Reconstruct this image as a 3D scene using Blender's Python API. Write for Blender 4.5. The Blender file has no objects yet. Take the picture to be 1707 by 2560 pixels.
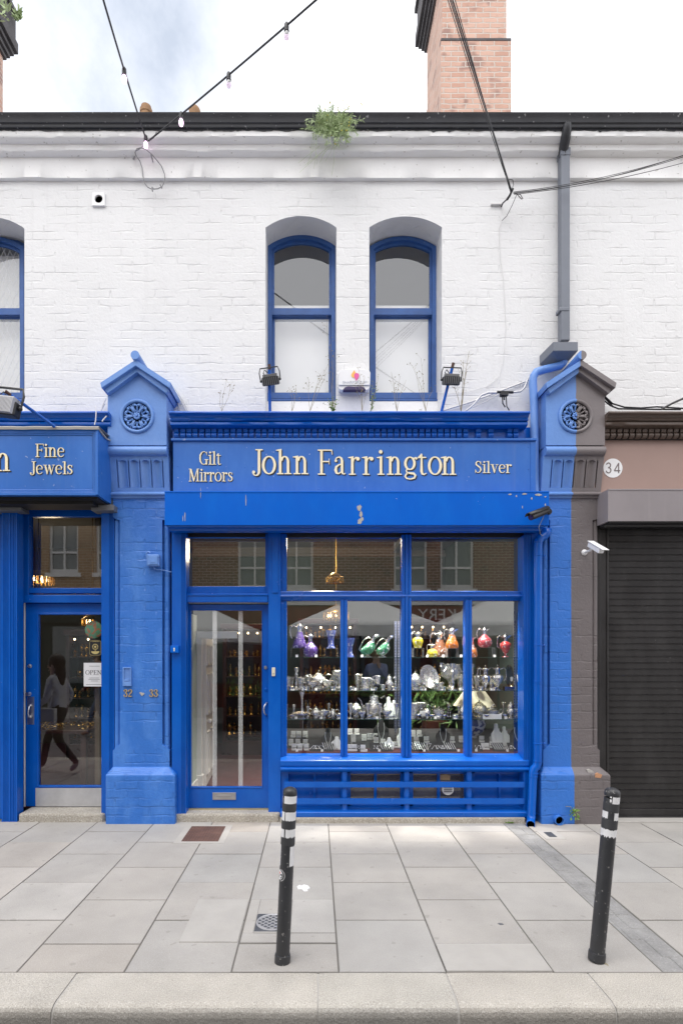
import bpy, bmesh, math, random
from mathutils import Vector, Matrix
from mathutils.geometry import tessellate_polygon
R = math.radians; pi = math.pi
rnd = random.Random(11)
SC = bpy.context.scene
C = SC.collection

# ------------------------------------------------------------------ camera, world, sun
F, CX, CY, H = 1400.0, 789.0, 1622.0, 1.7      # focal length and principal point in photo pixels, eye height
cam = bpy.data.objects.new('camera', bpy.data.cameras.new('camera')); C.objects.link(cam)
cam.location = (0, 0, H); cam.rotation_euler = (R(90), 0, 0)
cam.data.sensor_fit = 'VERTICAL'; cam.data.sensor_height = 36.0
cam.data.lens = 36.0 * F / 2560
cam.data.shift_x = (853.5 - CX) / 2560; cam.data.shift_y = (CY - 1280) / 2560
cam.data.clip_start = 0.05; cam.data.clip_end = 500
SC.camera = cam
SC.view_settings.view_transform = 'Standard'; SC.view_settings.look = 'None'
SC.view_settings.gamma = 1.0; SC.view_settings.exposure = 0.62

SUN_EL, SUN_AZ = 62, 205                         # the sun sits high over the street, behind the camera
w = bpy.data.worlds.new('World'); SC.world = w; w.use_nodes = True
nt = w.node_tree; nt.nodes.clear()
def wn(t, **k):
    n = nt.nodes.new(t)
    for a, b in k.items(): setattr(n, a, b)
    return n
L = nt.links.new
out = wn('ShaderNodeOutputWorld'); bg = wn('ShaderNodeBackground'); bg.inputs['Strength'].default_value = 0.10
sky = wn('ShaderNodeTexSky', sky_type='NISHITA', sun_disc=False, sun_elevation=R(SUN_EL), sun_rotation=R(SUN_AZ))
tc = wn('ShaderNodeTexCoord'); nz = wn('ShaderNodeTexNoise'); mp = wn('ShaderNodeMapping')
mp.inputs['Scale'].default_value = (1.5, 1.0, 1.6); mp.inputs['Rotation'].default_value = (0, R(30), 0)
nz.inputs['Scale'].default_value = 2.6; nz.inputs['Detail'].default_value = 7; nz.inputs['Roughness'].default_value = 0.6
L(tc.outputs['Generated'], mp.inputs['Vector']); L(mp.outputs[0], nz.inputs['Vector'])
dot = wn('ShaderNodeVectorMath', operation='DOT_PRODUCT')
dot.inputs[1].default_value = Vector((-455, 1400, 1490)).normalized()
L(tc.outputs['Generated'], dot.inputs[0])
mr = wn('ShaderNodeMapRange'); mr.inputs[1].default_value = 0.955; mr.inputs[2].default_value = 0.998
mr.inputs[3].default_value = 0.42; mr.inputs[4].default_value = -0.05
L(dot.outputs['Value'], mr.inputs[0])
ad = wn('ShaderNodeMath', operation='ADD'); L(nz.outputs['Fac'], ad.inputs[0]); L(mr.outputs[0], ad.inputs[1])
rp = wn('ShaderNodeValToRGB'); rp.color_ramp.elements[0].position = 0.26; rp.color_ramp.elements[1].position = 0.80
L(ad.outputs[0], rp.inputs['Fac'])
mx = wn('ShaderNodeMix', data_type='RGBA'); mx.inputs['B'].default_value = (11.2, 11.3, 11.7, 1)
sb = wn('ShaderNodeMix', data_type='RGBA'); sb.inputs['Factor'].default_value = 0.9; sb.inputs['B'].default_value = (4.7, 5.2, 6.1, 1)
L(sky.outputs[0], sb.inputs['A'])
L(rp.outputs['Color'], mx.inputs['Factor']); L(sb.outputs['Result'], mx.inputs['A']); L(mx.outputs['Result'], bg.inputs['Color'])
L(bg.outputs[0], out.inputs['Surface'])
sl = bpy.data.lights.new('sun', 'SUN'); sl.energy = 1.5; sl.angle = R(50); sl.color = (1, 0.97, 0.93)
so = bpy.data.objects.new('sun', sl); C.objects.link(so)
sd = Vector((math.sin(R(SUN_AZ)) * math.cos(R(SUN_EL)), math.cos(R(SUN_AZ)) * math.cos(R(SUN_EL)), math.sin(R(SUN_EL))))
so.rotation_euler = sd.to_track_quat('Z', 'Y').to_euler()
so.location = (0, -10, 20)

# ------------------------------------------------------------------ helpers
def PX(px, Y): return (px - CX) * Y / F
def PZ(py, Y): return H + (CY - py) * Y / F
def P(px, py, Y): return Vector((PX(px, Y), Y, PZ(py, Y)))
def arc(cx, cz, rx, rz, a0, a1, n=16):
    return [(cx + rx * math.cos(R(a0 + (a1 - a0) * i / n)), cz + rz * math.sin(R(a0 + (a1 - a0) * i / n))) for i in range(n + 1)]
def archpoly(x0, x1, zb, zs, za, n=18):
    """a flat-bottomed opening with a segmental arch: springing zs, apex za"""
    hw, h = (x1 - x0) / 2, za - zs; r = (hw * hw + h * h) / (2 * h); c = za - r; a = math.asin(hw / r); m = (x0 + x1) / 2
    return [(x0, zb), (x1, zb)] + [(m + r * math.sin(a * (1 - 2 * i / n)), c + r * math.cos(a * (1 - 2 * i / n))) for i in range(n + 1)]
def rect(x0, x1, z0, z1): return [(x0, z0), (x1, z0), (x1, z1), (x0, z1)]

class MB:
    def __init__(s): s.v, s.f = [], []
    def add(s, vs, fs):
        n = len(s.v); s.v += [tuple(v) for v in vs]; s.f += [tuple(i + n for i in f) for f in fs]; return s
    def box(s, x0, x1, y0, y1, z0, z1):
        if abs(y1 - y0) < .0008: return s.add([(x0, y0, z0), (x1, y0, z0), (x1, y0, z1), (x0, y0, z1)], [(0, 1, 2, 3)])
        return s.add([(x0, y0, z0), (x1, y0, z0), (x1, y1, z0), (x0, y1, z0), (x0, y0, z1), (x1, y0, z1), (x1, y1, z1), (x0, y1, z1)],
                     [(0, 3, 2, 1), (4, 5, 6, 7), (0, 1, 5, 4), (1, 2, 6, 5), (2, 3, 7, 6), (3, 0, 4, 7)])
    def ext(s, o, a, b, ax='y', holes=()):
        loops = [list(o)] + [list(h) for h in holes]
        flat = [p for l in loops for p in l]; n = len(flat)
        m = {'y': lambda p, t: (p[0], t, p[1]), 'x': lambda p, t: (t, p[0], p[1]), 'z': lambda p, t: (p[0], p[1], t)}[ax]
        tris = tessellate_polygon([[Vector((p[0], p[1], 0)) for p in l] for l in loops])
        fs = [tuple(t) for t in tris] + [tuple(i + n for i in reversed(t)) for t in tris]
        if ax == 'y' and abs(b - a) < .0008: return s.add([m(p, a) for p in flat], [tuple(t) for t in tris])
        k = 0
        for l in loops:
            q = len(l)
            fs += [(k + i, k + (i + 1) % q, k + (i + 1) % q + n, k + i + n) for i in range(q)]; k += q
        return s.add([m(p, a) for p in flat] + [m(p, b) for p in flat], fs)
    def strip(s, prof, x0, x1, ax='x'):
        """an open profile swept straight along an axis (no end caps)"""
        m = {'x': lambda p, t: (t, p[0], p[1]), 'z': lambda p, t: (p[0], p[1], t)}[ax]; n = len(prof)
        return s.add([m(p, x0) for p in prof] + [m(p, x1) for p in prof], [(i, i + 1, i + 1 + n, i + n) for i in range(n - 1)])
    def tube(s, pts, r, n=8, closed=False, caps=True, flat=1.0):
        pts = [Vector(p) for p in pts]; N = len(pts); rs = r if isinstance(r, (list, tuple)) else [r] * N
        T = []
        for i in range(N):
            a = pts[(i - 1) % N] if closed or i else pts[0]; b = pts[(i + 1) % N] if closed or i < N - 1 else pts[-1]
            T.append((b - a).normalized() if (b - a).length > 1e-9 else Vector((0, 0, 1)))
        u = T[0].orthogonal().normalized()
        if abs(T[0].y) < .9:
            u = (Vector((0, 1, 0)) - T[0] * T[0].y).normalized()
        vs = []
        for i in range(N):
            u = (u - T[i] * u.dot(T[i])).normalized(); v = T[i].cross(u)
            vs += [pts[i] + (u * math.cos(2 * pi * k / n) * flat + v * math.sin(2 * pi * k / n)) * rs[i] for k in range(n)]
        fs = [(i * n + k, i * n + (k + 1) % n, ((i + 1) % N) * n + (k + 1) % n, ((i + 1) % N) * n + k)
              for i in range(N if closed else N - 1) for k in range(n)]
        if caps and not closed: fs += [tuple(range(n))[::-1], tuple((N - 1) * n + k for k in range(n))]
        return s.add(vs, fs)
    def lathe(s, prof, c=(0, 0, 0), n=20, ax='z', caps=True):
        """prof: (radius, height) pairs turned about an axis through c"""
        c = Vector(c); vs = []
        for r, h in prof:
            for k in range(n):
                a = 2 * pi * k / n; x, y = r * math.cos(a), r * math.sin(a)
                vs.append(c + Vector({'z': (x, y, h), 'y': (x, h, y), 'x': (h, x, y)}[ax]))
        fs = [(i * n + k, i * n + (k + 1) % n, (i + 1) * n + (k + 1) % n, (i + 1) * n + k) for i in range(len(prof) - 1) for k in range(n)]
        if caps and prof[0][0] > 1e-5: fs.append(tuple(range(n))[::-1])
        if caps and prof[-1][0] > 1e-5: fs.append(tuple((len(prof) - 1) * n + k for k in range(n)))
        return s.add(vs, fs)
    def ball(s, c, r, sc=(1, 1, 1), n=12):
        m = n // 2; i0 = len(s.v)
        s.lathe([(r * math.sin(pi * i / m) + 1e-6, -r * math.cos(pi * i / m)) for i in range(m + 1)], (0, 0, 0), n)
        return s.xf(Matrix.Translation(Vector(c)) @ Matrix.Diagonal((*sc, 1)), i0)
    def xf(s, M, i0=0):
        for i in range(i0, len(s.v)): s.v[i] = tuple(M @ Vector(s.v[i]))
        return s
    def build(s, name, m, parent=None, smooth=None, bevel=0, solid=0):
        me = bpy.data.meshes.new(name)
        vs = s.v; org = Vector((0, 0, 0))
        if parent is None:
            lo = [min(v[k] for v in vs) for k in range(3)]; hi = [max(v[k] for v in vs) for k in range(3)]
            org = Vector(((lo[0] + hi[0]) / 2, (lo[1] + hi[1]) / 2, lo[2]))
            vs = [(v[0] - org.x, v[1] - org.y, v[2] - org.z) for v in vs]
        me.from_pydata(vs, [], s.f); me.update()
        b = bmesh.new(); b.from_mesh(me); bmesh.ops.remove_doubles(b, verts=b.verts, dist=1e-5)
        bmesh.ops.recalc_face_normals(b, faces=b.faces); b.to_mesh(me); b.free()
        o = bpy.data.objects.new(name, me); C.objects.link(o); me.materials.append(m)
        if smooth is not None:
            me.shade_smooth(); me.set_sharp_from_angle(angle=R(smooth))
        if bevel:
            d = o.modifiers.new('bevel', 'BEVEL'); d.width = bevel; d.segments = 2; d.limit_method = 'ANGLE'; d.angle_limit = R(35)
        if solid:
            d = o.modifiers.new('solid', 'SOLIDIFY'); d.thickness = solid; d.offset = 0
        if parent is None: o.location = org
        else:
            o.parent = parent; q = Vector((0, 0, 0)); t = parent
            while t is not None: q += t.location; t = t.parent
            o.location = -q
        return o
def tag(o, label, cat, group=None):
    o['label'] = label; o['category'] = cat
    if group: o['group'] = group
    return o
def thing(name, loc, label, cat, group=None):
    o = bpy.data.objects.new(name, None); C.objects.link(o); o.location = loc; o.empty_display_size = .1
    return tag(o, label, cat, group)
def struct(o, kind='structure'): o['kind'] = kind; return o

# ------------------------------------------------------------------ materials
class NT:
    def __init__(s, name):
        s.m = bpy.data.materials.new(name); s.m.use_nodes = True; s.t = s.m.node_tree; s.t.nodes.clear()
    def __call__(s, typ, ins=None, **k):
        n = s.t.nodes.new('ShaderNode' + typ)
        for a, b in k.items(): setattr(n, a, b)
        for a, b in (ins or {}).items():
            if isinstance(b, bpy.types.NodeSocket): s.t.links.new(b, n.inputs[a])
            else: n.inputs[a].default_value = b
        return n
    def math(s, op, a, b=0.0, clamp=False): return s('Math', {0: a, 1: b}, operation=op, use_clamp=clamp).outputs[0]
    def mix(s, f, a, b, bt='MIX'): return s('Mix', {'Factor': f, 'A': a, 'B': b}, data_type='RGBA', blend_type=bt).outputs['Result']
    def noise(s, v, sc, d=4, r=.55): return s('TexNoise', {'Vector': v, 'Scale': sc, 'Detail': d, 'Roughness': r}).outputs['Fac']
    def step(s, v, a, b): return s('MapRange', {0: v, 1: a, 2: b, 3: 0.0, 4: 1.0}).outputs[0]
def c4(c): return (c[0], c[1], c[2], 1.0)
def mul(c, k): return tuple(min(1, x * k) for x in c)

def M(name, col, rough=.5, metal=0, var=.12, vs=2.5, bump=0, bs=60, bd=.002, brick=None, chips=None, split=None, streak=0,
      tone=False, spec=.5, speck=None, spots=None, coat=0, fade=None):
    """one principled paint/stone/metal; colour noise, fine bump, brick courses, flaked chips, run-down streaks"""
    g = NT(name); pos = g('NewGeometry').outputs['Position']
    base = c4(col)
    if split:                                                       # two paints meeting on one pilaster
        sx = g('SeparateXYZ', {0: pos}).outputs; wob = g.math('MULTIPLY', g.math('SUBTRACT', g.noise(pos, 9), .5), .012)
        f = g.step(g.math('ADD', sx[0], wob), split[1] - .0015, split[1] + .0015); base = g.mix(f, base, c4(split[0]))
    height = None
    sep = g('SeparateXYZ', {0: pos}).outputs
    if brick:
        bw, bh, mo, strength, cols = brick
        u = g.math('ADD', sep[0], sep[1])
        dn = g('TexNoise', {'Vector': pos, 'Scale': 7.0, 'Detail': 3}).outputs['Color']
        vec = g('CombineXYZ', {0: u, 1: sep[2], 2: 0.0}).outputs[0]
        off = g('VectorMath', {0: dn, 1: (.5, .5, .5)}, operation='SUBTRACT').outputs[0]
        off = g('VectorMath', {0: off, 3: .030}, operation='SCALE').outputs[0]
        vec = g('VectorMath', {0: vec, 1: off}, operation='ADD').outputs[0]
        bt = g('TexBrick', {'Vector': vec, 'Scale': 1.0, 'Mortar Size': mo, 'Mortar Smooth': .35, 'Brick Width': bw, 'Row Height': bh, 'Bias': 0.0,
                            'Color1': (0, 0, 0, 1), 'Color2': (1, 1, 1, 1), 'Mortar': (0, 0, 0, 1)})
        mort = bt.outputs['Fac']
        if cols:
            t = bt.outputs['Color']
            base = g.mix(t, c4(cols[0]), c4(cols[1]))
            base = g.mix(g.step(g.noise(pos, 3.1, 2), .56, .66), base, c4(cols[3]))
            base = g.mix(mort, base, c4(cols[2]))
            height = g.math('MULTIPLY', mort, -1.0)
        else:                                                       # painted over: joints fade in and out
            joint_fade = g.step(g.noise(g('VectorMath', {0: pos, 1: (1.0, 1.0, 3.0)}, operation='MULTIPLY').outputs[0], 3.0, 3),   .47, .70)
            height = g.math('MULTIPLY', g.math('MULTIPLY', mort, joint_fade), -1.0)
            height = g.math('ADD', height, g.math('MULTIPLY', g.noise(vec, 9.0, 3), .55))
        height = g.math('MULTIPLY', height, strength)
    if var:
        f = g.noise(pos, vs, 5, .6); f = g.step(f, .3, .7)
        base = g.mix(f, base, g.mix(1.0, base, c4((1 - var, 1 - var, 1 - var)), 'MULTIPLY'))
    if fade:                                                        # sun-bleached and rubbed areas
        sv = g('VectorMath', {0: pos, 1: (1.6, 1.6, .7)}, operation='MULTIPLY').outputs[0]
        fz_ = g.math('MULTIPLY', g.step(g.noise(sv, 2.4, 7, .68), .46, .74), fade[1]); base = g.mix(fz_, base, c4(fade[0]))
    if streak:
        sv = g('VectorMath', {0: pos, 1: (14.0, 14.0, .35)}, operation='MULTIPLY').outputs[0]
        f = g.math('MULTIPLY', g.step(g.noise(sv, 1.3, 4), .55, .8), streak)
        base = g.mix(f, base, c4((.34, .33, .31)))
    if speck:                                                       # stone grains: dark and light
        f = g.noise(pos, speck[0], 2, .7)
        base = g.mix(g.math('MULTIPLY', g.step(f, .55, .7), speck[1]), base, c4((.09, .085, .08)))
        base = g.mix(g.math('MULTIPLY', g.step(f, .45, .3), speck[1]), base, c4((.8, .78, .74)))
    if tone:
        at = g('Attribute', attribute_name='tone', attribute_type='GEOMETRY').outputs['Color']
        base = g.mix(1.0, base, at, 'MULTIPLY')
    if spots:
        f = g.math('MULTIPLY', g.step(g.noise(pos, spots[0], 1, .4), spots[1], spots[1] + .04), spots[3])
        base = g.mix(f, base, c4(spots[2]))
    if chips:
        f = g.noise(pos, chips[2], 3, .65)
        lo = g.noise(pos, 1.7, 2)
        f = g.step(g.math('ADD', f, g.math('MULTIPLY', g.math('SUBTRACT', lo, .5), .25)), chips[1], chips[1] + .01)
        base = g.mix(f, base, c4(chips[0]))
    ro = rough
    if rough > .08: ro = g.math('ADD', g.math('MULTIPLY', g.noise(pos, 6, 3), .16), rough - .08, True)
    if bump:
        h2 = g.math('MULTIPLY', g.noise(pos, bs, 4, .6), bump)
        height = h2 if height is None else g.math('ADD', height, h2)
    ins = {'Base Color': base, 'Roughness': ro, 'Metallic': metal, 'Specular IOR Level': spec}
    if coat: ins['Coat Weight'] = coat; ins['Coat Roughness'] = .08
    if height is not None: ins['Normal'] = g('Bump', {'Height': height, 'Distance': bd, 'Strength': 1.0}).outputs[0]
    p = g('BsdfPrincipled', ins); g('OutputMaterial', {'Surface': p.outputs[0]})
    return g.m
def emit(name, col, st):
    g = NT(name); e = g('Emission', {'Color': c4(col), 'Strength': st}); g('OutputMaterial', {'Surface': e.outputs[0]}); return g.m
def glassmat(name, ior=1.75, tint=(1, 1, 1), rough=0.0, veil=0):
    g = NT(name)
    t = g('BsdfTransparent', {'Color': c4(tint)}).outputs[0]; gl = g('BsdfGlossy', {'Color': (1, 1, 1, 1), 'Roughness': rough}).outputs[0]
    if veil:
        t = g('MixShader', {0: veil, 1: t, 2: g('BsdfDiffuse', {'Color': (.8, .82, .82, 1)}).outputs[0]}).outputs[0]
    io = g.math('ADD', g.math('MULTIPLY', g('NewGeometry').outputs['Backfacing'], 1 / ior - ior), ior)   # a thin sheet: the same from either side
    fr = g('Fresnel', {'IOR': io}).outputs[0]
    g('OutputMaterial', {'Surface': g('MixShader', {0: fr, 1: t, 2: gl}).outputs[0]}); return g.m

BLUE = (.0015, .092, .46); BLUE2 = (.032, .162, .56); BROWN = (.150, .132, .134)
m_wall = M('painted_white_brick', (.725, .725, .73), .75, var=.06, vs=1.4, brick=(.225, .0835, .009, .85, None), bump=.42, bs=42, bd=.0075,
           streak=.07, spots=(9.0, .79, (.50, .48, .44), .6))
m_corn = M('white_cornice_paint', (.84, .835, .83), .75, var=.06, vs=1.2, bump=.8, bs=18, bd=.005, spots=(30, .72, (.30, .28, .24), .5))
m_gutter = M('black_gutter_paint', (.035, .036, .042), .38, var=.3, vs=5, bump=.5, bs=40, spots=(30, .72, (.4, .4, .4), .5))
m_blue = M('gloss_blue_paint', BLUE, .24, var=.12, vs=3, bump=.35, bs=26, chips=((.72, .74, .78), .785, 42), fade=((.012, .14, .54), .5), spec=.38)
m_box = M('blue_sheet_metal', (.0004, .110, .56), .34, var=.08, vs=1.5, bump=.12, bs=7, chips=((.75, .78, .82), .785, 34), fade=((.001, .15, .62), .5), spec=.18)
m_sign = M('satin_blue_board', (.020, .135, .49), .36, var=.06, vs=2, bump=.06, bs=30, streak=.07, spots=(28, .75, (.35, .42, .6), .6), fade=((.05, .20, .58), .5))
m_pier = M('blue_masonry_paint', BLUE2, .40, var=.14, vs=2.2, brick=(.225, .083, .009, 1.35, None), bump=.55, bs=38, bd=.006, chips=((.78, .80, .84), .765, 30), fade=((.12, .30, .72), .55))
m_pierhead = M('blue_stone_paint', (.12, .265, .63), .42, var=.12, vs=3, bump=.6, bs=24, bd=.004, chips=((.7, .74, .82), .81, 30), fade=((.21, .36, .72), .6))
SPL = (BROWN, 2.506)
m_pier2 = M('blue_and_brown_masonry_paint', BLUE2, .40, var=.12, vs=2.2, brick=(.225, .083, .009, 1.35, None), bump=.55, bs=38, bd=.006, chips=((.7, .69, .68), .775, 30), split=SPL)
m_pierhead2 = M('blue_and_brown_stone_paint', (.12, .265, .63), .42, var=.12, vs=3, bump=.7, bs=22, bd=.004, chips=((.62, .6, .58), .80, 26), split=(mul(BROWN, 1.25), 2.506))
m_brown = M('brown_fascia_paint', (.34, .232, .20), .55, var=.10, vs=1.6, bump=.1, bs=20, streak=.10)
m_brown2 = M('brown_gloss_paint', (.105, .076, .062), .33, var=.2, vs=4, bump=.6, bs=26, bd=.003, chips=((.5, .45, .4), .80, 30))
m_greybox = M('grey_brown_metal', (.25, .225, .235), .5, var=.16, vs=2, bump=.2, bs=12, streak=.25, chips=((.6, .56, .52), .80, 40))
m_shutter = M('black_shutter', (.020, .0185, .019), .42, var=.35, vs=4, bump=.4, bs=60, chips=((.4, .4, .4), .775, 45), fade=((.05, .048, .048), .5))
m_gold = M('cream_gilt_letter', (.93, .82, .55), .45, var=.05)
m_black = M('black_letter_shade', (.012, .012, .016), .5, var=0)
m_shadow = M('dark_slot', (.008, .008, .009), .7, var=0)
m_pave = M('concrete_slab', (.385, .364, .340), .85, var=.2, vs=2.2, bump=.7, bs=140, bd=.0015, tone=True, speck=(170, .16), spots=(15.0, .705, (.25, .24, .22), .5))
m_joint = M('sand_joint', (.17, .16, .145), .95, var=.3, vs=9, bump=.6, bs=80)
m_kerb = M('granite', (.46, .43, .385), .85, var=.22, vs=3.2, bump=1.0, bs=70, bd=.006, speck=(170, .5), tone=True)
m_step = M('worn_granite_step', (.42, .385, .33), .85, var=.25, vs=5, bump=1.0, bs=60, bd=.006, speck=(80, .5))
m_cobble = M('mortared_cobble', (.315, .31, .305), .9, var=.35, vs=6, bump=1.2, bs=34, bd=.008, speck=(90, .15))
m_asphalt = M('asphalt', (.15, .146, .144), .9, var=.2, bump=.8, bs=120, bd=.003)
m_ground = M('earth', (.09, .085, .08), .95, var=.2)
m_bollard = M('black_bollard_plastic', (.034, .035, .039), .42, var=.25, vs=7, bump=.3, bs=50, spots=(60, .69, (.30, .29, .28), .5))
m_tape = M('white_reflective_tape', (.72, .72, .73), .5, var=.10, vs=20, bump=.2, bs=90, chips=((.05, .05, .05), .765, 75))
m_cuff = M('black_rubber_cuff', (.042, .043, .047), .6, var=.25, vs=12, bump=.3, bs=70)
m_greypipe = M('grey_pipe_paint', (.165, .18, .215), .45, var=.12, vs=4, bump=.2, bs=30, chips=((.55, .56, .58), .80, 25))
m_window = M('faded_blue_window_paint', (.035, .115, .36), .5, var=.25, vs=9, bump=.6, bs=45, bd=.002, chips=((.45, .52, .62), .77, 40))
m_blind = M('white_blind', (.84, .84, .82), .85, var=.02)
m_room = M('grey_room_plaster', (.55, .57, .62), .9, var=.05)
m_lattice = M('white_lattice', (.8, .8, .8), .6, var=0)
m_chim = M('orange_brick', (.5, .3, .2), .9, var=.12, vs=5, brick=(.225, .082, .010, 1.0, ((.49, .285, .215), (.58, .375, .295), (.56, .49, .43), (.33, .20, .165))), bump=.8, bs=50, bd=.006)
m_chimcap = M('sooty_brick', (.09, .085, .09), .85, var=.4, vs=5, bump=.6, bs=40, bd=.004)
m_pot = M('clay_pot', (.33, .19, .10), .85, var=.35, vs=8)
m_slate = M('roof_slate', (.14, .145, .16), .7, var=.3, vs=3)
m_steel = M('brushed_steel', (.62, .62, .63), .35, 1, var=.1)
m_kick = M('scuffed_aluminium', (.62, .62, .63), .5, .55, var=.2, vs=6, bump=.2, bs=60)
m_dark = M('black_metal', (.025, .025, .028), .4, .2, var=.2)
m_fin = M('grey_cast_metal', (.22, .225, .235), .45, .5, var=.2)
m_wire = M('black_cable', (.02, .02, .024), .6, var=0)
m_gwire = M('grey_cable', (.25, .25, .26), .6, var=0)
m_wwire = M('white_cable', (.66, .65, .64), .6, var=.1)
m_white = M('white_plastic', (.78, .78, .79), .4, var=.04)
m_purple = M('dark_purple_lens', (.035, .02, .09), .25, var=0)
m_rust = M('rusty_iron', (.135, .072, .06), .75, var=.4, vs=9, bump=.8, bs=60, bd=.003)
m_iron = M('grey_cast_iron', (.10, .108, .125), .6, .3, var=.3, vs=12)
m_ironrib = M('worn_iron_rib', (.42, .42, .44), .5, .3, var=.15)
m_cement = M('pale_cement', (.405, .388, .366), .9, var=.12, vs=5, bump=.8, bs=70, bd=.003)
m_glass = glassmat('window_glass', 2.4)
m_doorglass = glassmat('door_glass', 2.1)
m_dirty = glassmat('dusty_glass', 1.6, (.6, .6, .6), veil=.10)
m_shelf = glassmat('shelf_glass', 1.5, (.95, .985, .975))
m_frost = glassmat('frosted_stripe', 1.5, veil=.28)
# ------------------------------------------------------------------ ground, pavement, kerb, road
o = MB().box(-40, 40, -14, 40, -.40, -.30).build('ground', m_ground); struct(o)
o = MB().box(-30, 30, -2.4, 2.66, -.30, -.13).build('road', m_asphalt); struct(o)
o = MB().box(-30, 30, -4.9, -2.4, -.30, -.02).build('opposite_pavement', m_cement); struct(o)
o = MB().box(-12, 12, 2.93, 5.75, -.30, -.006).build('pavement_bed', m_joint); struct(o)
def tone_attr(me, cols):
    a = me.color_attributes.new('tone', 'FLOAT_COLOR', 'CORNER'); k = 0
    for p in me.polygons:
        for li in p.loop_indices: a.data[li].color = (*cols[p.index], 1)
def slab_mesh(cells, name, mat, rim=.0035):
    """flags laid side by side: each a plate with an arris, its own height and tint"""
    v, f, cols = [], [], []
    for (x0, x1, y0, y1, t, dz) in cells:
        b = rim; n = len(v)
        v += [(x0, y0, -.02), (x1, y0, -.02), (x1, y1, -.02), (x0, y1, -.02), (x0, y0, dz - b * .6), (x1, y0, dz - b * .6), (x1, y1, dz - b * .6), (x0, y1, dz - b * .6),
              (x0 + b, y0 + b, dz), (x1 - b, y0 + b, dz), (x1 - b, y1 - b, dz), (x0 + b, y1 - b, dz)]
        q = [(8, 9, 10, 11)] + [(4 + i, 4 + (i + 1) % 4, 8 + (i + 1) % 4, 8 + i) for i in range(4)] + [(i, (i + 1) % 4, 4 + (i + 1) % 4, 4 + i) for i in range(4)]
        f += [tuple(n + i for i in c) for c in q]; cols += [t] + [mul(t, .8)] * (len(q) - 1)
    me = bpy.data.meshes.new(name); me.from_pydata(v, [], f); me.update(); tone_attr(me, cols); me.materials.append(mat)
    o = bpy.data.objects.new(name, me); C.objects.link(o); return o
cells = []; J = .0035
YB = 5.52
def tint(k=1.0):
    t = rnd.gauss(1.0, .02) * k; w_ = rnd.gauss(0, .010); return (t * (1 + w_), t, t * (1 - w_))
def rows(x0, x1, y0, ybeg=2.944, skip=None):
    y = y0
    ys = [ybeg]
    while y < YB - .05:
        if y > ybeg + .02: ys.append(y)
        y += .566
    ys.append(YB)
    for a, b in zip(ys, ys[1:]):
        cx, cy = (x0 + x1) / 2, (a + b) / 2
        if skip and skip(cx, cy): continue
        k = 1.0
        if x0 < -2.1 and x1 > -2.75 and 3.7 < cy < 4.3: k = 1.14
        cells.append((x0 + J, x1 - J, a + J, b - J, tint(k), rnd.uniform(-.0015, .0015)))
LX = [.122 + .5645 * k for k in range(-12, 4)]
def sk(x, y):
    return (-.44 < x < .12 and 3.24 < y < 3.80) or (-.99 < x < -.45 and 3.23 < y < 3.8 and False)
for i in range(len(LX) - 1):
    k = i - 12; x0, x1 = LX[i], LX[i + 1]
    if k == 2: x1 = LX[i + 1] = 1.825
    rows(x0, x1, 2.944 if k % 2 == 0 else 3.228, skip=sk)
for k in range(0, 12):
    x0 = 2.03 + .566 * k; rows(x0, x0 + .566, 2.944 if k % 2 == 0 else 3.228)
# the relaid squares round the drain, and the patch left of it
cells += [(-.438, .118, 3.244, 3.35, tint(1.0), 0), (-.438, -.372, 3.35, 3.80, tint(1.04), .0004), (-.155, .118, 3.355, 3.80, tint(1.10), .0006),
          (-.372, -.155, 3.60, 3.80, tint(.98), .0002)]
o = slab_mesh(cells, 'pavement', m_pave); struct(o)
o = MB().box(-.371, -.156, 3.352, 3.598, -.02, .0015).build('drain_surround', m_cement); struct(o)
o = MB().box(-.79, -.452, 3.243, 3.79, -.01, .0042).build('cement_patch', m_cement); struct(o)
o = MB().ext([(.69, 2.95), (1.245, 2.95), (1.245, 3.222), (.69, 3.222)], -.01, .0045, 'z').build('rough_cement_patch', m_kerb if False else m_cement); struct(o)
# channel of mortared stones that leads the downpipe to the kerb
mb = MB(); y = 2.96
while y < 5.46:
    d = rnd.uniform(.10, .2); x = 1.832 + .02 * (y - 2.96) * 0
    mid = 1.925 + rnd.uniform(-.02, .02); ww = .078 + max(0, (y - 4.9) * .05)
    for a, b in ((1.925 - ww, mid - .004), (mid + .004, 1.925 + ww)):
        mb.box(a, b, y, min(y + d - .004, 5.47), -.02, .000 + rnd.uniform(-.003, .002))
    y += d
mb.box(1.830, 2.028, 2.955, 5.47, -.02, -.0035)
o = mb.build('drain_channel', m_cobble, bevel=.006); struct(o)
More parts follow.
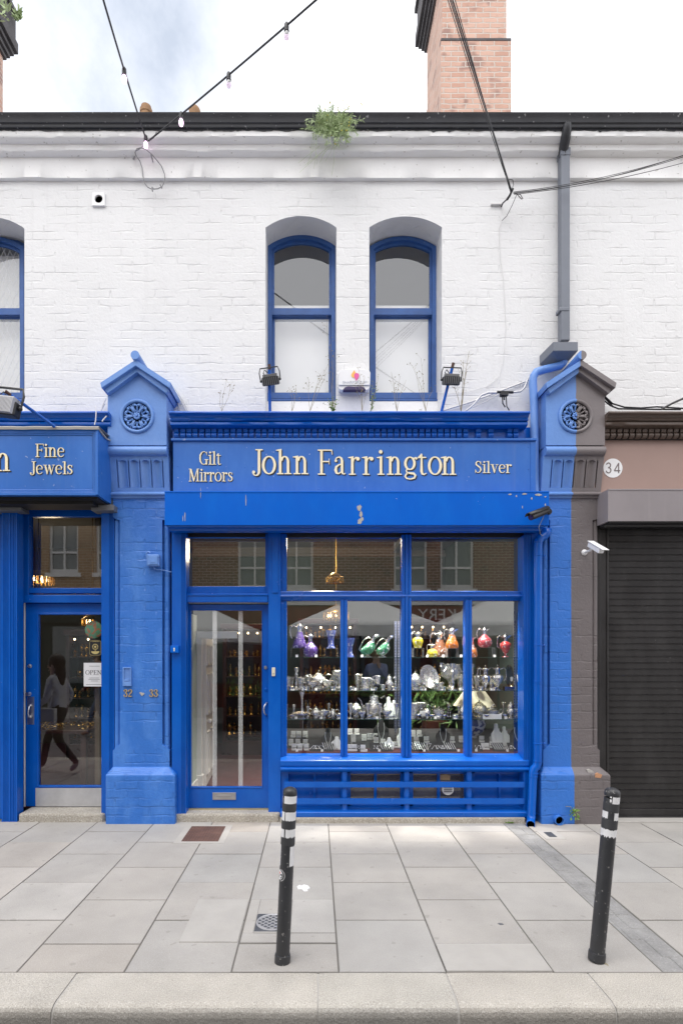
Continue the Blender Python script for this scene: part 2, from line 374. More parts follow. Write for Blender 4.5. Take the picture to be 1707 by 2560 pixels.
# granite kerb stones
v, f, cols = [], [], []
prof = [(2.938, -.2), (2.938, 0), (2.71, .001), (2.687, -.003), (2.669, -.011), (2.657, -.026), (2.652, -.05), (2.65, -.25)]
js = [-9.5, -8.1, -6.9, -5.3, -4.1, -2.75, -1.25, .012, .68, 1.425, 2.6, 3.9, 5.2, 6.8, 8.2]
for a, b in zip(js, js[1:]):
    NX = max(6, int((b - a) / .05)); n = len(v); a2, b2 = a + .0045, b - .0045
    dzz = rnd.uniform(-.001, .001); t = tint(1); sk_ = rnd.uniform(-.02, .02)
    for i in range(NX + 1):
        x = a2 + (b2 - a2) * i / NX; e = .0022 * (max(0, 1 - i / .9) + max(0, 1 - (NX - i) / .9))
        wv = rnd.gauss(0, .0014)
        for j, (py_, pz_) in enumerate(prof):
            v.append((x + (2.8 - py_) * sk_, py_ + (wv + e if j > 2 else 0), pz_ + dzz - (e if 0 < j < 7 else 0) + (rnd.gauss(0, .0016) if j in (3, 4, 5) else 0)))
    k = len(prof)
    q = [(n + i * k + j, n + i * k + j + 1, n + (i + 1) * k + j + 1, n + (i + 1) * k + j) for i in range(NX) for j in range(k - 1)]
    q += [tuple(n + j for j in range(k)), tuple(n + NX * k + j for j in reversed(range(k)))]
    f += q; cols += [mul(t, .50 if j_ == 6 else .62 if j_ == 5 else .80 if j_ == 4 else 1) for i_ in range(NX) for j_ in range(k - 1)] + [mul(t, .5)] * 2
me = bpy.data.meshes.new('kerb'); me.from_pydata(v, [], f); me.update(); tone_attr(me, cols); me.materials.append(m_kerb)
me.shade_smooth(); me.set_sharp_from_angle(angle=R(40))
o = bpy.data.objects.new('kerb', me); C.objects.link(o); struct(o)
o = MB().strip([(p_[0] - .0 if k_ < 2 else p_[0] + .006, p_[1] - (.0055 if 0 < k_ < 7 else 0)) for k_, p_ in enumerate(prof)], -9.4, 8.1).build('kerb_joint', m_cement, smooth=40); struct(o)

# ------------------------------------------------------------------ the terrace building
YW, YF = 5.68, 5.94
bld = thing('terrace_building', (0, YW, 0), 'long two-storey white painted brick terrace with a black gutter above the shopfronts', 'building')
X = lambda px, Y=YW: PX(px, Y); Z = lambda py, Y=YW: PZ(py, Y)
WIN = [(664, 841, 540, 569, 670, 838, 587, 'a'), (923, 1104, 541, 568, 924.5, 1090, 590, 'b'), (-115, 62, 542, 571, -108, 60.5, 590, 'c')]
holes = [archpoly(X(a), X(b), Z(1042), Z(s), Z(t)) for a, b, t, s, *_ in WIN]
ztop = 6.79
wall = MB().ext(rect(-8.5, 8.5, 3.93, ztop), YW, YW + .42, 'y', holes).build('wall', m_wall, bld)
lower = MB()
for a, b in ((-8.5, -6.2), (4.9, 8.5)): lower.box(a, b, YW + .01, YW + .41, -.05, 3.925)
lower.build('lower_wall', m_wall, bld)
# cornice: frieze and two oversailing courses, each a rounded brick edge
c = [(YW + .002, Z(453)), (5.64, 6.4425), (5.637, 6.449), (5.637, 6.646), (5.575, 6.649), (5.563, 6.658), (5.563, 6.712), (5.50, 6.716), (5.488, 6.726), (5.488, 6.782), (YW + .002, 6.784)]
NXC = 420; mb = MB(); vs = []
from mathutils import noise as mn
for i in range(NXC + 1):
    x = -8.5 + 17 * i / NXC
    for j, (yy, zz) in enumerate(c):
        d = .006 * mn.noise(Vector((x * 4, j * 1.7, 0))) + .004 * mn.noise(Vector((x * 17, j * 3.1, 4)))
        notch = .006 if 1.94 < x < 1.965 and j < 9 else 0
        vs.append((x, yy + d * (j not in (0, 10)) + notch, zz + d * .7))
k = len(c); mb.add(vs, [(i * k + j, i * k + j + 1, (i + 1) * k + j + 1, (i + 1) * k + j) for i in range(NXC) for j in range(k - 1)])
mb.build('cornice', m_corn, bld, smooth=50)
# gutter, with the black paint run over the brick edge below it
g_ = [(5.52, 6.79), (5.478, 6.786), (5.458, 6.79), (5.455, 6.806), (5.452, 6.812), (5.437, 6.815), (5.434, 6.824), (5.426, 6.846), (5.418, 6.862), (5.412, 6.872), (5.408, 6.884), (5.416, 6.888),
      (5.424, 6.884), (5.43, 6.86), (5.47, 6.81), (5.53, 6.80)]
gut = MB().strip(g_, -8.5, 8.5).build('gutter', m_gutter, bld, smooth=25)
pts = [(-8.5, 6.800)] + [(8.5, 6.800)]
low = []
x = 8.5
while x > -8.5:
    low.append((x, 6.772 + .010 * mn.noise(Vector((x * 9, 3, 0))) + .008 * mn.noise(Vector((x * 31, 9, 0))) - (.014 if rnd.random() < .02 else 0))); x -= .022
MB().ext(pts + low, 5.479, 5.4835).build('gutter_paint_edge', m_gutter, bld)
roof = MB().ext([(5.50, 6.83), (9.2, 9.2), (12.6, 6.83)], -8.5, 8.5, 'x').build('roof', m_slate, bld)
# sash windows
for (a, b, t, s, fa, fb, ft, key) in WIN:
    FX = lambda px: PX(px, YF); FZ = lambda py: PZ(py, YF)
    x0, x1 = FX(fa), FX(fb); za = FZ(ft); rise = Z(t) - Z(s); zs = za - rise
    zsill = FZ(985); zbase = FZ(1008)
    ins = .042
    q = MB().ext(archpoly(x0, x1, zsill - .02, zs, za), YF, YF + .10, 'y', [archpoly(x0 + ins, x1 - ins, zsill + .0, zs - ins * .6, za - ins * 1.0)])
    q.ext(archpoly(x0 - .045, x1 + .045, zsill - .3, zs + .03, za + .045), YF + .05, YF + .07, 'y', [archpoly(x0 + .01, x1 - .01, zsill - .25, zs, za - .01)])
    fr = q.build('window', m_window, bld, smooth=30)
    zr0, zr1 = FZ(785), FZ(768)
    MB().ext(archpoly(x0 + ins, x1 - ins, zr0, zs - ins * .6, za - ins), YF + .03, YF + .06, 'y',
             [archpoly(x0 + ins + .022, x1 - ins - .022, zr1 + .004, zs - ins * .6 - .012, za - ins - .03)]).box(x0 + ins - .012, x1 - ins + .012, YF + .012, YF + .03, zr0, zr1 - .002)\
        .build('upper_sash', m_window, fr, smooth=30, bevel=.003)
    zl = zsill + .012
    MB().ext(rect(x0 + ins, x1 - ins, zl, zr0 + .02), YF + .062, YF + .095, 'y', [rect(x0 + ins + .026, x1 - ins - .026, zl + .02, zr0 - .004)]).build('lower_sash', m_window, fr, bevel=.003)
    MB().ext(archpoly(x0 + ins + .01, x1 - ins - .01, zr1 - .01, zs - .04, za - ins - .015), YF + .045, YF + .0455).build('pane', m_glass, fr)
    MB().ext(rect(x0 + ins + .01, x1 - ins - .01, zl + .01, zr0 + .01), YF + .078, YF + .0785).build('pane', m_glass, fr)
    sill = MB().box(x0 - .004, x1 + (.05 if key != 'a' else 0.0), YF - .04, YF + .1, FZ(1001), zsill).box(x0 - .008, x1 + (.055 if key != 'a' else .004), YF - .055, YF + .1, FZ(1008), FZ(1002.5))
    sill.build('sill', m_window, fr, bevel=.005)
    MB().box(X(a) - .02, X(b) + .02, YF - .05, YF + .16, 3.9, FZ(1008.5)).build('sill_wall', m_corn, fr)
    YBl = YF + .17
    zb = PZ(764 if key != 'c' else 640, YBl)
    MB().box(x0 - .05, x1 + .05, YBl, YBl + .006, 3.9, zb).build('blind', m_blind, fr)
    if key == 'c':
        lat = MB(); cw, ch = .068, .155
        yl = YF + .125; z = zsill - .02
        for j in range(-30, 34):
            for sgn in (1, -1):
                pp = [(FX(62) - .9 + cw * (j * 1.0) + sgn * cw / 2 * (i % 2) - 0, yl + .002 * sgn, zsill - .1 + ch / 2 * i) for i in range(0, 26)]
                pp = [p_ for p_ in pp]
                if -.95 < pp[0][0] - FX(62) < .12:
                    lat.tube([(p_[0], p_[1], p_[2]) for p_ in pp if p_[2] < za + .05], .0048, 4)
        lat.build('lattice', m_lattice, fr)
# rooms behind the upper windows
rm = MB()
for x0, x1 in ((-5.5, -1.3), (-1.2, 3.2)):
    n0 = len(rm.v); rm.box(x0, x1, 6.10, 9.3, 3.90, 6.75)
    rm.f = rm.f[:-6] + [fc for i, fc in enumerate(rm.f[-6:]) if i != 2]
rm.build('upper_room', m_room, bld)

# vent pipe in a square plate
vt = thing('wall_vent', P(248, 517, YW), 'square white vent plate with a round dark pipe hole high on the white wall', 'vent')
MB().ext(rect(X(232.5), X(264.5), Z(518), Z(485)), YW - .022, YW + .01, 'y', [arc(X(249), Z(501), .040, .040, 0, 360, 20)[:-1]]).build('plate', m_white, vt, bevel=.003)
MB().lathe([(.048, 0), (.048, .12)], (X(249), YW - .018, Z(501)), 20, 'y', False).build('pipe', m_greypipe, vt, smooth=40)
MB().lathe([(1e-4, 0), (.047, 0)], (X(249), YW - .003, Z(501)), 20, 'y').build('hole', m_dark, vt)

# ------------------------------------------------------------------ chimneys
YC = 8.7
def chimney(x0, x1, yc, label, capz, off):
    t = thing('brick_chimney', ((x0 + x1) / 2, yc + .65, 7.4), label, 'chimney')
    zl = PZ(99, yc)
    MB().box(x0, x1, yc, yc + 1.30, 7.2, zl - .02).build('lower_stack', m_chim, t)
    MB().box(x0 - .003, x1 + .003, yc - .006, yc + .10, zl - .019, zl + .022).build('ledge', m_chimcap, t, bevel=.006)
    MB().box(x0 + .03, x1 - .055, yc + .05, yc + 1.25, zl + .02, capz + 1.4).build('upper_stack', m_chim, t)
    cp = MB(); z = capz
    for i, (d, h) in enumerate(((.045, .075), (.085, .085), (.13, .085), (.18, .20), (.15, .42), (.19, .10))):
        cp.box(x0 + .03 - d, x1 - .055 + d, yc + .05 - d, yc + 1.25 + d, z, z + h - .012); z += h
        cp.box(x0 + .03 - d + .02, x1 - .055 + d - .02, yc + .05 - d + .02, yc + 1.25 + d - .02, z - .012, z)
    cp.build('corbelled_cap', m_chimcap, t, bevel=.008)
    return t, z
XC0, XC1 = PX(1102, YC), PX(1277, YC)
chimney(XC0, XC1, YC, 'tall orange brick chimney stack with a dark ledge rising behind the black gutter', 12.33, 0)
t, zt = chimney(PX(20, 10.0) - 1.1, PX(20, 10.0), YC, 'brick chimney with dark corbelled cap and weeds cut off by the picture edge', 12.2, 0)
# pots and the low coping between the chimneys
for i, (px, py, lab) in enumerate(((366, 272, 'weathered clay chimney pot with a broken rim above the gutter'), (487, 273, 'rounded clay chimney pot beside pale coping'))):
    Yp = 9.6; x, z = PX(px, Yp), PZ(py, Yp); r_ = .095
    pr = [(r_, -1.1), (r_, -.10), (r_ * 1.12, -.09), (r_ * 1.12, -.03), (r_ * .95, -.02), (r_ * .9, .03), (r_ * .8, .035), (r_ * .78, -.2)] if i == 0 else [(r_, -1.1), (r_, -.06), (r_ * 1.05, -.03), (r_ * .9, .0), (r_ * .6, .035), (.01, .05)]
    tag(MB().lathe(pr, (x, Yp, z), 18).build('chimney_pot', m_pot, smooth=40), lab, 'chimney pot', 'chimney pots showing above the gutter')
tag(MB().box(PX(420, 9.4), PX(584, 9.4), 9.2, 9.6, 8.6, PZ(283, 9.2)).build('roof_coping', m_cement, bevel=.01), 'pale flat coping stone just above the gutter under the string lights', 'coping')

# ------------------------------------------------------------------ pilasters with gabled heads
def rosette(mb, cx, cz, y, r):
    """ring, six lobed petals with eyes, leaf fans between them and a small flower at the middle"""
    q = lambda a, d: (cx + d * math.cos(a), cz + d * math.sin(a))
    for k in range(6):
        a = pi / 2 + k * pi / 3
        for sgn in (-1, 1):
            loop = []
            for i in range(12):
                u = 2 * pi * i / 12; d = r * (.60 + .24 * math.cos(u)); w_ = r * (.115 * math.sin(u) * (1.15 + .5 * math.cos(u)) + .115 * (.5 + .5 * math.cos(u)) + .055) * sgn
                x, z = q(a, d); loop.append((x - w_ * math.sin(a), y - .012 - .010 * math.cos(u), z + w_ * math.cos(a)))
            mb.tube(loop, r * .052, 6, closed=True)
            x, z = q(a + sgn * .17, r * .80); mb.ball((x, y - .02, z), r * .10, (1, .8, 1), 8)
        b = a + pi / 6
        for j in (-1, 0, 1):
            p0 = q(b, r * .28); p1 = q(b + j * .06, r * .6); p2 = q(b + j * .17, r * .93)
            mb.tube([(p0[0], y - .01, p0[1]), (p1[0], y - .022, p1[1]), (p2[0], y - .012, p2[1])], [r * .03, r * .055, r * .03], 6)
        for j in (-1, 1):
            x, z = q(b + j * .26, r * .93); mb.ball((x, y - .006, z), r * .05, n=6)
    for k in range(8):
        x, z = q(k * pi / 4, r * .17); mb.ball((x, y - .024, z), r * .10, (1, .8, 1), 8)
    mb.ball((cx, y - .034, cz), r * .09, n=8)
def pilaster(dx, label, mb_, mh, chipped=False):
    Yh, Ys, Yp = 5.40, 5.50, 5.43
    root = thing('shop_pilaster', (PX(343, Yh) + dx, Yp, 0), label, 'pilaster', 'pilasters between the shopfronts')
    hx = lambda px: PX(px, Yh) + dx; hz = lambda py: PZ(py, Yh)
    sx = lambda px: PX(px, Ys) + dx; sz = lambda py: PZ(py, Ys)
    px_ = lambda px: PX(px, Yp) + dx; pz_ = lambda py: PZ(py, Yp)
    # plinth with a sloping top
    x0, x1 = px_(264), px_(438); zt, zt2 = pz_(1938), sz(1916); xi0, xi1 = sx(283), sx(424)
    mb = MB(); mb.add([(x0, Yp, -.02), (x1, Yp, -.02), (x1, YW + .1, -.02), (x0, YW + .1, -.02), (x0, Yp, zt), (x1, Yp, zt), (x1, YW + .1, zt), (x0, YW + .1, zt),
                       (xi0, Ys, zt2), (xi1, Ys, zt2), (xi1, YW + .1, zt2), (xi0, YW + .1, zt2)],
                      [(0, 1, 5, 4), (1, 2, 6, 5), (3, 0, 4, 7), (2, 3, 7, 6), (4, 5, 9, 8), (5, 6, 10, 9), (7, 4, 8, 11), (8, 9, 10, 11), (0, 3, 2, 1)])
    pl = mb.build('plinth', mb_, root, bevel=.012)
    if chipped:
        MB().ext([(x1 - .155, zt - .02), (x1 - .10, zt - .028), (x1 - .085, zt + .004), (x1 - .125, zt + .022), (x1 - .15, zt + .012)], Yp - .0035, Yp + .03).build('bare_brick_chip', m_pot2, pl)
        MB().ext([(x1 - .205, zt + .012), (x1 - .16, zt + .004), (x1 - .155, zt + .03), (x1 - .19, zt + .052), (x1 - .22, zt + .046)], Yp + .022, Yp + .05).build('bare_mortar_chip', m_cement, pl)
    # shaft: square foot, chamfered corners with a roll on each side, square head
    zf, zs1, zs2 = zt2 - .005, sz(1864), sz(1300)
    sh = MB()
    sh.box(sx(283), sx(424), Ys, YW + .05, zf, sz(1876))
    sh.box(sx(300), sx(406), Ys, YW + .05, sz(1876), sz(1247) - .001)
    for a, b, c_, d in ((sx(300), sx(283), -1, 0), (sx(406), sx(424), 1, 0)):
        sh.box(min(a, b) + (.012 if c_ < 0 else 0), max(a, b) - (.012 if c_ > 0 else 0), Ys + .05, YW + .05, sz(1876), zs2)
        sh.tube([((a + b) / 2 + c_ * .002, Ys + .045, sz(1876)), ((a + b) / 2 + c_ * .002, Ys + .045, zs2)], .030, 12)
        # curved stops where the square corner dies into the chamfer
        sh.add([(a, Ys, sz(1876)), (b, Ys, sz(1876)), (a, Ys, sz(1860)), (b, Ys + .05, sz(1876)), (a, Ys + .05, sz(1860))], [(0, 1, 2), (1, 3, 2), (3, 4, 2)])
        sh.box(min(a, b) + (.0008 if c_ > 0 else 0), max(a, b) - (.0008 if c_ < 0 else 0), Ys + .001, YW + .05, zs2 + .05, zs2 + .119)
        for i in range(6):
            xa = a + (b - a) * (1 - (i + 1) / 6) ; zc_ = zs2 + .05 * (1 - math.sqrt(max(0, 1 - (1 - (i + .5) / 6) ** 2)))
            xb = a + (b - a) * (1 - i / 6); sh.box(min(xa, xb), max(xa, xb), Ys + .001, YW + .05, zs2 + .05 - .05 * math.sqrt(1 - ((5.5 - i) / 6) ** 2), zs2 + .05)
    sh.box(sx(283), sx(424), Ys + .0005, YW + .05, zs2 + .119, sz(1247))
    sh.build('shaft', mb_, root, smooth=30)
    # band under the fluted block
    b0, b1 = sx(278), sx(425)
    prof = [(Ys + .02, sz(1249)), (5.485, sz(1246)), (5.475, sz(1240)), (5.46, PZ(1237, 5.46)), (5.455, PZ(1234, 5.46)), (5.465, PZ(1231, 5.46)), (5.50, PZ(1229, 5.5))]
    prof += [(YW, prof[-1][1]), (YW, prof[0][1])]
    MB().ext(prof, b0, b1, 'x').build('band', mh, root, smooth=35)
    # fluted block leaning outward to the roll above
    y0, y1 = 5.495, 5.425; z0, z1 = PZ(1230, y0), PZ(1138, y1)
    fx0, fx1 = sx(276), sx(426)
    lean = lambda z: y0 + (y1 - y0) * (z - z0) / (z1 - z0); D = .026
    fb = MB(); fb.ext([(y0 + D, z0), (y1 + D, z1), (YW, z1), (YW, z0)], fx0, fx1, 'x')
    fb.build('fluted_block', mh, root)
    N = 4; xa_, xb_ = PX(295, 5.46) + dx, PX(408, 5.46) + dx; wid = xb_ - xa_; za, zb = PZ(1218, 5.47), PZ(1150, 5.44)
    fw = wid / N * .74; hs = []; fl = MB()
    for k in range(N):
        xc = xa_ + wid * (k + .5) / N; hs.append(archpoly(xc - fw / 2, xc + fw / 2, za, zb - fw * .30, zb, 10))
        pr = [(xc - fw / 2 + fw * i / 8, D * (1 - abs(i / 4 - 1) ** 2.2)) for i in range(9)]
        n0 = len(fl.v); fl.strip([(x, y + .001) for x, y in pr], za - .004, zb + .004, 'z')
    for k in range(N + 1):                                           # thin pointed reeds between the flutes
        xc = xa_ + wid * k / N; hs.append([(xc - fw * .085, za), (xc + fw * .085, za), (xc + fw * .085, zb - .02), (xc, zb + .012), (xc - fw * .085, zb - .02)])
    fl.ext(rect(fx0 + .001, fx1 - .001, z0 + .001, z1 - .001), 0, D, 'y', hs)
    fl.v = [(x, y + lean(z), z) for x, y, z in fl.v]
    fl.build('flutes', mh, root, smooth=50)
    # big roll
    rc = (PX(343, 5.39) + dx, 5.405, PZ(1125, 5.39))
    rl = MB().tube([(hx(269), 5.425, rc[2]), (hx(418), 5.425, rc[2])], .046, 20); rl.box(hx(271), hx(416), 5.425, YW, rc[2] - .046, rc[2] + .046)
    rl.build('roll_moulding', mh, root, smooth=40)
    # head block with a round recess
    zc, rr = hz(1041), PX(343 + 36, Yh) - PX(343, Yh)
    xc = hx(343.3); xl, xr = hx(270), hx(417)
    zb, ze, za2 = hz(1113), hz(972), hz(916)
    MB().ext([(xl, zb), (xr, zb), (xr, ze), (xc, za2), (xl, ze)], Yh, YW + .02, 'y', [arc(xc, zc, rr, rr, 0, 360, 40)[:-1]]).build('head_block', mh, root)
    MB().lathe([(1e-4, 0), (rr, 0)], (xc, Yh + .05, zc), 40, 'y').build('recess', mh, root)
    ro = MB()
    ro.tube([(xc + (rr + .012) * math.cos(2 * pi * i / 40), Yh - .004, zc + (rr + .010) * math.sin(2 * pi * i / 40)) for i in range(40)], .017, 10, closed=True)
    rosette(ro, xc, zc, Yh + .015, rr * .98)
    ro.build('rosette', mh, root, smooth=60)
    # gable roof: a slab each side with a cyma below, plus the ridge roll
    xt0, xt1, zt0, zap = hx(250.5), hx(428.5), PZ(957, 5.31), PZ(899, 5.31)
    xt0, xt1 = PX(251, 5.31) + dx, PX(428, 5.31) + dx; xm = (xt0 + xt1) / 2
    sl_ = (zap - zt0) / (xm - xt0); th = .045
    gb = MB()
    gb.ext([(xt0, zt0), (xm, zap), (xt1, zt0), (xt1 - .012, zt0 - .05), (xm, zap - th - .012), (xt0 + .012, zt0 - .05)], 5.31, YW + .02)
    gb.ext([(xt0 + .03, zt0 - .045), (xm, zap - th), (xt1 - .03, zt0 - .045), (xt1 - .055, zt0 - .085), (xm, zap - th - .055), (xt0 + .055, zt0 - .085)], 5.345, YW + .02)
    gb.build('gable', mh, root, bevel=.004)
    MB().lathe([(.041, 5.29), (.041, YW + .02)], (xm, 0, PZ(887, 5.29)), 20, 'y').build('ridge_roll', mh, root, smooth=40)
    return root
m_pot2 = M('bare_orange_brick', (.52, .27, .15), .9, var=.2, vs=20)
pilaster(0, 'all-blue shop pilaster with brass numbers, rosette and little gabled top', m_pier, m_pierhead)
pilaster(1094 * 5.40 / F, 'shop pilaster painted half blue and half brown down its middle', m_pier2, m_pierhead2, True)

# ------------------------------------------------------------------ shop cornices with dentils
def shop_cornice(x0, x1, name, label, mat, shade, skip=(), dent=True):
    t = thing(name, ((x0 + x1) / 2, 5.5, PZ(1095, 5.45)), label, 'cornice')
    z = PZ
    prof = [(YW, z(1027, 5.30)), (5.325, z(1028, 5.325)), (5.315, z(1031, 5.315)), (5.322, z(1034, 5.322)), (5.335, z(1036, 5.335)), (5.355, z(1041, 5.355)), (5.362, z(1045, 5.362)), (5.357, z(1048, 5.357)), (5.366, z(1051.5, 5.366)),
            (5.385, z(1053, 5.385)), (5.372, z(1057, 5.372)), (5.375, z(1062, 5.375)), (5.395, z(1066, 5.395)), (5.45, z(1070, 5.42)), (YW, z(1070, 5.42))]
    N = int((x1 - x0) / .04); vs = []
    for i in range(N + 1):
        x = x0 + (x1 - x0) * i / N
        for j, (a, b) in enumerate(prof):
            d = .0035 * mn.noise(Vector((x * 5, j * .8, 1))) * (0 < j < 13); vs.append((x, a + d, b + d))
    k = len(prof)
    mb = MB().add(vs, [(i * k + j, i * k + j + 1, (i + 1) * k + j + 1, (i + 1) * k + j) for i in range(N) for j in range(k - 1)] + [tuple(range(k)), tuple(N * k + j for j in reversed(range(k)))])
    mb.build('crown_moulding', mat, t, smooth=45)
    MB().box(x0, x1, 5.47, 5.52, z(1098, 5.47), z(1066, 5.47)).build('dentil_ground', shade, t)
    if dent:
        d = MB(); pit = 15.75 * 5.42 / F; x = x0 + .02; i = 0
        while x + pit < x1:
            if i not in skip:
                wd = pit * rnd.uniform(.70, .80); zt, zb = z(1071, 5.43), z(1094, 5.43); jz = rnd.uniform(-.002, .002)
                d.ext([(5.47, zb), (5.445, zb + .004), (5.432, zb + .018), (5.430, zb + .034), (5.438, zb + .048), (5.445, zb + .052), (5.436, zb + .058), (5.432, zt - .002), (5.47, zt)], x + jz, x + wd + jz, 'x')
            x += pit; i += 1
        d.build('dentils', mat, t, smooth=40)
    return t
shop_cornice(PX(423, 5.33), PX(1323, 5.33), 'shop_cornice', 'blue dentil cornice above the main shop sign, dentils broken at one end', m_blue, m_blue, skip=(47, 49, 51, 52))
shop_cornice(-5.5, PX(272, 5.33), 'shop_cornice', 'blue shop cornice without dentils behind the far-left floodlight', m_blue, m_blue, dent=False)
shop_cornice(PX(1508, 5.42), 6.5, 'shop_cornice', 'brown dentil cornice over the closed neighbouring shop', m_brown2, m_shadow)
# ------------------------------------------------------------------ painted lettering: pen strokes, thick on verticals
TK, TN = .102, .042
def stroke(pts, w=None):
    """outline of a pen stroke; without w the width follows the direction"""
    n = len(pts); l, r = [], []
    for i, p in enumerate(pts):
        a, b = pts[max(0, i - 1)], pts[min(n - 1, i + 1)]
        dx, dy = b[0] - a[0], b[1] - a[1]; q = math.hypot(dx, dy) or 1; dx /= q; dy /= q
        ww = (TN + (TK - TN) * abs(dy) ** 1.6) if w is None else (w[i] if isinstance(w, (list, tuple)) else w)
        l.append((p[0] - dy * ww / 2, p[1] + dx * ww / 2)); r.append((p[0] + dy * ww / 2, p[1] - dx * ww / 2))
    return l + r[::-1]
def stem(x, y0, y1, w=TK): return [(x - w / 2, y0), (x + w / 2, y0), (x + w / 2, y1), (x - w / 2, y1)]
def serif(x, y, hw=.13, h=.04, up=True):
    s = 1 if up else -1
    return [(x - hw, y), (x + hw, y), (x + hw, y + s * h), (x + .06, y + s * h * 1.2), (x - .06, y + s * h * 1.2), (x - hw, y + s * h)]
def dotp(x, y, r=.07): return [(x + r * math.cos(2 * pi * i / 12), y + r * math.sin(2 * pi * i / 12)) for i in range(12)]
def ell(cx, cy, rx, ry, a0, a1, n=18): return arc(cx, cy, rx, ry, a0, a1, n)
def flag(x, y): return [(x - .17, y - .055), (x - TK / 2, y - .07), (x + TK / 2, y - .02), (x + TK / 2, y + .015), (x - .17, y - .03)]
XH = .73
def shoulder(x0, x1): return ell((x0 + x1) / 2 + .02, XH - .24, (x1 - x0) / 2 - .02, .215, 165, 0, 12)
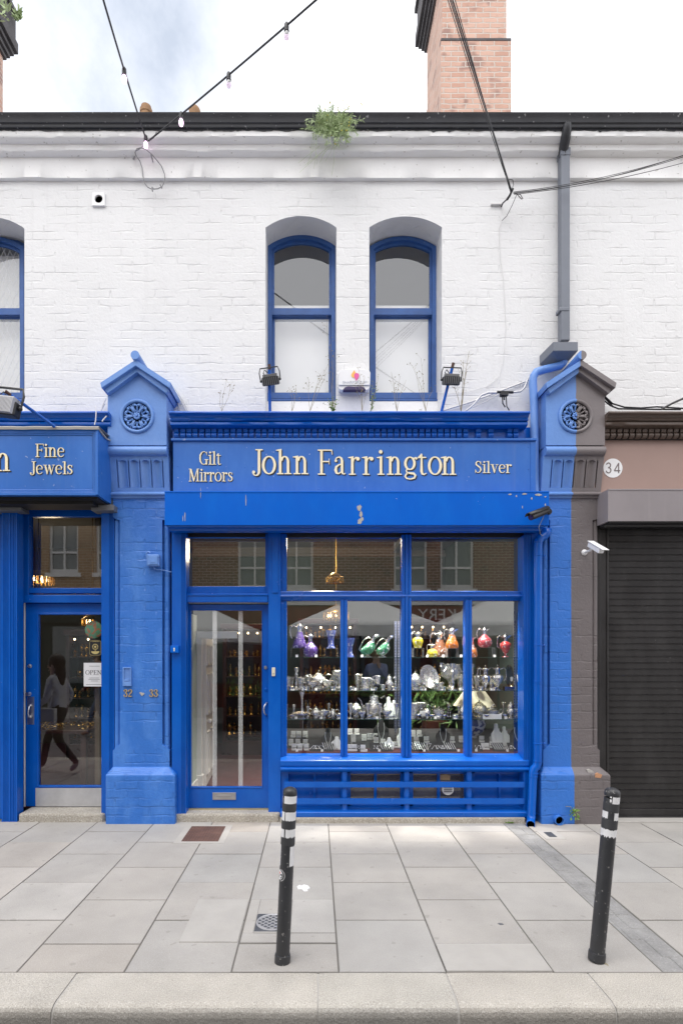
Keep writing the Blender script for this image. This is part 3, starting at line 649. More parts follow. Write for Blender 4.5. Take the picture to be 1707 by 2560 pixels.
GL = {
 'J': (.42, [stem(.29, .12, 1), serif(.29, 1, .15, .04, False), stroke([(.29, .16), (.285, .06), (.24, -.02), (.16, -.055), (.08, -.02), (.045, .05)], [TK, .10, .07, .045, .05, .06]), dotp(.07, .085, .062)]),
 'o': (.60, [stroke(ell(.29, .365, .235, .345, 90, 450, 30))]),
 'h': (.63, [stem(.14, 0, 1), flag(.14, 1), serif(.14, 0, .14), stroke(shoulder(.14, .46) + [(.46, .4), (.46, 0)]), serif(.46, 0, .14)]),
 'n': (.63, [stem(.14, 0, XH), flag(.14, XH), serif(.14, 0, .14), stroke(shoulder(.14, .46) + [(.46, .4), (.46, 0)]), serif(.46, 0, .14)]),
 'F': (.62, [stem(.15, 0, 1), serif(.15, 0, .15), [(.0, .955), (.58, .955), (.58, 1), (.0, 1)], [(.545, 1), (.58, 1), (.60, .80), (.575, .80)], [(.2, .50), (.47, .50), (.47, .545), (.2, .545)], [(.45, .41), (.475, .41), (.475, .64), (.45, .64)]]),
 'a': (.50, [stroke([(.075, .58), (.10, .655), (.17, .70), (.25, .705), (.32, .66), (.345, .56), (.345, .15), (.37, .05), (.43, .03), (.48, .07)], [.05, .045, .045, .055, .09, TK, TK, .07, .045, .03]), dotp(.095, .565, .055),
              stroke([(.33, .44), (.22, .40), (.11, .32), (.085, .20), (.12, .08), (.20, .045), (.29, .10), (.34, .18)], [.045, .05, .09, .115, .10, .05, .045, .04])]),
 'r': (.45, [stem(.14, 0, XH), flag(.14, XH), serif(.14, 0, .14), stroke([(.17, .50), (.20, .62), (.28, .69), (.36, .68)], [.04, .045, .055, .06]), dotp(.365, .64, .075)]),
 'i': (.30, [stem(.15, 0, XH), flag(.15, XH), serif(.15, 0, .14), dotp(.14, .92, .075)]),
 'l': (.30, [stem(.15, 0, 1), flag(.15, 1), serif(.15, 0, .14)]),
 'g': (.56, [stroke(ell(.25, .46, .185, .245, 90, 450, 26)), stroke([(.38, .62), (.45, .68), (.51, .685)], [.04, .05, .06]), dotp(.51, .655, .045),
             stroke([(.15, .25), (.10, .17), (.13, .09), (.25, .065), (.40, .055), (.47, -.02), (.44, -.12), (.28, -.17), (.12, -.145), (.055, -.06), (.10, .02), (.18, .07)], [.045, .05, .06, .07, .09, .09, .07, .045, .055, .075, .06, .04])]),
 't': (.40, [stroke([(.17, .84), (.17, .14), (.20, .04), (.28, .015), (.37, .07)], [.06, TK, .09, .055, .03]), [(.02, .67), (.36, .67), (.36, .715), (.02, .715)], [(.17, .86), (.02, .70), (.14, .69)]]),
 'G': (.72, [stroke([(.60, .80), (.54, .91), (.46, .975), (.36, .985), (.22, .92), (.10, .72), (.085, .48), (.11, .26), (.22, .07), (.37, .015), (.50, .05), (.58, .14)], [.03, .04, .045, .045, .08, .11, TK, .11, .07, .045, .045, .05]),
              stem(.575, .0, .38), serif(.575, .40, .15, .04, False), [(.585, .70), (.61, .70), (.61, .99), (.585, .97)]]),
 'M': (.92, [stem(.14, 0, 1, .05), serif(.14, 0, .12), [(.02, .96), (.20, .96), (.20, 1), (.02, 1)], [(.10, 1), (.235, 1), (.465, .2), (.43, 0), (.40, 0)], [(.42, 0), (.46, .18), (.69, 1), (.74, 1), (.45, 0)], stem(.74, 0, 1), serif(.74, 0, .15), [(.68, .96), (.88, .96), (.88, 1), (.68, 1)]]),
 's': (.44, [stroke([(.35, .55), (.33, .65), (.25, .705), (.17, .70), (.095, .62), (.11, .50), (.22, .40), (.33, .31), (.36, .18), (.29, .06), (.20, .03), (.11, .06), (.065, .19)], [.03, .04, .045, .06, .09, .10, TK, .11, .09, .06, .045, .04, .035]), [(.35, .52), (.375, .52), (.375, .73), (.355, .71)], [(.055, .0), (.08, .03), (.075, .22), (.05, .22)]]),
 'S': (.58, [stroke([(.45, .76), (.42, .90), (.33, .97), (.22, .965), (.12, .86), (.13, .70), (.27, .57), (.42, .45), (.47, .26), (.38, .08), (.26, .03), (.14, .07), (.075, .26)], [.03, .04, .045, .07, .10, .11, TK, TK, .10, .07, .045, .04, .035]), [(.445, .70), (.475, .70), (.475, 1.0), (.45, .97)], [(.06, .0), (.085, .04), (.085, .30), (.06, .30)]]),
 'v': (.58, [[(.07, XH), (.19, XH), (.34, .15), (.29, 0), (.265, 0)], [(.28, 0), (.315, .12), (.47, XH), (.51, XH), (.30, 0)], [(.0, XH - .04), (.25, XH - .04), (.25, XH), (.0, XH)], [(.38, XH - .04), (.58, XH - .04), (.58, XH), (.38, XH)]]),
 'w': (.84, [[(.07, XH), (.19, XH), (.33, .15), (.28, 0), (.255, 0)], [(.27, 0), (.30, .12), (.43, XH), (.47, XH), (.29, 0)], [(.37, XH), (.48, XH), (.62, .15), (.57, 0), (.545, 0)], [(.56, 0), (.59, .12), (.73, XH), (.77, XH), (.58, 0)], [(.0, XH - .04), (.25, XH - .04), (.25, XH), (.0, XH)], [(.63, XH - .04), (.84, XH - .04), (.84, XH), (.63, XH)]]),
 'e': (.54, [stroke([(.11, .40), (.47, .40), (.465, .53), (.39, .66), (.28, .705), (.16, .66), (.09, .53), (.075, .37), (.10, .19), (.18, .06), (.29, .025), (.40, .07), (.47, .17)], [.04, .04, .09, .06, .045, .07, .10, TK, .10, .07, .05, .045, .03])]),
 'O': (.82, [stroke(ell(.41, .5, .33, .475, 90, 450, 30))]),
 'P': (.64, [stem(.16, 0, 1), serif(.16, 0, .15), serif(.16, 1, .15, .04, False), stroke([(.18, .975), (.36, .975)] + ell(.36, .735, .17, .24, 90, -90, 12) + [(.18, .495)])]),
 'E': (.64, [stem(.16, 0, 1), [(.0, .955), (.56, .955), (.56, 1), (.0, 1)], [(.0, 0), (.58, 0), (.58, .045), (.0, .045)], [(.2, .50), (.45, .50), (.45, .545), (.2, .545)], [(.53, .8), (.555, .8), (.56, 1), (.53, 1)], [(.55, 0), (.58, 0), (.6, .22), (.575, .22)], [(.43, .42), (.455, .42), (.455, .62), (.43, .62)]]),
 'N': (.82, [stem(.16, 0, 1, .05), serif(.16, 0, .12), [(.04, 1), (.19, 1), (.69, .12), (.69, 0), (.65, 0)], stem(.67, 0, 1, .05), serif(.67, 1, .12, .04, False), [(.02, .96), (.18, .96), (.18, 1), (.02, 1)]]),
 'C': (.72, [stroke([(.62, .76), (.58, .88), (.48, .975), (.36, .985), (.22, .92), (.10, .72), (.085, .48), (.11, .26), (.22, .07), (.37, .015), (.52, .07), (.62, .22)], [.03, .04, .045, .045, .08, .11, TK, .11, .07, .045, .045, .03])]),
 'I': (.34, [stem(.17, 0, 1), serif(.17, 0, .15), serif(.17, 1, .15, .04, False)]),
 'A': (.76, [[(.06, 0), (.10, 0), (.39, 1), (.34, 1)], [(.34, 1), (.42, 1), (.70, 0), (.57, 0)], [(.18, .32), (.56, .32), (.56, .365), (.18, .365)], serif(.08, 0, .1), serif(.64, 0, .13)]),
 'R': (.74, [stem(.16, 0, 1), serif(.16, 0, .15), serif(.16, 1, .15, .04, False), stroke([(.18, .975), (.34, .975)] + ell(.34, .745, .16, .23, 90, -90, 12) + [(.18, .515)]), [(.30, .53), (.42, .53), (.70, 0), (.56, 0)]]),
 'Y': (.74, [stem(.37, 0, .5), serif(.37, 0, .15), [(.06, 1), (.19, 1), (.42, .5), (.33, .42)], [(.64, 1), (.69, 1), (.42, .46), (.38, .5)], [(.0, .96), (.26, .96), (.26, 1), (.0, 1)], [(.54, .96), (.76, .96), (.76, 1), (.54, 1)]]),
 '2': (.58, [stroke([(.08, .78), (.12, .91), (.26, .98), (.42, .91), (.46, .74), (.38, .56), (.20, .30), (.08, .08)], [.12, .06, .05, .09, .13, .11, .07, .06]), stroke([(.06, .06), (.22, .09), (.36, .05), (.50, .13)], [.10, .11, .10, .03]), dotp(.11, .78, .08)]),
 '3': (.56, [stroke([(.09, .80), (.14, .93), (.26, .98), (.39, .90), (.41, .74), (.33, .58), (.20, .53)], [.10, .06, .05, .10, .12, .08, .05]), stroke([(.20, .53), (.36, .48), (.46, .32), (.41, .10), (.26, .02), (.12, .06), (.08, .18)], [.05, .09, .13, .11, .05, .06, .10]), dotp(.11, .79, .075), dotp(.10, .2, .075)]),
}
def letter(mb, ch, x, z, h, Y, sx=1.0, d=.004, ox=0, oz=0, mirror=1):
    wd, strokes = GL[ch]
    for i, s in enumerate(strokes):
        mb.ext([(x + mirror * (p[0] * h * sx + ox), z + p[1] * h + oz) for p in s], Y - d - .00025 * i, Y)
    return wd * h * sx
def word(mb, txt, x0, x1, z, h, Y, **k):
    tot = sum(GL[c_][0] for c_ in txt if c_ != ' ') + .3 * txt.count(' '); sx = (x1 - x0) / (tot * h); x = x0
    for c_ in txt:
        x += .3 * h * sx if c_ == ' ' else letter(mb, c_, x, z, h, Y, sx, **k)
def sans(txt, h, m, loc, parent, name='lettering', d=.001, facing=1, width=None):
    """plain built-in lettering, turned into a mesh part"""
    cu = bpy.data.curves.new('t', 'FONT'); cu.body = txt; cu.size = h / .72; cu.extrude = d; cu.align_x = 'CENTER'
    o = bpy.data.objects.new('t', cu); C.objects.link(o); bpy.context.view_layer.update()
    me = bpy.data.meshes.new_from_object(o.evaluated_get(bpy.context.evaluated_depsgraph_get())); bpy.data.objects.remove(o)
    xs = [v.co.x for v in me.vertices]; k = width / (max(xs) - min(xs)) if width else 1
    mb = MB().add([(loc[0] + facing * v.co.x * k, loc[1] - v.co.z * facing, loc[2] + v.co.y) for v in me.vertices], [tuple(p.vertices) for p in me.polygons])
    bpy.data.meshes.remove(me); return mb.build(name, m, parent)

# ------------------------------------------------------------------ main fascia sign
YS = 5.46
sx, sz = (lambda px: PX(px, YS)), (lambda py: PZ(py, YS))
sg = thing('shop_sign', (sx(885), YS, sz(1230)), 'long blue shop sign in cream serif letters, widest board above the window', 'sign')
bd = MB().box(sx(433), sx(1337), YS, YS + .05, sz(1250), sz(1097)).box(sx(429), sx(1339), YS - .022, YS + .06, sz(1103), PZ(1095, YS - .02)); bd.box(sx(1325), sx(1338), YS - .006, YS + .0, sz(1250), sz(1104))
bd.build('board', m_sign, sg, bevel=.003)
h = (1187 - 1124.5) * YS / F
fg, sh_ = MB(), MB()
def put(ch, px, base, hh, sxx=1.0):
    letter(fg, ch, sx(px), sz(base), hh, YS - .0030, sxx)
    letter(sh_, ch, sx(px), sz(base), hh, YS, sxx, d=.002, ox=hh * .048, oz=-hh * .040)
def putw(txt, p0, p1, base, hp):
    hh = hp * YS / F; word(fg, txt, sx(p0), sx(p1), sz(base), hh, YS - .0030); word(sh_, txt, sx(p0), sx(p1), sz(base), hh, YS, d=.002, ox=hh * .06, oz=-hh * .05)
for ch, q in zip('John', (828, 936, 1098, 1280)): put(ch, 440 + q / 4.356, 1186, h, .98)
for ch, q in zip('Farrington', (40, 150, 257, 353, 455, 522, 640, 735, 808, 903)): put(ch, 780 + q / 2.8, 1187.5 if ch != 'F' else 1187, h, .98)
putw('Gilt', 498, 554, 1162, 33); putw('Mirrors', 472, 583, 1204, 31.5); putw('Silver', 1185, 1278, 1183, 30)
sh_.build('letter_shade', m_black, sg); fg.build('lettering', m_gold, sg)
rv = MB()
for px, py in ((525, 1111), (612, 1112), (631, 1112), (975, 1115), (1153, 1116), (798, 1113), (613, 1168), (444, 1166), (1320, 1118), (1320, 1173), (633, 1168), (797, 1223), (975, 1225)):
    rv.ball((sx(px), YS - .001, sz(py)), .006, (1, .5, 1), 8)
rv.build('fixing_screws', m_sign, sg, smooth=60)

# ------------------------------------------------------------------ roller shutter boxes
def shutter_box(px0, px1, t_, b_, yf, yb, name, label, mat, lip, seams=()):
    x0, x1 = PX(px0, yf), PX(px1, yf); z1, z0 = PZ(t_, yf), PZ(b_, yf)
    r_ = thing(name, ((x0 + x1) / 2, yf, z0), label, 'shutter box')
    MB().box(x0, x1, yf, yb, z0, z1).box(x0, x1, yf - .004, yf, z1 - .012, z1 + .002).build('casing', mat, r_, bevel=.004)
    lp = MB()
    lp.ext([(yf + .012, z0 - .001), (yf + .02, z0 - .012), (yf + .10, z0 - .014), (yf + .11, z0 - .03), (yf + .19, z0 - .032), (yf + .19, z0 - .001)], x0 + .015, x1 - .03, 'x')
    lp.build('bottom_lip', lip, r_, bevel=.002)
    for s in seams:
        MB().box(PX(s, yf) - .002, PX(s, yf) + .002, yf - .0015, yf + .002, z0 + .004, z1 - .014).build('seam', m_shadow if False else mat, r_)
    return r_
bx = shutter_box(412, 1372, 1228.5, 1313, 5.25, 5.60, 'shutter_box', 'long bright blue roller shutter box with white splashes under the main sign', m_box, m_blue, (1001,))
spl = MB()
def blob(mb, px, py, rx, ry, Y, n=14, seed=0):
    q = random.Random(seed)
    mb.ext([(PX(px, Y) + rx * Y / F * math.cos(2 * pi * i / n) * q.uniform(.55, 1.1), PZ(py, Y) + ry * Y / F * math.sin(2 * pi * i / n) * q.uniform(.6, 1.1)) for i in range(n)], Y - .0022 - .0003 * (seed % 5), Y)
for i, a in enumerate(((898, 1270, 7, 9), (902, 1285, 5, 9), (899, 1304, 7, 9), (905, 1297, 4, 5), (463, 1290, 1.2, 14), (458, 1296, 1, 9), (502, 1232, .8, 16), (615, 1250, 1, 18), (1274, 1236, 5, 2), (1310, 1235, 9, 2.2), (1345, 1237, 12, 3), (1362, 1242, 3, 2), (1328, 1246, 2, 4), (1290, 1240, 2, 3), (1305, 1268, 1.2, 4), (1362, 1262, 1.5, 4))):
    blob(spl, *a, 5.25, seed=i * 3 + 1)
spl.build('bird_dropping', m_cement, bx)
gx = shutter_box(1519.7, 1900, 1223, 1303, 5.30, 5.50, 'shutter_box', 'dull grey-brown roller shutter box above the black shutter', m_greybox, m_dark)
x = PX(1519.7, 5.30)
MB().add([(x, 5.30, PZ(1223, 5.30)), (x, 5.30, PZ(1303, 5.30)), (x - .004, 5.50, PZ(1303, 5.30) - .0), (x - .004, 5.50, PZ(1223, 5.30))], [(0, 1, 2, 3)]).build('end_plate', m_greybox, gx, solid=.004)

# ------------------------------------------------------------------ left shop: boxed sign, blue boards, door
YL = 5.15; lx, lz = (lambda px: PX(px, YL)), (lambda py: PZ(py, YL))
ls = thing('shop_sign', (lx(100), YL, lz(1238)), 'blue boxed sign with moulded frame reading Fine Jewels in cream letters', 'sign')
x1 = lx(247); xw = -5.2
MB().box(xw, x1, YL + .012, 5.47, lz(1238), lz(1074)).build('case', m_sign, ls)
fm = MB()
for i, (a, b, y) in enumerate(((0, .022, -.012), (.022, .040, -.004), (.040, .055, .003))):
    o_ = rect(xw, x1 - a, lz(1238) + a, lz(1072) - a); hh_ = rect(xw - .001 * 0 + .0, x1 - b, lz(1238) + b, lz(1072) - b)
    fm.box(x1 - b, x1 - a, YL + y, YL + .012, lz(1238) + a, lz(1072) - a).box(xw, x1 - b, YL + y, YL + .012, lz(1238) + a, lz(1238) + b).box(xw, x1 - b, YL + y, YL + .012, lz(1072) - b, lz(1072) - a)
fm.build('moulded_frame', m_sign, ls, bevel=.004)
YF2 = YL + .012
fl_ = MB(); N = 60; vs = []
for i in range(N + 1):
    xx = xw + (x1 + .01 - xw) * i / N; d = .006 * mn.noise(Vector((xx * 8, 0, 2)))
    for yy, zz in ((YL - .022, -.022), (YL - .026, 0), (YL - .01, .012), (5.3, .018), (5.49, .03)): vs.append((xx, yy + d * .6, lz(1070) + zz + d))
fl_.add(vs, [(i * 5 + j, i * 5 + j + 1, i * 5 + j + 6, i * 5 + j + 5) for i in range(N) for j in range(4)])
fl_.tube([(x1 + .004, YL - .012, lz(1072)), (x1 + .010, 5.22, lz(1078)), (x1 + .012, 5.32, lz(1080)), (x1 + .012, 5.42, lz(1074))], .008, 6)
fl_.build('lead_flashing', m_cement, ls, smooth=60)
fg, sh_ = MB(), MB(); hh = 62 * YL / F
letter(fg, 'n', PX(-12, YF2), PZ(1178, YF2), hh * 1.0, YF2 - .003, 1.05); letter(sh_, 'n', PX(-12, YF2), PZ(1178, YF2), hh, YF2, 1.05, d=.002, ox=hh * .048, oz=-hh * .040)
for t_, a, b, base, hp in (('Fine', 90, 163, 1143, 33), ('Jewels', 76, 184, 1186, 32)):
    h_ = hp * YF2 / F
    word(fg, t_, PX(a, YF2), PX(b, YF2), PZ(base, YF2), h_, YF2 - .003); word(sh_, t_, PX(a, YF2), PX(b, YF2), PZ(base, YF2), h_, YF2, d=.002, ox=h_ * .06, oz=-h_ * .05)
sh_.build('letter_shade', m_black, ls); fg.build('lettering', m_gold, ls)
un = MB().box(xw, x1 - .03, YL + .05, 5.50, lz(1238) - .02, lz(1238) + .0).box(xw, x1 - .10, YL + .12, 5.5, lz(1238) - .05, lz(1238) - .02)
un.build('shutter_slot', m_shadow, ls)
gr = MB()
for a, b in ((-60, 60), (233, 290)): gr.box(PX(a, 5.45), PX(b, 5.45) , 5.40, 5.56, PZ(1279, 5.45), PZ(1265, 5.45))
gr.build('guide_bracket', m_fin, ls, bevel=.003)

def fluted_board(x0, x1, y, yb, z0, z1, grooves, name, label, mat=None):
    """an upright board with reeds cut down its face"""
    pr = [(x0, yb), (x0, y)]
    for g_a, g_b, n in grooves:
        for i in range(n):
            a = x0 + (x1 - x0) * (g_a + (g_b - g_a) * i / n); b = x0 + (x1 - x0) * (g_a + (g_b - g_a) * (i + 1) / n); q = (b - a)
            pr += [(a, y), (a + q * .12, y + .008), (a + q * .3, y + .008), (a + q * .42, y), ]
    pr += [(x1, y), (x1, yb)]
    o_ = MB().ext(pr, z0, z1, 'z').build(name, mat or m_blue); return tag(o_, label, 'pilaster board', 'fluted blue boards beside the doors')
fluted_board(PX(5, 5.50), PX(43.5, 5.50), 5.50, 5.62, .0, PZ(1268, 5.5), ((.1, .48, 5), (.55, .95, 4)), 'fluted_board', 'fluted blue board at the far left beside the neighbouring door')
fluted_board(PX(254, 5.52), PX(286, 5.52), 5.52, 5.64, .05, PZ(1262, 5.52), ((.62, .98, 4),), 'fluted_board', 'fluted blue board between the left door and the all-blue pilaster')
fluted_board(PX(430, 5.50), PX(465, 5.50), 5.50, 5.66, .055, PZ(1330, 5.5), ((.68, .98, 4),), 'fluted_board', 'fluted blue board beside the main door, small lock box fixed to it')
fluted_board(PX(1308, 5.50), PX(1336, 5.50), 5.50, 5.66, .03, PZ(1338, 5.5), ((.08, .8, 5),), 'fluted_board', 'fluted blue board between the display window and the blue downpipe')
for a, b, lab in ((48, 262, 'worn granite doorstep under the left shop door'), (438, 700, 'worn granite doorstep under the main shop door')):
    v0 = MB().ext([(PX(a, 5.5), 5.49), (PX(b, 5.5) - .02, 5.49), (PX(b, 5.5), 5.52), (PX(b, 5.5), 5.95), (PX(a, 5.5), 5.95)], -.02, .083, 'z')
    tag(v0.build('doorstep', m_step, bevel=.018), lab, 'doorstep', 'doorsteps')
tag(MB().box(PX(700, 5.46), PX(1312, 5.46), 5.455, 5.72, -.02, .052).build('granite_plinth', m_step, bevel=.008), 'low granite plinth course under the display window', 'plinth')
# the far shop window sliver, left of the far board
tag(MB().box(-4.2, PX(6, 5.6), 5.60, 5.70, 0, 3.2).build('shop_boarding', m_blue), 'sliver of blue shop panel at the left picture edge', 'panel')

# left door and fanlight
YD = 5.72; dx_, dz_ = (lambda px: PX(px, YD)), (lambda py: PZ(py, YD))
ld = thing('shop_door', (dx_(160), YD, .085), 'left blue glazed door with aluminium kick plate and open sign', 'door')
ff = MB()
ff.box(PX(43, 5.62), dx_(60), 5.62, 5.82, .083, dz_(1268)).box(dx_(60), dx_(275), 5.66, 5.80, dz_(1508), dz_(1488)).box(dx_(60), dx_(75), 5.70, 5.80, dz_(1488), dz_(1280)).box(dx_(75), dx_(275), YD - .02, YD + .05, dz_(1484), dz_(1470)).box(dx_(60), dx_(275), YD - .005, YD + .06, dz_(1292), dz_(1268))
ff.box(PX(50, 5.66), dx_(62), 5.66, 5.70, .083, dz_(1490))
ff.build('frame', m_blue, ld, bevel=.006)
MB().box(dx_(62), dx_(64.5), YD - .012, YD, .09, dz_(1508)).build('draught_strip', m_white, ld)
lf = MB().ext(rect(dx_(65), dx_(290), .09, dz_(1508.5)), YD, YD + .045, 'y', [rect(dx_(97), dx_(272), dz_(1964), dz_(1537))])
lf.box(dx_(94), dx_(97.5), YD - .008, YD, dz_(1966), dz_(1534)).box(dx_(97.5), dx_(272), YD - .008, YD, dz_(1968), dz_(1964.5)).box(dx_(94), dx_(272), YD - .008, YD, dz_(1536.5), dz_(1532))
leaf = lf.build('leaf', m_blue, ld, bevel=.004)
MB().box(dx_(90), dx_(275), YD - .004, YD, dz_(2016), dz_(1970)).build('kick_plate', m_kick, leaf, bevel=.001)
MB().box(dx_(97), dx_(272), YD + .02, YD + .0205, dz_(1964), dz_(1537)).build('pane', m_doorglass, leaf)
MB().box(dx_(75), dx_(275), YD + .02, YD + .0205, dz_(1470), dz_(1290)).build('fanlight_pane', m_glass, ld)
hp = MB().box(dx_(69), dx_(86.5), YD - .003, YD, dz_(1811), dz_(1742)).build('handle_plate', m_steel, leaf, bevel=.001)
hz_ = [(dx_(78), YD - .006, dz_(1764)), (dx_(78), YD - .03, dz_(1766)), (dx_(77), YD - .042, dz_(1774)), (dx_(76), YD - .042, dz_(1782)), (dx_(77), YD - .03, dz_(1791)), (dx_(77), YD - .006, dz_(1792))]
MB().tube(hz_, .008, 10).ball((dx_(78), YD - .005, dz_(1764)), .013).ball((dx_(77), YD - .005, dz_(1792)), .013).build('handle', m_steel, hp, smooth=50)
MB().lathe([(.001, -.03), (.012, -.03), (.013, -.01), (.02, -.008), (.02, 0)], (dx_(76), YD, dz_(1665)), 14, 'y').lathe([(.001, -.045), (.018, -.045), (.02, -.03), (.012, -.02), (.022, 0)], (dx_(74), YD, dz_(1735)), 14, 'y').build('lock', m_steel, leaf, smooth=40)
# things on the left door glass
YG = YD + .012
os_ = thing('open_sign', P(240, 1716, YG), 'white paper card reading OPEN hung inside the left door glass', 'sign')
MB().box(PX(210, YG), PX(268, YG), YG, YG + .002, PZ(1716, YG), PZ(1657, YG)).build('card', m_white, os_)
tx = MB(); word(tx, 'OPEN', PX(214, YG), PX(255, YG), PZ(1686.5, YG), 11 * YG / F, YG, d=.0012)
for zz, a, b in ((1665, 224, 250), (1694.5, 224, 248), (1698, 222, 250), (1702, 228, 246), (1711, 216, 262)): tx.box(PX(a, YG), PX(b, YG), YG - .001, YG, PZ(zz + .8, YG), PZ(zz, YG))
tx.build('lettering', m_black, os_)
MB().lathe([(.001, -.012), (.012, -.008), (.014, 0)], (PX(234.5, YG), YG, PZ(1653, YG)), 12, 'y').build('suction_hook', m_shelf, os_, smooth=40)
m_badge = M('badge_gold', (.62, .50, .20), .5, var=.1)
bg_ = thing('window_sticker', P(238, 1640, YG), 'black square sticker with rounded corners and gold flower emblem on left door', 'sticker')
q_ = []
for cx_, cy_, a in ((1, 1, 0), (-1, 1, 90), (-1, -1, 180), (1, -1, 270)):
    q_ += arc(PX(239, YG) + cx_ * .042, PZ(1620, YG) + cy_ * .058, .022, .022, a, a + 90, 6)
MB().ext(q_, YG, YG + .002).build('sticker_ground', m_black, bg_)
q2 = [(PX(239, YG) + (p[0] - PX(239, YG)) * .90, PZ(1620, YG) + (p[1] - PZ(1620, YG)) * .92) for p in q_]
em = MB().tube([(p[0], YG - .001, p[1]) for p in q2], .0016, 4, closed=True)
ex, ez = PX(239, YG), PZ(1617, YG)
em.lathe([(.001, -.003), (.011, -.002), (.012, 0)], (ex, YG, ez), 12, 'y')
for k in range(12): em.ball((ex + .026 * math.cos(k * pi / 6), YG - .001, ez + .026 * math.sin(k * pi / 6)), .006, (1, .3, 1), 6)
em.ext(arc(ex, ez - .046, .042, .028, 180, 360, 12), YG - .002, YG).box(ex - .003, ex + .003, YG - .002, YG, ez - .046, ez - .03)
em.build('emblem', m_badge, bg_); sans('CINOA', .014, m_badge, (ex, YG - .001, ez + .050), bg_, width=.07)
rp_ = tag(MB().lathe([(.001, -.004), (.088, -.003), (.092, 0), (.088, .004), (.001, .004)], (PX(235, YG + .06), YG + .06, PZ(1574, YG + .06)), 28, 'y').build('patterned_plate', M('green_red_glaze', (.09, .28, .15), .35, var=.1, spots=(34, .52, (.40, .12, .05), .9)), smooth=40),
          'round green and red patterned plate hung inside the left door', 'plate')

# ------------------------------------------------------------------ main shopfront: door, post, display window, stallriser
YM = 5.62; fx, fz = (lambda px: PX(px, YM)), (lambda py: PZ(py, YM))
md = thing('shop_door', (fx(570), YM, .085), 'main blue glazed shop door with letter plate and two frosted stripes', 'door')
q = MB()
q.box(fx(464), fx(671.4), YM - .07, YM + .08, fz(1507), fz(1492)).ext([(YM - .07, fz(1492)), (YM - .085, fz(1489)), (YM - .04, fz(1484)), (YM + .06, fz(1484)), (YM + .06, fz(1492))], fx(464), fx(671.4), 'x')
q.box(fx(464), fx(664), YM - .015, YM + .05, fz(1484.5), fz(1466)).box(fx(464), fx(702), YM - .005, YM + .05, fz(1345), fz(1330)).box(fx(462), fx(469), YM - .0, YM + .05, .083, fz(1484))
q.build('frame', m_blue, md, bevel=.006)
YO = YM + .03; ox, oz = (lambda px: PX(px, YO)), (lambda py: PZ(py, YO))
lf = MB().ext(rect(ox(467), ox(673), .092, oz(1511)), YO, YO + .045, 'y', [rect(ox(477.5), ox(655), oz(1967.5), oz(1526))])
leaf = lf.build('leaf', m_blue, md, bevel=.005)
bd_ = MB().box(ox(475.5), ox(657), YO - .007, YO, oz(1970), oz(1967.2)).box(ox(475), ox(477.8), YO - .006, YO, oz(1967), oz(1526)).box(ox(655), ox(657), YO - .006, YO, oz(1967), oz(1526)).box(ox(475), ox(657), YO - .006, YO, oz(1526), oz(1523.5))
bd_.build('glazing_bead', m_blue, leaf, bevel=.002)
MB().box(ox(464), ox(700), YO - .03, YO + .05, .0835, .092).build('brass_threshold', M('brass_strip', (.62, .52, .30), .45, .6, var=.2), md)
MB().box(ox(464), ox(672), YO - .022, YO - .010, oz(1508.5), oz(1506)).build('draught_strip', m_white, md)
MB().box(ox(477), ox(656), YO + .02, YO + .0205, oz(1968), oz(1525)).build('pane', m_doorglass, leaf)
for a, b in ((530.5, 541.5), (595.5, 606.5)): MB().box(ox(a), ox(b), YO + .0235, YO + .0245, oz(1967), oz(1527)).build('frosted_stripe', m_frost, leaf)
lp = MB().ext(rect(ox(532), ox(590), oz(1999), oz(1981)), YO - .008, YO, 'y', [rect(ox(537), ox(585), oz(1994.5), oz(1985))]).box(ox(537), ox(585), YO - .004, YO - .001, oz(1994.5), oz(1985)).box(ox(545), ox(578), YO - .012, YO - .004, oz(1992), oz(1987)).ball((ox(540), YO - .008, oz(1990)), .006).ball((ox(582), YO - .008, oz(1990)), .006)
lp.build('letter_plate', m_steel, leaf, bevel=.001)
kn = MB().lathe([(.001, -.012), (.014, -.012), (.019, -.004), (.02, 0)], (ox(664), YO, oz(1669)), 16, 'y'); kn.build('lock', m_steel, leaf, smooth=40)
MB().lathe([(.001, -.010), (.012, -.010), (.018, 0)], (ox(664.5), YO, oz(1724)), 12, 'y').lathe([(.001, -.003), (.008, -.003), (.009, 0)], (ox(666), YO, oz(1889)), 10, 'y').build('bell_push', m_blue, leaf, smooth=40)
hy = [(ox(668), YO, oz(1757)), (ox(667), YO - .025, oz(1757)), (ox(662), YO - .045, oz(1764)), (ox(661), YO - .048, oz(1772)), (ox(662), YO - .045, oz(1780)), (ox(666), YO - .025, oz(1787)), (ox(666), YO, oz(1787))]
MB().tube(hy, .0085, 10).build('handle', m_steel, leaf, smooth=50)
MB().box(fx(465), fx(664), YM + .02, YM + .0205, fz(1467), fz(1340)).build('fanlight_pane', m_glass, md)
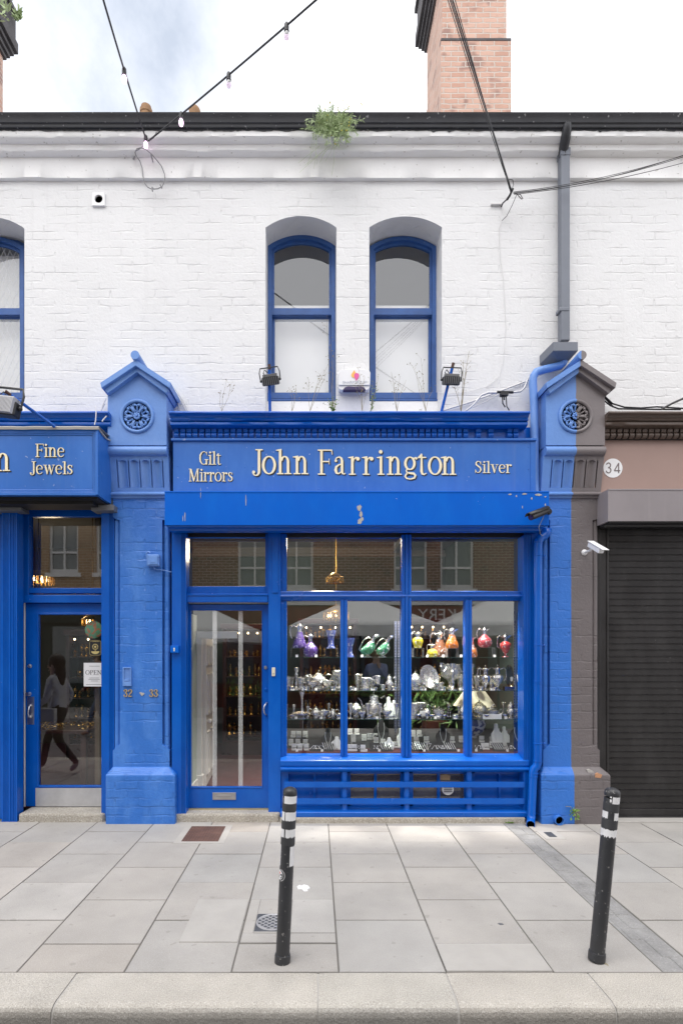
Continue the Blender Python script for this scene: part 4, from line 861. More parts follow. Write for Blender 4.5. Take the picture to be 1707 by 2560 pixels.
# the intercom on the post, the small lock box, bell box, junction box
ic = thing('entry_buzzer', P(684, 1692, 5.55), 'narrow cream entry buzzer on the blue post beside the main door', 'buzzer')
MB().box(PX(680, 5.56), PX(688.5, 5.56), 5.53, 5.575, PZ(1690, 5.56), PZ(1668.5, 5.56)).build('casing', M('cream_plastic', (.70, .64, .50), .4, var=.05), ic, bevel=.004)
MB().lathe([(.001, -.004), (.006, -.003), (.007, 0)], (PX(684, 5.53), 5.53, PZ(1684, 5.53)), 10, 'y').build('button', m_steel, ic, smooth=40)
lb = thing('lock_box', P(437, 1632, 5.48), 'little blue key switch box with brass keyhole beside main door', 'lock box')
MB().box(PX(427, 5.46), PX(447, 5.46), 5.45, 5.50, PZ(1632, 5.46), PZ(1614, 5.46)).build('casing', m_box, lb, bevel=.005)
MB().lathe([(.001, -.003), (.007, -.002), (.008, 0)], (PX(436, 5.45), 5.45, PZ(1621.5, 5.45)), 12, 'y').box(PX(434.8, 5.45), PX(437.2, 5.45), 5.447, 5.45, PZ(1628, 5.45), PZ(1622, 5.45)).build('keyhole', m_gold, lb)

sw = thing('shop_window', (fx(1005), YM, .05), 'wide blue timber shop window filled with silverware and coloured glass jugs', 'shop window')
pz0, pz1 = fz(1888), fz(1340)
# posts and rails
YQ = 5.575
def roll_post(mb, xc, wd, y, z0, z1, rolls=3):
    mb.box(xc - wd / 2, xc + wd / 2, y + .012, y + .09, z0, z1)
    for k in range(rolls):
        xx = xc - wd / 2 + wd * (k + .5) / rolls; rr_ = wd / rolls * .52
        mb.tube([(xx, y + .012 + (.004 if k in (0, rolls - 1) else -.004), z0), (xx, y + .012 + (.004 if k in (0, rolls - 1) else -.004), z1)], rr_, 12)
po = MB(); po.box(fx(672.5), fx(703), YM - .07, YM + .08, .05, fz(1335)).box(fx(664), fx(673), YM - .02, YM + .06, fz(1484), fz(1335)).box(fx(703), fx(717), YM - .02, YM + .06, fz(1900), fz(1335)).box(fx(671.5), fx(673), YM - .074, YM, fz(1490), fz(1335))
po.box(fx(682), fx(697), YM - .082, YM - .07, fz(1484), fz(1335)); po.box(fx(703), fx(710), YM - .045, YM - .02, fz(1895), fz(1508))
po.build('door_post', m_blue, sw, bevel=.008)
ml = MB(); roll_post(ml, fx(1014), fx(1026) - fx(1002), YM - .06, fz(1890), fz(1340))
for px in (859.5, 1168.5): roll_post(ml, fx(px), fx(17) - fx(0), YM - .045, fz(1890), fz(1500), 2)
ml.build('mullion', m_blue, sw, smooth=50)
tr = MB(); tr.ext([(YM + .06, fz(1477)), (YM - .03, fz(1478)), (YM - .05, fz(1480)), (YM - .053, fz(1482.5)), (YM - .045, fz(1484.5)), (YM - .047, fz(1486.5)), (YM - .065, fz(1488.5)), (YM - .07, fz(1492)), (YM - .06, fz(1495)), (YM - .045, fz(1497)), (YM - .03, fz(1502)), (YM + .06, fz(1502))], fx(703), fx(1308), 'x')
tr.build('transom_rail', m_blue, sw, smooth=40)
hd = MB().box(fx(420), fx(1340), YM + .02, YM + .09, fz(1342), 3.93).box(fx(1307), fx(1345), YM - .02, YM + .09, .05, 3.9).box(fx(432), fx(465), YM + .0, YM + .09, .083, 3.9)
hd.build('head', m_blue, sw)
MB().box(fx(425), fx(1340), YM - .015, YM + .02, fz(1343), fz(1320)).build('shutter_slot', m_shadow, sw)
for a, b in ((717, 1002), (1026, 1308)): MB().box(fx(a), fx(b), YM + .015, YM + .0155, fz(1478), fz(1340)).build('upper_pane', m_glass, sw)
for a, b in ((717, 851), (868, 1003), (1025, 1160), (1177, 1308)): MB().box(fx(a), fx(b), YM + .015, YM + .0155, fz(1889), fz(1501)).build('pane', m_glass, sw)
sl_ = MB().ext([(YM + .06, fz(1886)), (YM - .0, fz(1888)), (5.50, PZ(1900, 5.50)), (5.49, PZ(1903, 5.49)), (5.49, PZ(1914, 5.49)), (5.50, PZ(1917, 5.5)), (5.475, PZ(1921, 5.475)), (5.473, PZ(1925, 5.473)), (5.49, PZ(1928, 5.49)), (5.51, PZ(1930, 5.51)), (YM + .06, PZ(1930, 5.51))], fx(703), fx(1310), 'x')
sl_.build('sill', m_blue, sw, smooth=35, bevel=.002)
st = MB().ext([(5.475, .052), (5.470, .098), (5.485, .108), (5.60, .125), (YM + .06, .125), (YM + .06, .052)], fx(703), fx(1310), 'x')
st.build('bottom_rail', m_blue, sw, bevel=.006)
YR = 5.615; rx, rz = (lambda px: PX(px, YR)), (lambda py: PZ(py, YR))
sr = MB().box(rx(703), rx(722), YR - .04, YR + .06, .125, rz(1925))
bays = ((722, 850, 0), (876, 1000, 1), (1032, 1160, 1), (1186, 1312, 0))
ed = [703, 722]
sr.box(rx(703), rx(1312), YR - .01, YR + .05, rz(1934), rz(1926)).box(rx(703), rx(1312), YR - .01, YR + .05, .125, rz(2010))
for a, b in ((850, 876), (1000, 1032), (1160, 1186)): sr.box(rx(a), rx(b), YR - .01, YR + .05, .125, rz(1926))
for a, b, g_ in bays:
    m_ = (a + b) / 2; sr.box(rx(m_ - 3.5), rx(m_ + 3.5), YR - .005, YR + .04, .125, rz(1926))
    if not g_: sr.box(rx(a), rx(b), YR + .03, YR + .045, .125, rz(1926))
sr.build('stallriser', m_blue, sw, bevel=.004)
for a, b, g_ in bays:
    if g_:
        m_ = (a + b) / 2
        for p, q_ in ((a, m_ - 3.5), (m_ + 3.5, b)): MB().box(rx(p), rx(q_), YR + .02, YR + .0205, rz(2011), rz(1933)).build('basement_pane', m_dirty, sw)
MB().box(rx(860), rx(1180), YR + .08, YR + .10, .12, rz(1926)).build('basement_board', M('dim_brown_board', (.085, .065, .05), .8, var=.5, vs=7), sw)
vn = MB().lathe([(.001, 0), (.055, 0), (.058, -.008), (.06, .004)], (rx(1119), YR + .004, rz(1973)), 24, 'y').build('louvre_vent', m_white, sw, smooth=40)
lv = MB()
for k in range(4): lv.box(rx(1119) - .042, rx(1119) + .042, YR - .006, YR + .003, rz(1964 + 5 * k), rz(1964 + 5 * k) + .006)
lv.build('louvre', m_fin, vn)
MB().ext([(rx(1100), rz(1950)), (rx(1125), rz(1951)), (rx(1126), rz(1940)), (rx(1116), rz(1937)), (rx(1101), rz(1938))], YR + .015, YR + .018).build('cardboard', M('cardboard', (.45, .33, .2), .8), sw)
# guard rail in front of the stallriser
gr = thing('guard_rail', (fx(1005), 5.50, .1), 'blue guard rail of two flat bars on round posts below the display window', 'rail')
for a, b in ((1954.5, 1968.5), (1996, 2010)): MB().box(PX(711, 5.495), PX(1310, 5.495), 5.485, 5.497, PZ(b, 5.49), PZ(a, 5.49)).build('rail_bar', m_blue, gr, bevel=.002)
for px in (861, 1016, 1172): MB().lathe([(.030, .09), (.030, PZ(1927, 5.52))], (PX(px, 5.53), 5.535, 0), 16).lathe([(.036, .085), (.036, .12), (.03, .125)], (PX(px, 5.53), 5.535, 0), 16).build('post', m_blue, gr, smooth=40)

# ------------------------------------------------------------------ right neighbour: brown fascia, number disc, roller shutter
YB2 = 5.50; bxx, bzz = (lambda px: PX(px, YB2)), (lambda py: PZ(py, YB2))
br = thing('shop_fascia', (bxx(1620), YB2, bzz(1230)), 'plain brown fascia board of the neighbouring shop bearing a round number 34', 'fascia')
MB().box(bxx(1480), 6.5, YB2, YB2 + .10, bzz(1236), bzz(1098)).build('board', m_brown, br)
MB().box(bxx(1495), 6.5, YB2 - .015, YB2 + .1, bzz(1100), bzz(1094)).build('top_bead', m_brown2, br, bevel=.003)
dc = MB().lathe([(.001, -.004), (.094, -.004), (.094, 0)], (bxx(1530.5), YB2, bzz(1170.5)), 40, 'y').build('number_disc', m_white, br)
nm = MB(); m_num = M('grey_numeral', (.16, .13, .13), .5, var=0)
def mono(mb, pts, w_, X0, Z0, hh, Y): mb.ext([(X0 + p[0] * hh, Z0 + p[1] * hh) for p in stroke(pts, w_)], Y - .0015, Y)
hn = 26.5 * YB2 / F; z0 = bzz(1183.5); yn = YB2 - .0042
mono(nm, [(.06, .82)] + ell(.24, .76, .19, .21, 165, -65, 14) + [(.20, .54)], .10, bxx(1513), z0, hn, yn); mono(nm, ell(.24, .28, .22, .25, 95, -170, 16), .10, bxx(1513), z0, hn, yn - .0004)
mono(nm, [(.42, .0), (.42, .98)], .10, bxx(1533.5), z0, hn, yn); mono(nm, [(.43, .97), (.02, .26)], .10, bxx(1533.5), z0, hn, yn - .0004); mono(nm, [(0, .245), (.56, .245)], .10, bxx(1533.5), z0, hn, yn - .0008)
nm.build('numerals', m_num, dc)
YK = 5.62; kx, kz = (lambda px: PX(px, YK)), (lambda py: PZ(py, YK))
rs_ = thing('roller_shutter', (kx(1620), YK, 0), 'closed black slatted roller shutter of the neighbouring brown shop', 'shutter')
pit = .0637; z = .10; prof = []
while z < 2.95:
    prof += [(YK - .004, z), (YK - .0055, z + .03), (YK - .007, z + .052), (YK - .012, z + .0545), (YK - .012, z + .0575), (YK - .004, z + .0595), (YK + .002, z + .0605), (YK + .002, z + .0632)]; z += pit
MB().strip(prof, kx(1508), 6.5).build('slat_curtain', m_shutter, rs_, smooth=30)
MB().box(kx(1512), 6.5, YK - .02, YK + .02, .02, .098).box(kx(1512), 6.5, YK - .045, YK + .02, .02, .032).build('bottom_bar', m_shutter, rs_, bevel=.004)
MB().box(kx(1478), kx(1494), 5.56, 5.75, 0, 2.95).box(kx(1494), kx(1513), 5.575, 5.66, 0, 2.95).box(kx(1509), kx(1513.5), 5.565, 5.575, 0, 2.95).build('guide_rail', m_shutter, rs_, bevel=.004)
tag(MB().box(bxx(1500), 6.5, 5.46, 5.9, -.02, .018).build('threshold_strip', m_cement, bevel=.005), 'pale cement threshold strip under the black roller shutter', 'threshold')
tag(MB().box(kx(1478), 6.5, 5.70, 5.74, 0, 3.3).build('shop_boarding', m_shadow), 'dark panel of the closed shop behind its roller shutter', 'panel')
# ------------------------------------------------------------------ rainwater pipes
dp = thing('grey_downpipe', (PX(1405, 5.60), 5.60, PZ(895, 5.60)), 'square grey downpipe running from the gutter to a hopper above the half-brown pilaster', 'downpipe')
Yg = 5.60; g = MB(); hw = .042
gx_ = lambda px: PX(px, Yg); gz_ = lambda py: PZ(py, Yg)
mb = MB().box(gx_(1396), gx_(1418), 5.545, 5.63, gz_(858), gz_(396)).box(gx_(1394.5), gx_(1419.5), 5.54, 5.635, gz_(400), gz_(380)).box(gx_(1391), gx_(1416.5), 5.54, 5.635, gz_(786), gz_(776))
mb.build('pipe', m_greypipe, dp, bevel=.008)
MB().tube([P(1407, 395, 5.585), P(1407, 378, 5.575), P(1412, 350, 5.50), P(1416, 325, 5.445), P(1417, 311, 5.435)], [.045, .047, .047, .044, .038], 14).build('swan_neck', m_gutter, dp, smooth=50)
hp = MB(); a0, a1 = PX(1382, 5.42), PX(1444, 5.42)
zt, zb = PZ(855, 5.42), PZ(877, 5.42)
hp.add([(a0, 5.42, zt), (a1, 5.42, zt), (a1, YW, zt), (a0 - .03, YW, zt), (a0, 5.42, zb), (a1, 5.42, zb), (a1, YW, zb), (a0 - .03, YW, zb)], [(0, 1, 5, 4), (1, 2, 6, 5), (2, 3, 7, 6), (3, 0, 4, 7)])
n0 = len(hp.v); b0, b1, zc = PX(1395, 5.5), PX(1425, 5.5), PZ(897, 5.5)
hp.add([(a0, 5.42, zb), (a1, 5.42, zb), (a1, YW, zb), (a0 - .03, YW, zb), (b0, 5.52, zc), (b1, 5.52, zc), (b1, YW, zc), (b0, YW, zc)], [(0, 1, 5, 4), (1, 2, 6, 5), (2, 3, 7, 6), (3, 0, 4, 7), (4, 5, 6, 7)])
hp.build('hopper', m_greypipe, dp, bevel=.004)
bp = thing('blue_downpipe', P(1328, 2062, 5.44), 'blue round downpipe bending past the half-brown pilaster to the pavement', 'downpipe')
rp_ = .038
MB().tube([P(1410, 897, 5.55), P(1408, 906, 5.56), P(1400, 914, 5.56), P(1352, 926, 5.55), P(1340, 930, 5.55), P(1333, 940, 5.55), P(1331, 955, 5.55), P(1334, 1010, 5.54), P(1337, 1240, 5.53)], rp_, 14).build('upper_pipe', m_pierhead, bp, smooth=40)
lo = [P(1368, 1322, 5.46), P(1366, 1333, 5.46), P(1360, 1340, 5.46), P(1350, 1346, 5.455), P(1345, 1353, 5.45), P(1344, 1365, 5.45), P(1343, 1890, 5.45), P(1343, 1906, 5.45), P(1340, 1916, 5.45), P(1334, 1922, 5.45), P(1332, 1932, 5.45), P(1327, 2036, 5.445), P(1326.5, 2046, 5.435), P(1326, 2054, 5.41), P(1325.5, 2060, 5.37), P(1325.5, 2062, 5.345)]
MB().tube(lo, rp_, 16, caps=False).build('lower_pipe', m_blue, bp, smooth=40, solid=.004)
cl = MB()
for px, y in ((1344, 1356), (1344, 1389), (1344, 1613), (1343.5, 1703), (1343.5, 1708), (1343, 1858), (1343, 1902), (1333, 1933), (1332, 1941), (1327.5, 2032), (1327, 2043)):
    c_ = P(px, y, 5.45); cl.lathe([(rp_ + .001, -.006), (rp_ + .006, -.004), (rp_ + .006, .004), (rp_ + .001, .006)], c_, 18)
for y in (1389, 1613, 1858, 2036): cl.tube([P(1346, y, 5.47), P(1362, y, 5.50)], .007, 6).ball(P(1359, y, 5.46), .012, n=8)
cl.build('collar', m_blue, bp, smooth=40)
MB().lathe([(.001, 0), (rp_ * .9, 0)], P(1325.5, 2061, 5.358), 14, 'y').build('dark_mouth', m_shadow, bp)
ov = thing('overflow_pipe', P(1396, 2045, 5.40), 'short blue overflow pipe stub poking from the pilaster plinth', 'pipe')
MB().lathe([(.046, 5.385), (.046, 5.46), (.039, 5.46), (.039, 5.385), (.046, 5.385)], (PX(1396, 5.41), 0, PZ(2050, 5.41)), 20, 'y', False).build('stub', m_pier, ov, smooth=40)
MB().lathe([(.001, 0), (.039, 0)], (PX(1396, 5.41), 5.424, PZ(2050, 5.41)), 20, 'y').build('dark_mouth', m_shadow, ov)

# ------------------------------------------------------------------ things fixed to the front
# alarm box
ab = thing('alarm_box', P(887, 975, 5.60), 'white burglar alarm box with yellow and pink drop logo between the two windows', 'alarm box')
Ya = 5.60; ax = lambda px: PX(px, Ya); az = lambda py: PZ(py, Ya)
out_ = [(ax(846), az(966)), (ax(849), az(972)), (ax(858), az(974)), (ax(915), az(974)), (ax(922), az(972)), (ax(925), az(964)), (ax(926), az(930)), (ax(923), az(924)), (ax(905), az(921.5)), (ax(886), az(920.5)), (ax(868), az(921.5)), (ax(850), az(924)), (ax(846), az(930))]
MB().ext(out_, Ya + .012, YW).ext([(p[0] * .985 + ax(886) * .015, az(962) if p[1] < az(960) else p[1] - .004) for p in out_], Ya, Ya + .03).build('casing', m_white, ab, bevel=.008)
MB().ext([(ax(857), az(974.5)), (ax(862), az(968)), (ax(870), az(965.5)), (ax(886), az(966.5)), (ax(902), az(965.5)), (ax(910), az(968)), (ax(914), az(974.5))], Ya - .002, Ya + .06).build('strobe_lens', m_purple, ab, bevel=.003)
def drop(cx, cy, r, up, m):
    a = arc(0, 0, r, r, 150, 390, 14) if up else arc(0, 0, r, r, -30, 210, 14)
    pts = [(cx + p[0], cy + p[1]) for p in a] + ([(cx + .1 * r, cy + 1.9 * r)] if up else [(cx - .1 * r, cy - 2.0 * r)])
    return pts
lg = MB().ext(drop(ax(884.5), az(938), .026, True, 0), Ya - .004, Ya - .0005); lg.build('logo_drop', M('logo_yellow', (.85, .46, .10), .5, var=0), ab)
MB().ext(drop(ax(891), az(939.5), .026, False, 0), Ya - .0055, Ya - .001).build('logo_drop', M('logo_pink', (.72, .10, .33), .5, var=0), ab)
sans('SHARPGROUP', .026, M('logo_grey', (.42, .45, .52), .5, var=0), (ax(886.5), Ya - .001, az(959)), ab, width=ax(917) - ax(857))
# floodlights on poles over the main sign
m_finpale = M('pale_cast_metal', (.50, .50, .52), .5, .1, var=.15)
def floodlight(px, py, Y, tilt, roll, foot, top, label, big=1.0, yaw=0):
    t = thing('floodlight', foot, label, 'floodlight', 'floodlights on poles along the shop cornices')
    c_ = P(px, py, Y); Mx = Matrix.Translation(c_) @ Matrix.Rotation(R(yaw), 4, 'Z') @ Matrix.Rotation(R(roll), 4, 'Y') @ Matrix.Rotation(R(tilt), 4, 'X')
    s_ = big; b = MB()
    b.box(-.085 * s_, .085 * s_, -.035 * s_, .02 * s_, -.055 * s_, .02 * s_); b.xf(Mx); b.build('housing', m_dark, t, bevel=.012)
    f_ = MB()
    n_ = 9 if s_ < 1.5 else 22
    for k in range(n_):
        x = (-.075 + .15 * k / (n_ - 1)) * s_; f_.box(x - (.004 if s_ < 1.5 else .0035), x + (.004 if s_ < 1.5 else .0035), -.055 * s_, -.03 * s_, -.05 * s_, (.012 if s_ < 1.5 else .03) * s_)
    f_.box(-.07 * s_, .07 * s_, -.04 * s_, .012 * s_, .018 * s_, .042 * s_); f_.xf(Mx); f_.build('cooling_fins', m_fin if s_ < 1.5 else m_finpale, t, bevel=.001)
    u = MB(); k_ = s_
    u.tube([(-.095 * k_, -.01, -.01), (-.098 * k_, -.01, .06 * k_), (-.085 * k_, -.01, .10 * k_), (.085 * k_, -.01, .10 * k_), (.098 * k_, -.01, .06 * k_), (.095 * k_, -.01, -.01)], .006 * k_, 6).ball((-.092 * k_, -.01, -.01), .013 * k_, n=8).ball((.092 * k_, -.01, -.01), .013 * k_, n=8)
    u.tube([(-.03 * k_, .0, .02), (-.06 * k_, .02, .06 * k_), (-.045 * k_, .03, .09 * k_), (-.015 * k_, .04, .06 * k_)], .005, 6)
    u.xf(Mx); u.build('bracket', m_dark, t, smooth=50)
    tip = top + (top - foot).normalized() * .05
    MB().tube([foot, top], .0145, 10).build('pole', m_blue, t, smooth=40)
    MB().tube([top, tip], .0150, 10).build('pole_end', M('rusted_tube', (.09, .045, .035), .8, var=.3) if 'm_rt' not in globals() else m_rt, t, smooth=40)
    return t
m_rt = M('rusted_tube', (.09, .045, .035), .8, var=.3)
floodlight(676, 948, 5.42, 20, -8, P(675, 1029, 5.50), P(673.5, 925, 5.42), 'small black floodlight on an upright pole, tilted beside the first sash window')
floodlight(1127, 948, 5.42, 15, 2, P(1103, 1029, 5.50), P(1129.5, 921, 5.42), 'small black floodlight on a leaning pole right of the alarm box', yaw=0)
fl3 = floodlight(14, 1017, 4.75, -6, 9, P(138, 1067, 5.12), P(28, 988, 4.85), 'larger grey finned floodlight at the left edge on a slanting blue pole', big=1.62, yaw=-8)
# cameras
cb = thing('security_camera', P(1372, 1298, 5.25), 'black bullet security camera on the blue shutter box', 'camera', 'security cameras')
p0, p1 = P(1367, 1277, 5.20), P(1326, 1293, 5.08); d_ = (p1 - p0).normalized()
MB().tube([p0, p0 + d_ * .02, p1], [.024, .030, .030], 18).build('body', m_dark, cb, smooth=40)
MB().tube([p1 + d_ * .001, p1 + d_ * .004], .024, 18).build('lens', m_shelf if False else m_purple, cb, smooth=40)
hd_ = MB().tube([p0 - d_ * .0 + Vector((0, 0, .012)), p1 + d_ * .035 + Vector((0, 0, .012))], .034, 18, caps=False); hd_.f = [f_ for f_ in hd_.f if all(hd_.v[i][2] > (p0 + (p1 - p0) * max(0, min(1, (hd_.v[i][0] - p0.x) / (p1.x - p0.x)))).z - .004 for i in f_)]
hd_.build('hood', m_dark, cb, smooth=50, solid=.004)
MB().tube([P(1372, 1279, 5.25), p0 + Vector((.005, .0, 0))], .014, 10).lathe([(.001, -.012), (.026, -.012), (.03, 0)], P(1371, 1279, 5.25), 14, 'y').build('mount', m_dark, cb, smooth=40)
MB().tube([p0 + Vector((-.02, .01, -.03)), P(1346, 1318, 5.2), P(1350, 1335, 5.3), P(1356, 1340, 5.42), P(1366, 1335, 5.44)], .003, 6).build('lead', m_gwire, cb, smooth=40)
cw = thing('security_camera', P(1462, 1383, 5.5), 'white security camera on the brown half of the pilaster', 'camera', 'security cameras')
p0, p1 = P(1474, 1361, 5.36), P(1503, 1378, 5.20); d_ = (p1 - p0).normalized(); up = Vector((0, 0, 1)); sd_ = d_.cross(up).normalized(); up = sd_.cross(d_)
def obox(mb, a, b, w2, h2, s_, u_): 
    return mb.add([a - s_ * w2 - u_ * h2, a + s_ * w2 - u_ * h2, a + s_ * w2 + u_ * h2, a - s_ * w2 + u_ * h2, b - s_ * w2 - u_ * h2, b + s_ * w2 - u_ * h2, b + s_ * w2 + u_ * h2, b - s_ * w2 + u_ * h2],
                  [(0, 1, 2, 3), (4, 5, 6, 7), (0, 1, 5, 4), (1, 2, 6, 5), (2, 3, 7, 6), (3, 0, 4, 7)])
obox(MB(), p0, p1, .028, .024, sd_, up).build('body', m_white, cw, bevel=.008)
obox(MB(), p0 - d_ * .01 + up * .030, p1 + d_ * .05 + up * .030, .034, .004, sd_, up).build('hood', m_white, cw, bevel=.003)
MB().tube([p0 + d_ * .05, p0 + d_ * .03 - up * .05, P(1461, 1381, 5.49)], .011, 10).lathe([(.001, -.02), (.022, -.016), (.03, 0)], P(1460, 1381, 5.50), 14, 'y').build('bracket', m_white, cw, smooth=40)
# junction box, entry panel, brass numbers on the blue pilaster
jb = thing('junction_box', P(384, 1420, 5.5), 'blue painted junction box with bolts and a thin cable on the pilaster', 'junction box')
jx, jz = (lambda px: PX(px, 5.47)), (lambda py: PZ(py, 5.47))
MB().box(jx(370), jx(400), 5.435, 5.50, jz(1416), jz(1387)).box(jx(373), jx(397), 5.425, 5.435, jz(1413), jz(1391)).build('casing', m_pierhead, jb, bevel=.008)
b_ = MB().tube([P(369, 1400, 5.47), P(367, 1384, 5.47), P(371, 1379, 5.46), P(376, 1382, 5.46)], .008, 8)
for px, py in ((373, 1411), (397, 1411), (373, 1391), (398, 1391)): b_.ball(P(px, py, 5.43), .009, n=8)
b_.box(jx(380), jx(392), 5.42, 5.427, jz(1408), jz(1404)).tube([P(385, 1416, 5.46), P(386, 1422, 5.46), P(395, 1424, 5.48), P(412, 1426, 5.49), P(429, 1430, 5.49)], .004, 6).build('fittings', m_pierhead, jb, smooth=50)
ep = thing('door_intercom', P(318, 1716, 5.5), 'blue painted door entry panel with slotted speaker on the pilaster', 'intercom')
MB().ext(rect(PX(307.5, 5.48), PX(328.5, 5.48), PZ(1715, 5.48), PZ(1668, 5.48)), 5.475, 5.50, 'y', [rect(PX(311, 5.48), PX(326, 5.48), PZ(1704, 5.48), PZ(1671, 5.48))]).box(PX(311, 5.48), PX(326, 5.48), 5.486, 5.5, PZ(1704, 5.48), PZ(1671, 5.48)).build('casing', m_pierhead, ep, bevel=.003)
sl2 = MB()
for k in range(8): sl2.box(PX(313, 5.48), PX(324, 5.48), 5.484, 5.487, PZ(1675 + 2.6 * k, 5.48), PZ(1674 + 2.6 * k, 5.48))
sl2.box(PX(311, 5.48), PX(323, 5.48), 5.478, 5.487, PZ(1703, 5.48), PZ(1698, 5.48)).build('speaker_slots', m_pierhead, ep, bevel=.001)
m_brass = M('brass', (.66, .46, .17), .4, .3, var=.3, vs=60)
for t_, a, b, lab in (('32', 310, 333, 'left brass door number on the blue pilaster, under the entry panel'), ('33', 374, 397, 'right brass door number on the blue pilaster, beyond the white chip')):
    mb = MB(); hh = 19 * 5.5 / F; word(mb, t_, PX(a, 5.5), PX(b, 5.5), PZ(1742, 5.5), hh, 5.496, d=.010); tag(mb.build('door_number', m_brass), lab, 'door number')
tag(MB().ext([(PX(x, 5.5), PZ(y, 5.5)) for x, y in ((349, 1731), (353, 1730), (356, 1732), (361, 1732), (362, 1735), (358, 1738), (356, 1740), (353, 1737))], 5.494, 5.50).build('paint_chip', m_cement), 'white flake where blue paint has chipped between the door numbers', 'paint chip')

# ------------------------------------------------------------------ cables
def cable(name, label, paths, m=None, r=.004, cat='cable'):
    mb = MB()
    for p in paths:
        rr = r
        if isinstance(p, tuple) and isinstance(p[1], float): p, rr = p
        mb.tube(p, rr, 6)
    return tag(mb.build(name, m or m_wire, smooth=60), label, cat)
def sag(a, b, k, n=16):
    return [a.lerp(b, i / n) - Vector((0, 0, 4 * k * (i / n) * (1 - i / n))) for i in range(n + 1)]
def aim(q0, q1, Y1, Yfar=-4.7):
    """a span from a wall point through a nearer point and on to the far side of the street"""
    d = (q1 - q0); t = (Yfar - q0.y) / d.y
    far = q0 + d * t; far.z = 6.3
    # parabola with the two given points and the far anchor
    def z(s):
        return (q0.z * (s - 1) * (s - t) / ((-1) * (-t)) + q1.z * s * (s - t) / (1 - t) + far.z * s * (s - 1) / (t * (t - 1)))
    return [Vector((q0.x + d.x * s, q0.y + d.y * s, z(s))) for s in [t * i / 40 for i in range(41)]]
# two festoon strings from a hook on the cornice
m_bulb = emit('pink_bulb_glow', (1.0, .66, .95), 2.6)
m_bulbclear = glassmat('pale_bulb_glass', 1.5, (1.0, .86, .97), veil=.35)
def festoon(label, q0, q1, ts, lit, off):
    t = thing('string_light', q0, label, 'string light', 'festoon strings across the street')
    pa = aim(q0, q1, q1.y); n = len(pa) - 1
    MB().tube(pa, .0075, 8).build('flex', m_wire, t, smooth=60)
    for k, s in enumerate(ts):
        i = s; c_ = Vector(i) + Vector(off)
        so_ = MB().lathe([(.010, 0), (.017, -.004), (.019, -.03), (.016, -.05), (.02, -.052), (.02, -.058), (.001, -.06)], c_ + Vector((0, 0, .014)), 12); so_.box(c_.x - .008, c_.x + .008, c_.y - .008, c_.y + .008, c_.z - .01, c_.z + .022)
        so = so_.build('lamp_socket', m_dark, t, smooth=40)
        MB().lathe([(.011, -.052), (.013, -.060), (.020, -.076), (.0215, -.092), (.017, -.112), (.001, -.122)], c_ + Vector((0, 0, .014)), 14).build('bulb', m_bulb if k in lit else m_bulbclear, so, smooth=60)
    return t
hook = P(367, 352, 5.50)
def on(q0, q1, px):
    best = min(aim(q0, q1, 0), key=lambda v: abs(CX + v.x * F / v.y - px) if v.y > .8 else 1e9); pa = aim(q0, q1, 0)
    j = None
    for a, b in zip(pa, pa[1:]):
        if a.y < .8 or b.y < .8: break
        xa, xb = CX + a.x * F / a.y, CX + b.x * F / b.y
        if min(xa, xb) <= px <= max(xa, xb): return a.lerp(b, (px - xa) / (xb - xa))
    return best
q1 = P(259, 0, 3.9)
festoon('steeper string of festoon bulbs hanging from the upper left of the sky', hook, q1, [on(hook, q1, 311), hook + Vector((-.003, -.015, .02))], (0, 1), (0, 0, 0))
hk2 = hook + Vector((.02, 0, -.0)); q2_ = P(790, 0, 4.0)
festoon('string of festoon bulbs rising to the right across the sky', hk2, q2_, [on(hk2, q2_, 454), on(hk2, q2_, 573), on(hk2, q2_, 717)], (0,), (0, 0, 0))
cable('loose_cable', 'thin looped grey cable dangling on the white wall below the string lights', [
    [P(x, y, Y) for x, y, Y in ((362, 362, 5.5), (350, 372, 5.5), (339, 378, 5.52), (340, 388, 5.54), (344, 394, 5.56), (350, 402, 5.60), (356, 420, 5.62), (358, 440, 5.63), (362, 458, 5.62), (370, 468, 5.62), (380, 473, 5.62), (395, 472, 5.62), (406, 466, 5.62), (413, 452, 5.62), (412, 435, 5.62), (404, 415, 5.61), (392, 400, 5.58), (380, 386, 5.54), (366, 374, 5.50), (352, 369, 5.5), (342, 372, 5.5), (338, 382, 5.52), (342, 390, 5.54))],
    [P(374, 350, 5.48), P(384, 345, 5.47), P(392, 330, 5.45)], [P(380, 472, 5.612), P(384, 470, 5.61)], ([P(378, 386, 5.53), P(383, 404, 5.63)], .007), ([P(337, 393, 5.55), P(335, 397, 5.64)], .010), ([P(381, 468, 5.61), P(382, 478, 5.61)], .008), ([P(401, 462, 5.61), P(405, 470, 5.61)], .008)], m_gwire, .0045)
# dark bundle to the hook on the right, and its run to the edge
nd = P(1277, 480, 5.52); bund = []
for i, (tx, dx2) in enumerate(((1119, 0), (1124, 3), (1127, 1), (1137, -2), (1131, 2))):
    tp = P(tx, 0, 3.6 + .05 * i); bund.append((aim(nd + Vector((dx2 * .004, 0, .0)), tp, 0), .0026 if i < 4 else .0046))
for a, b, s in (((1282, 480), (1740, 378), .05), ((1282, 482), (1740, 381), .055), ((1282, 484), (1740, 376), .06), ((1284, 486), (1740, 398), .04)):
    bund.append((sag(P(*a, 5.52), P(*b, 5.35), s), .0026))
bund.append(([P(1277, 470, 5.5), P(1268, 455, 5.5), P(1272, 448, 5.5), P(1281, 450, 5.5), P(1283, 462, 5.5), P(1277, 476, 5.5)], .0035))
bund.append(([P(1285, 484, 5.52), P(1300, 486, 5.5), P(1306, 497, 5.5), P(1303, 498, 5.5), P(1292, 486, 5.52)], .0035))
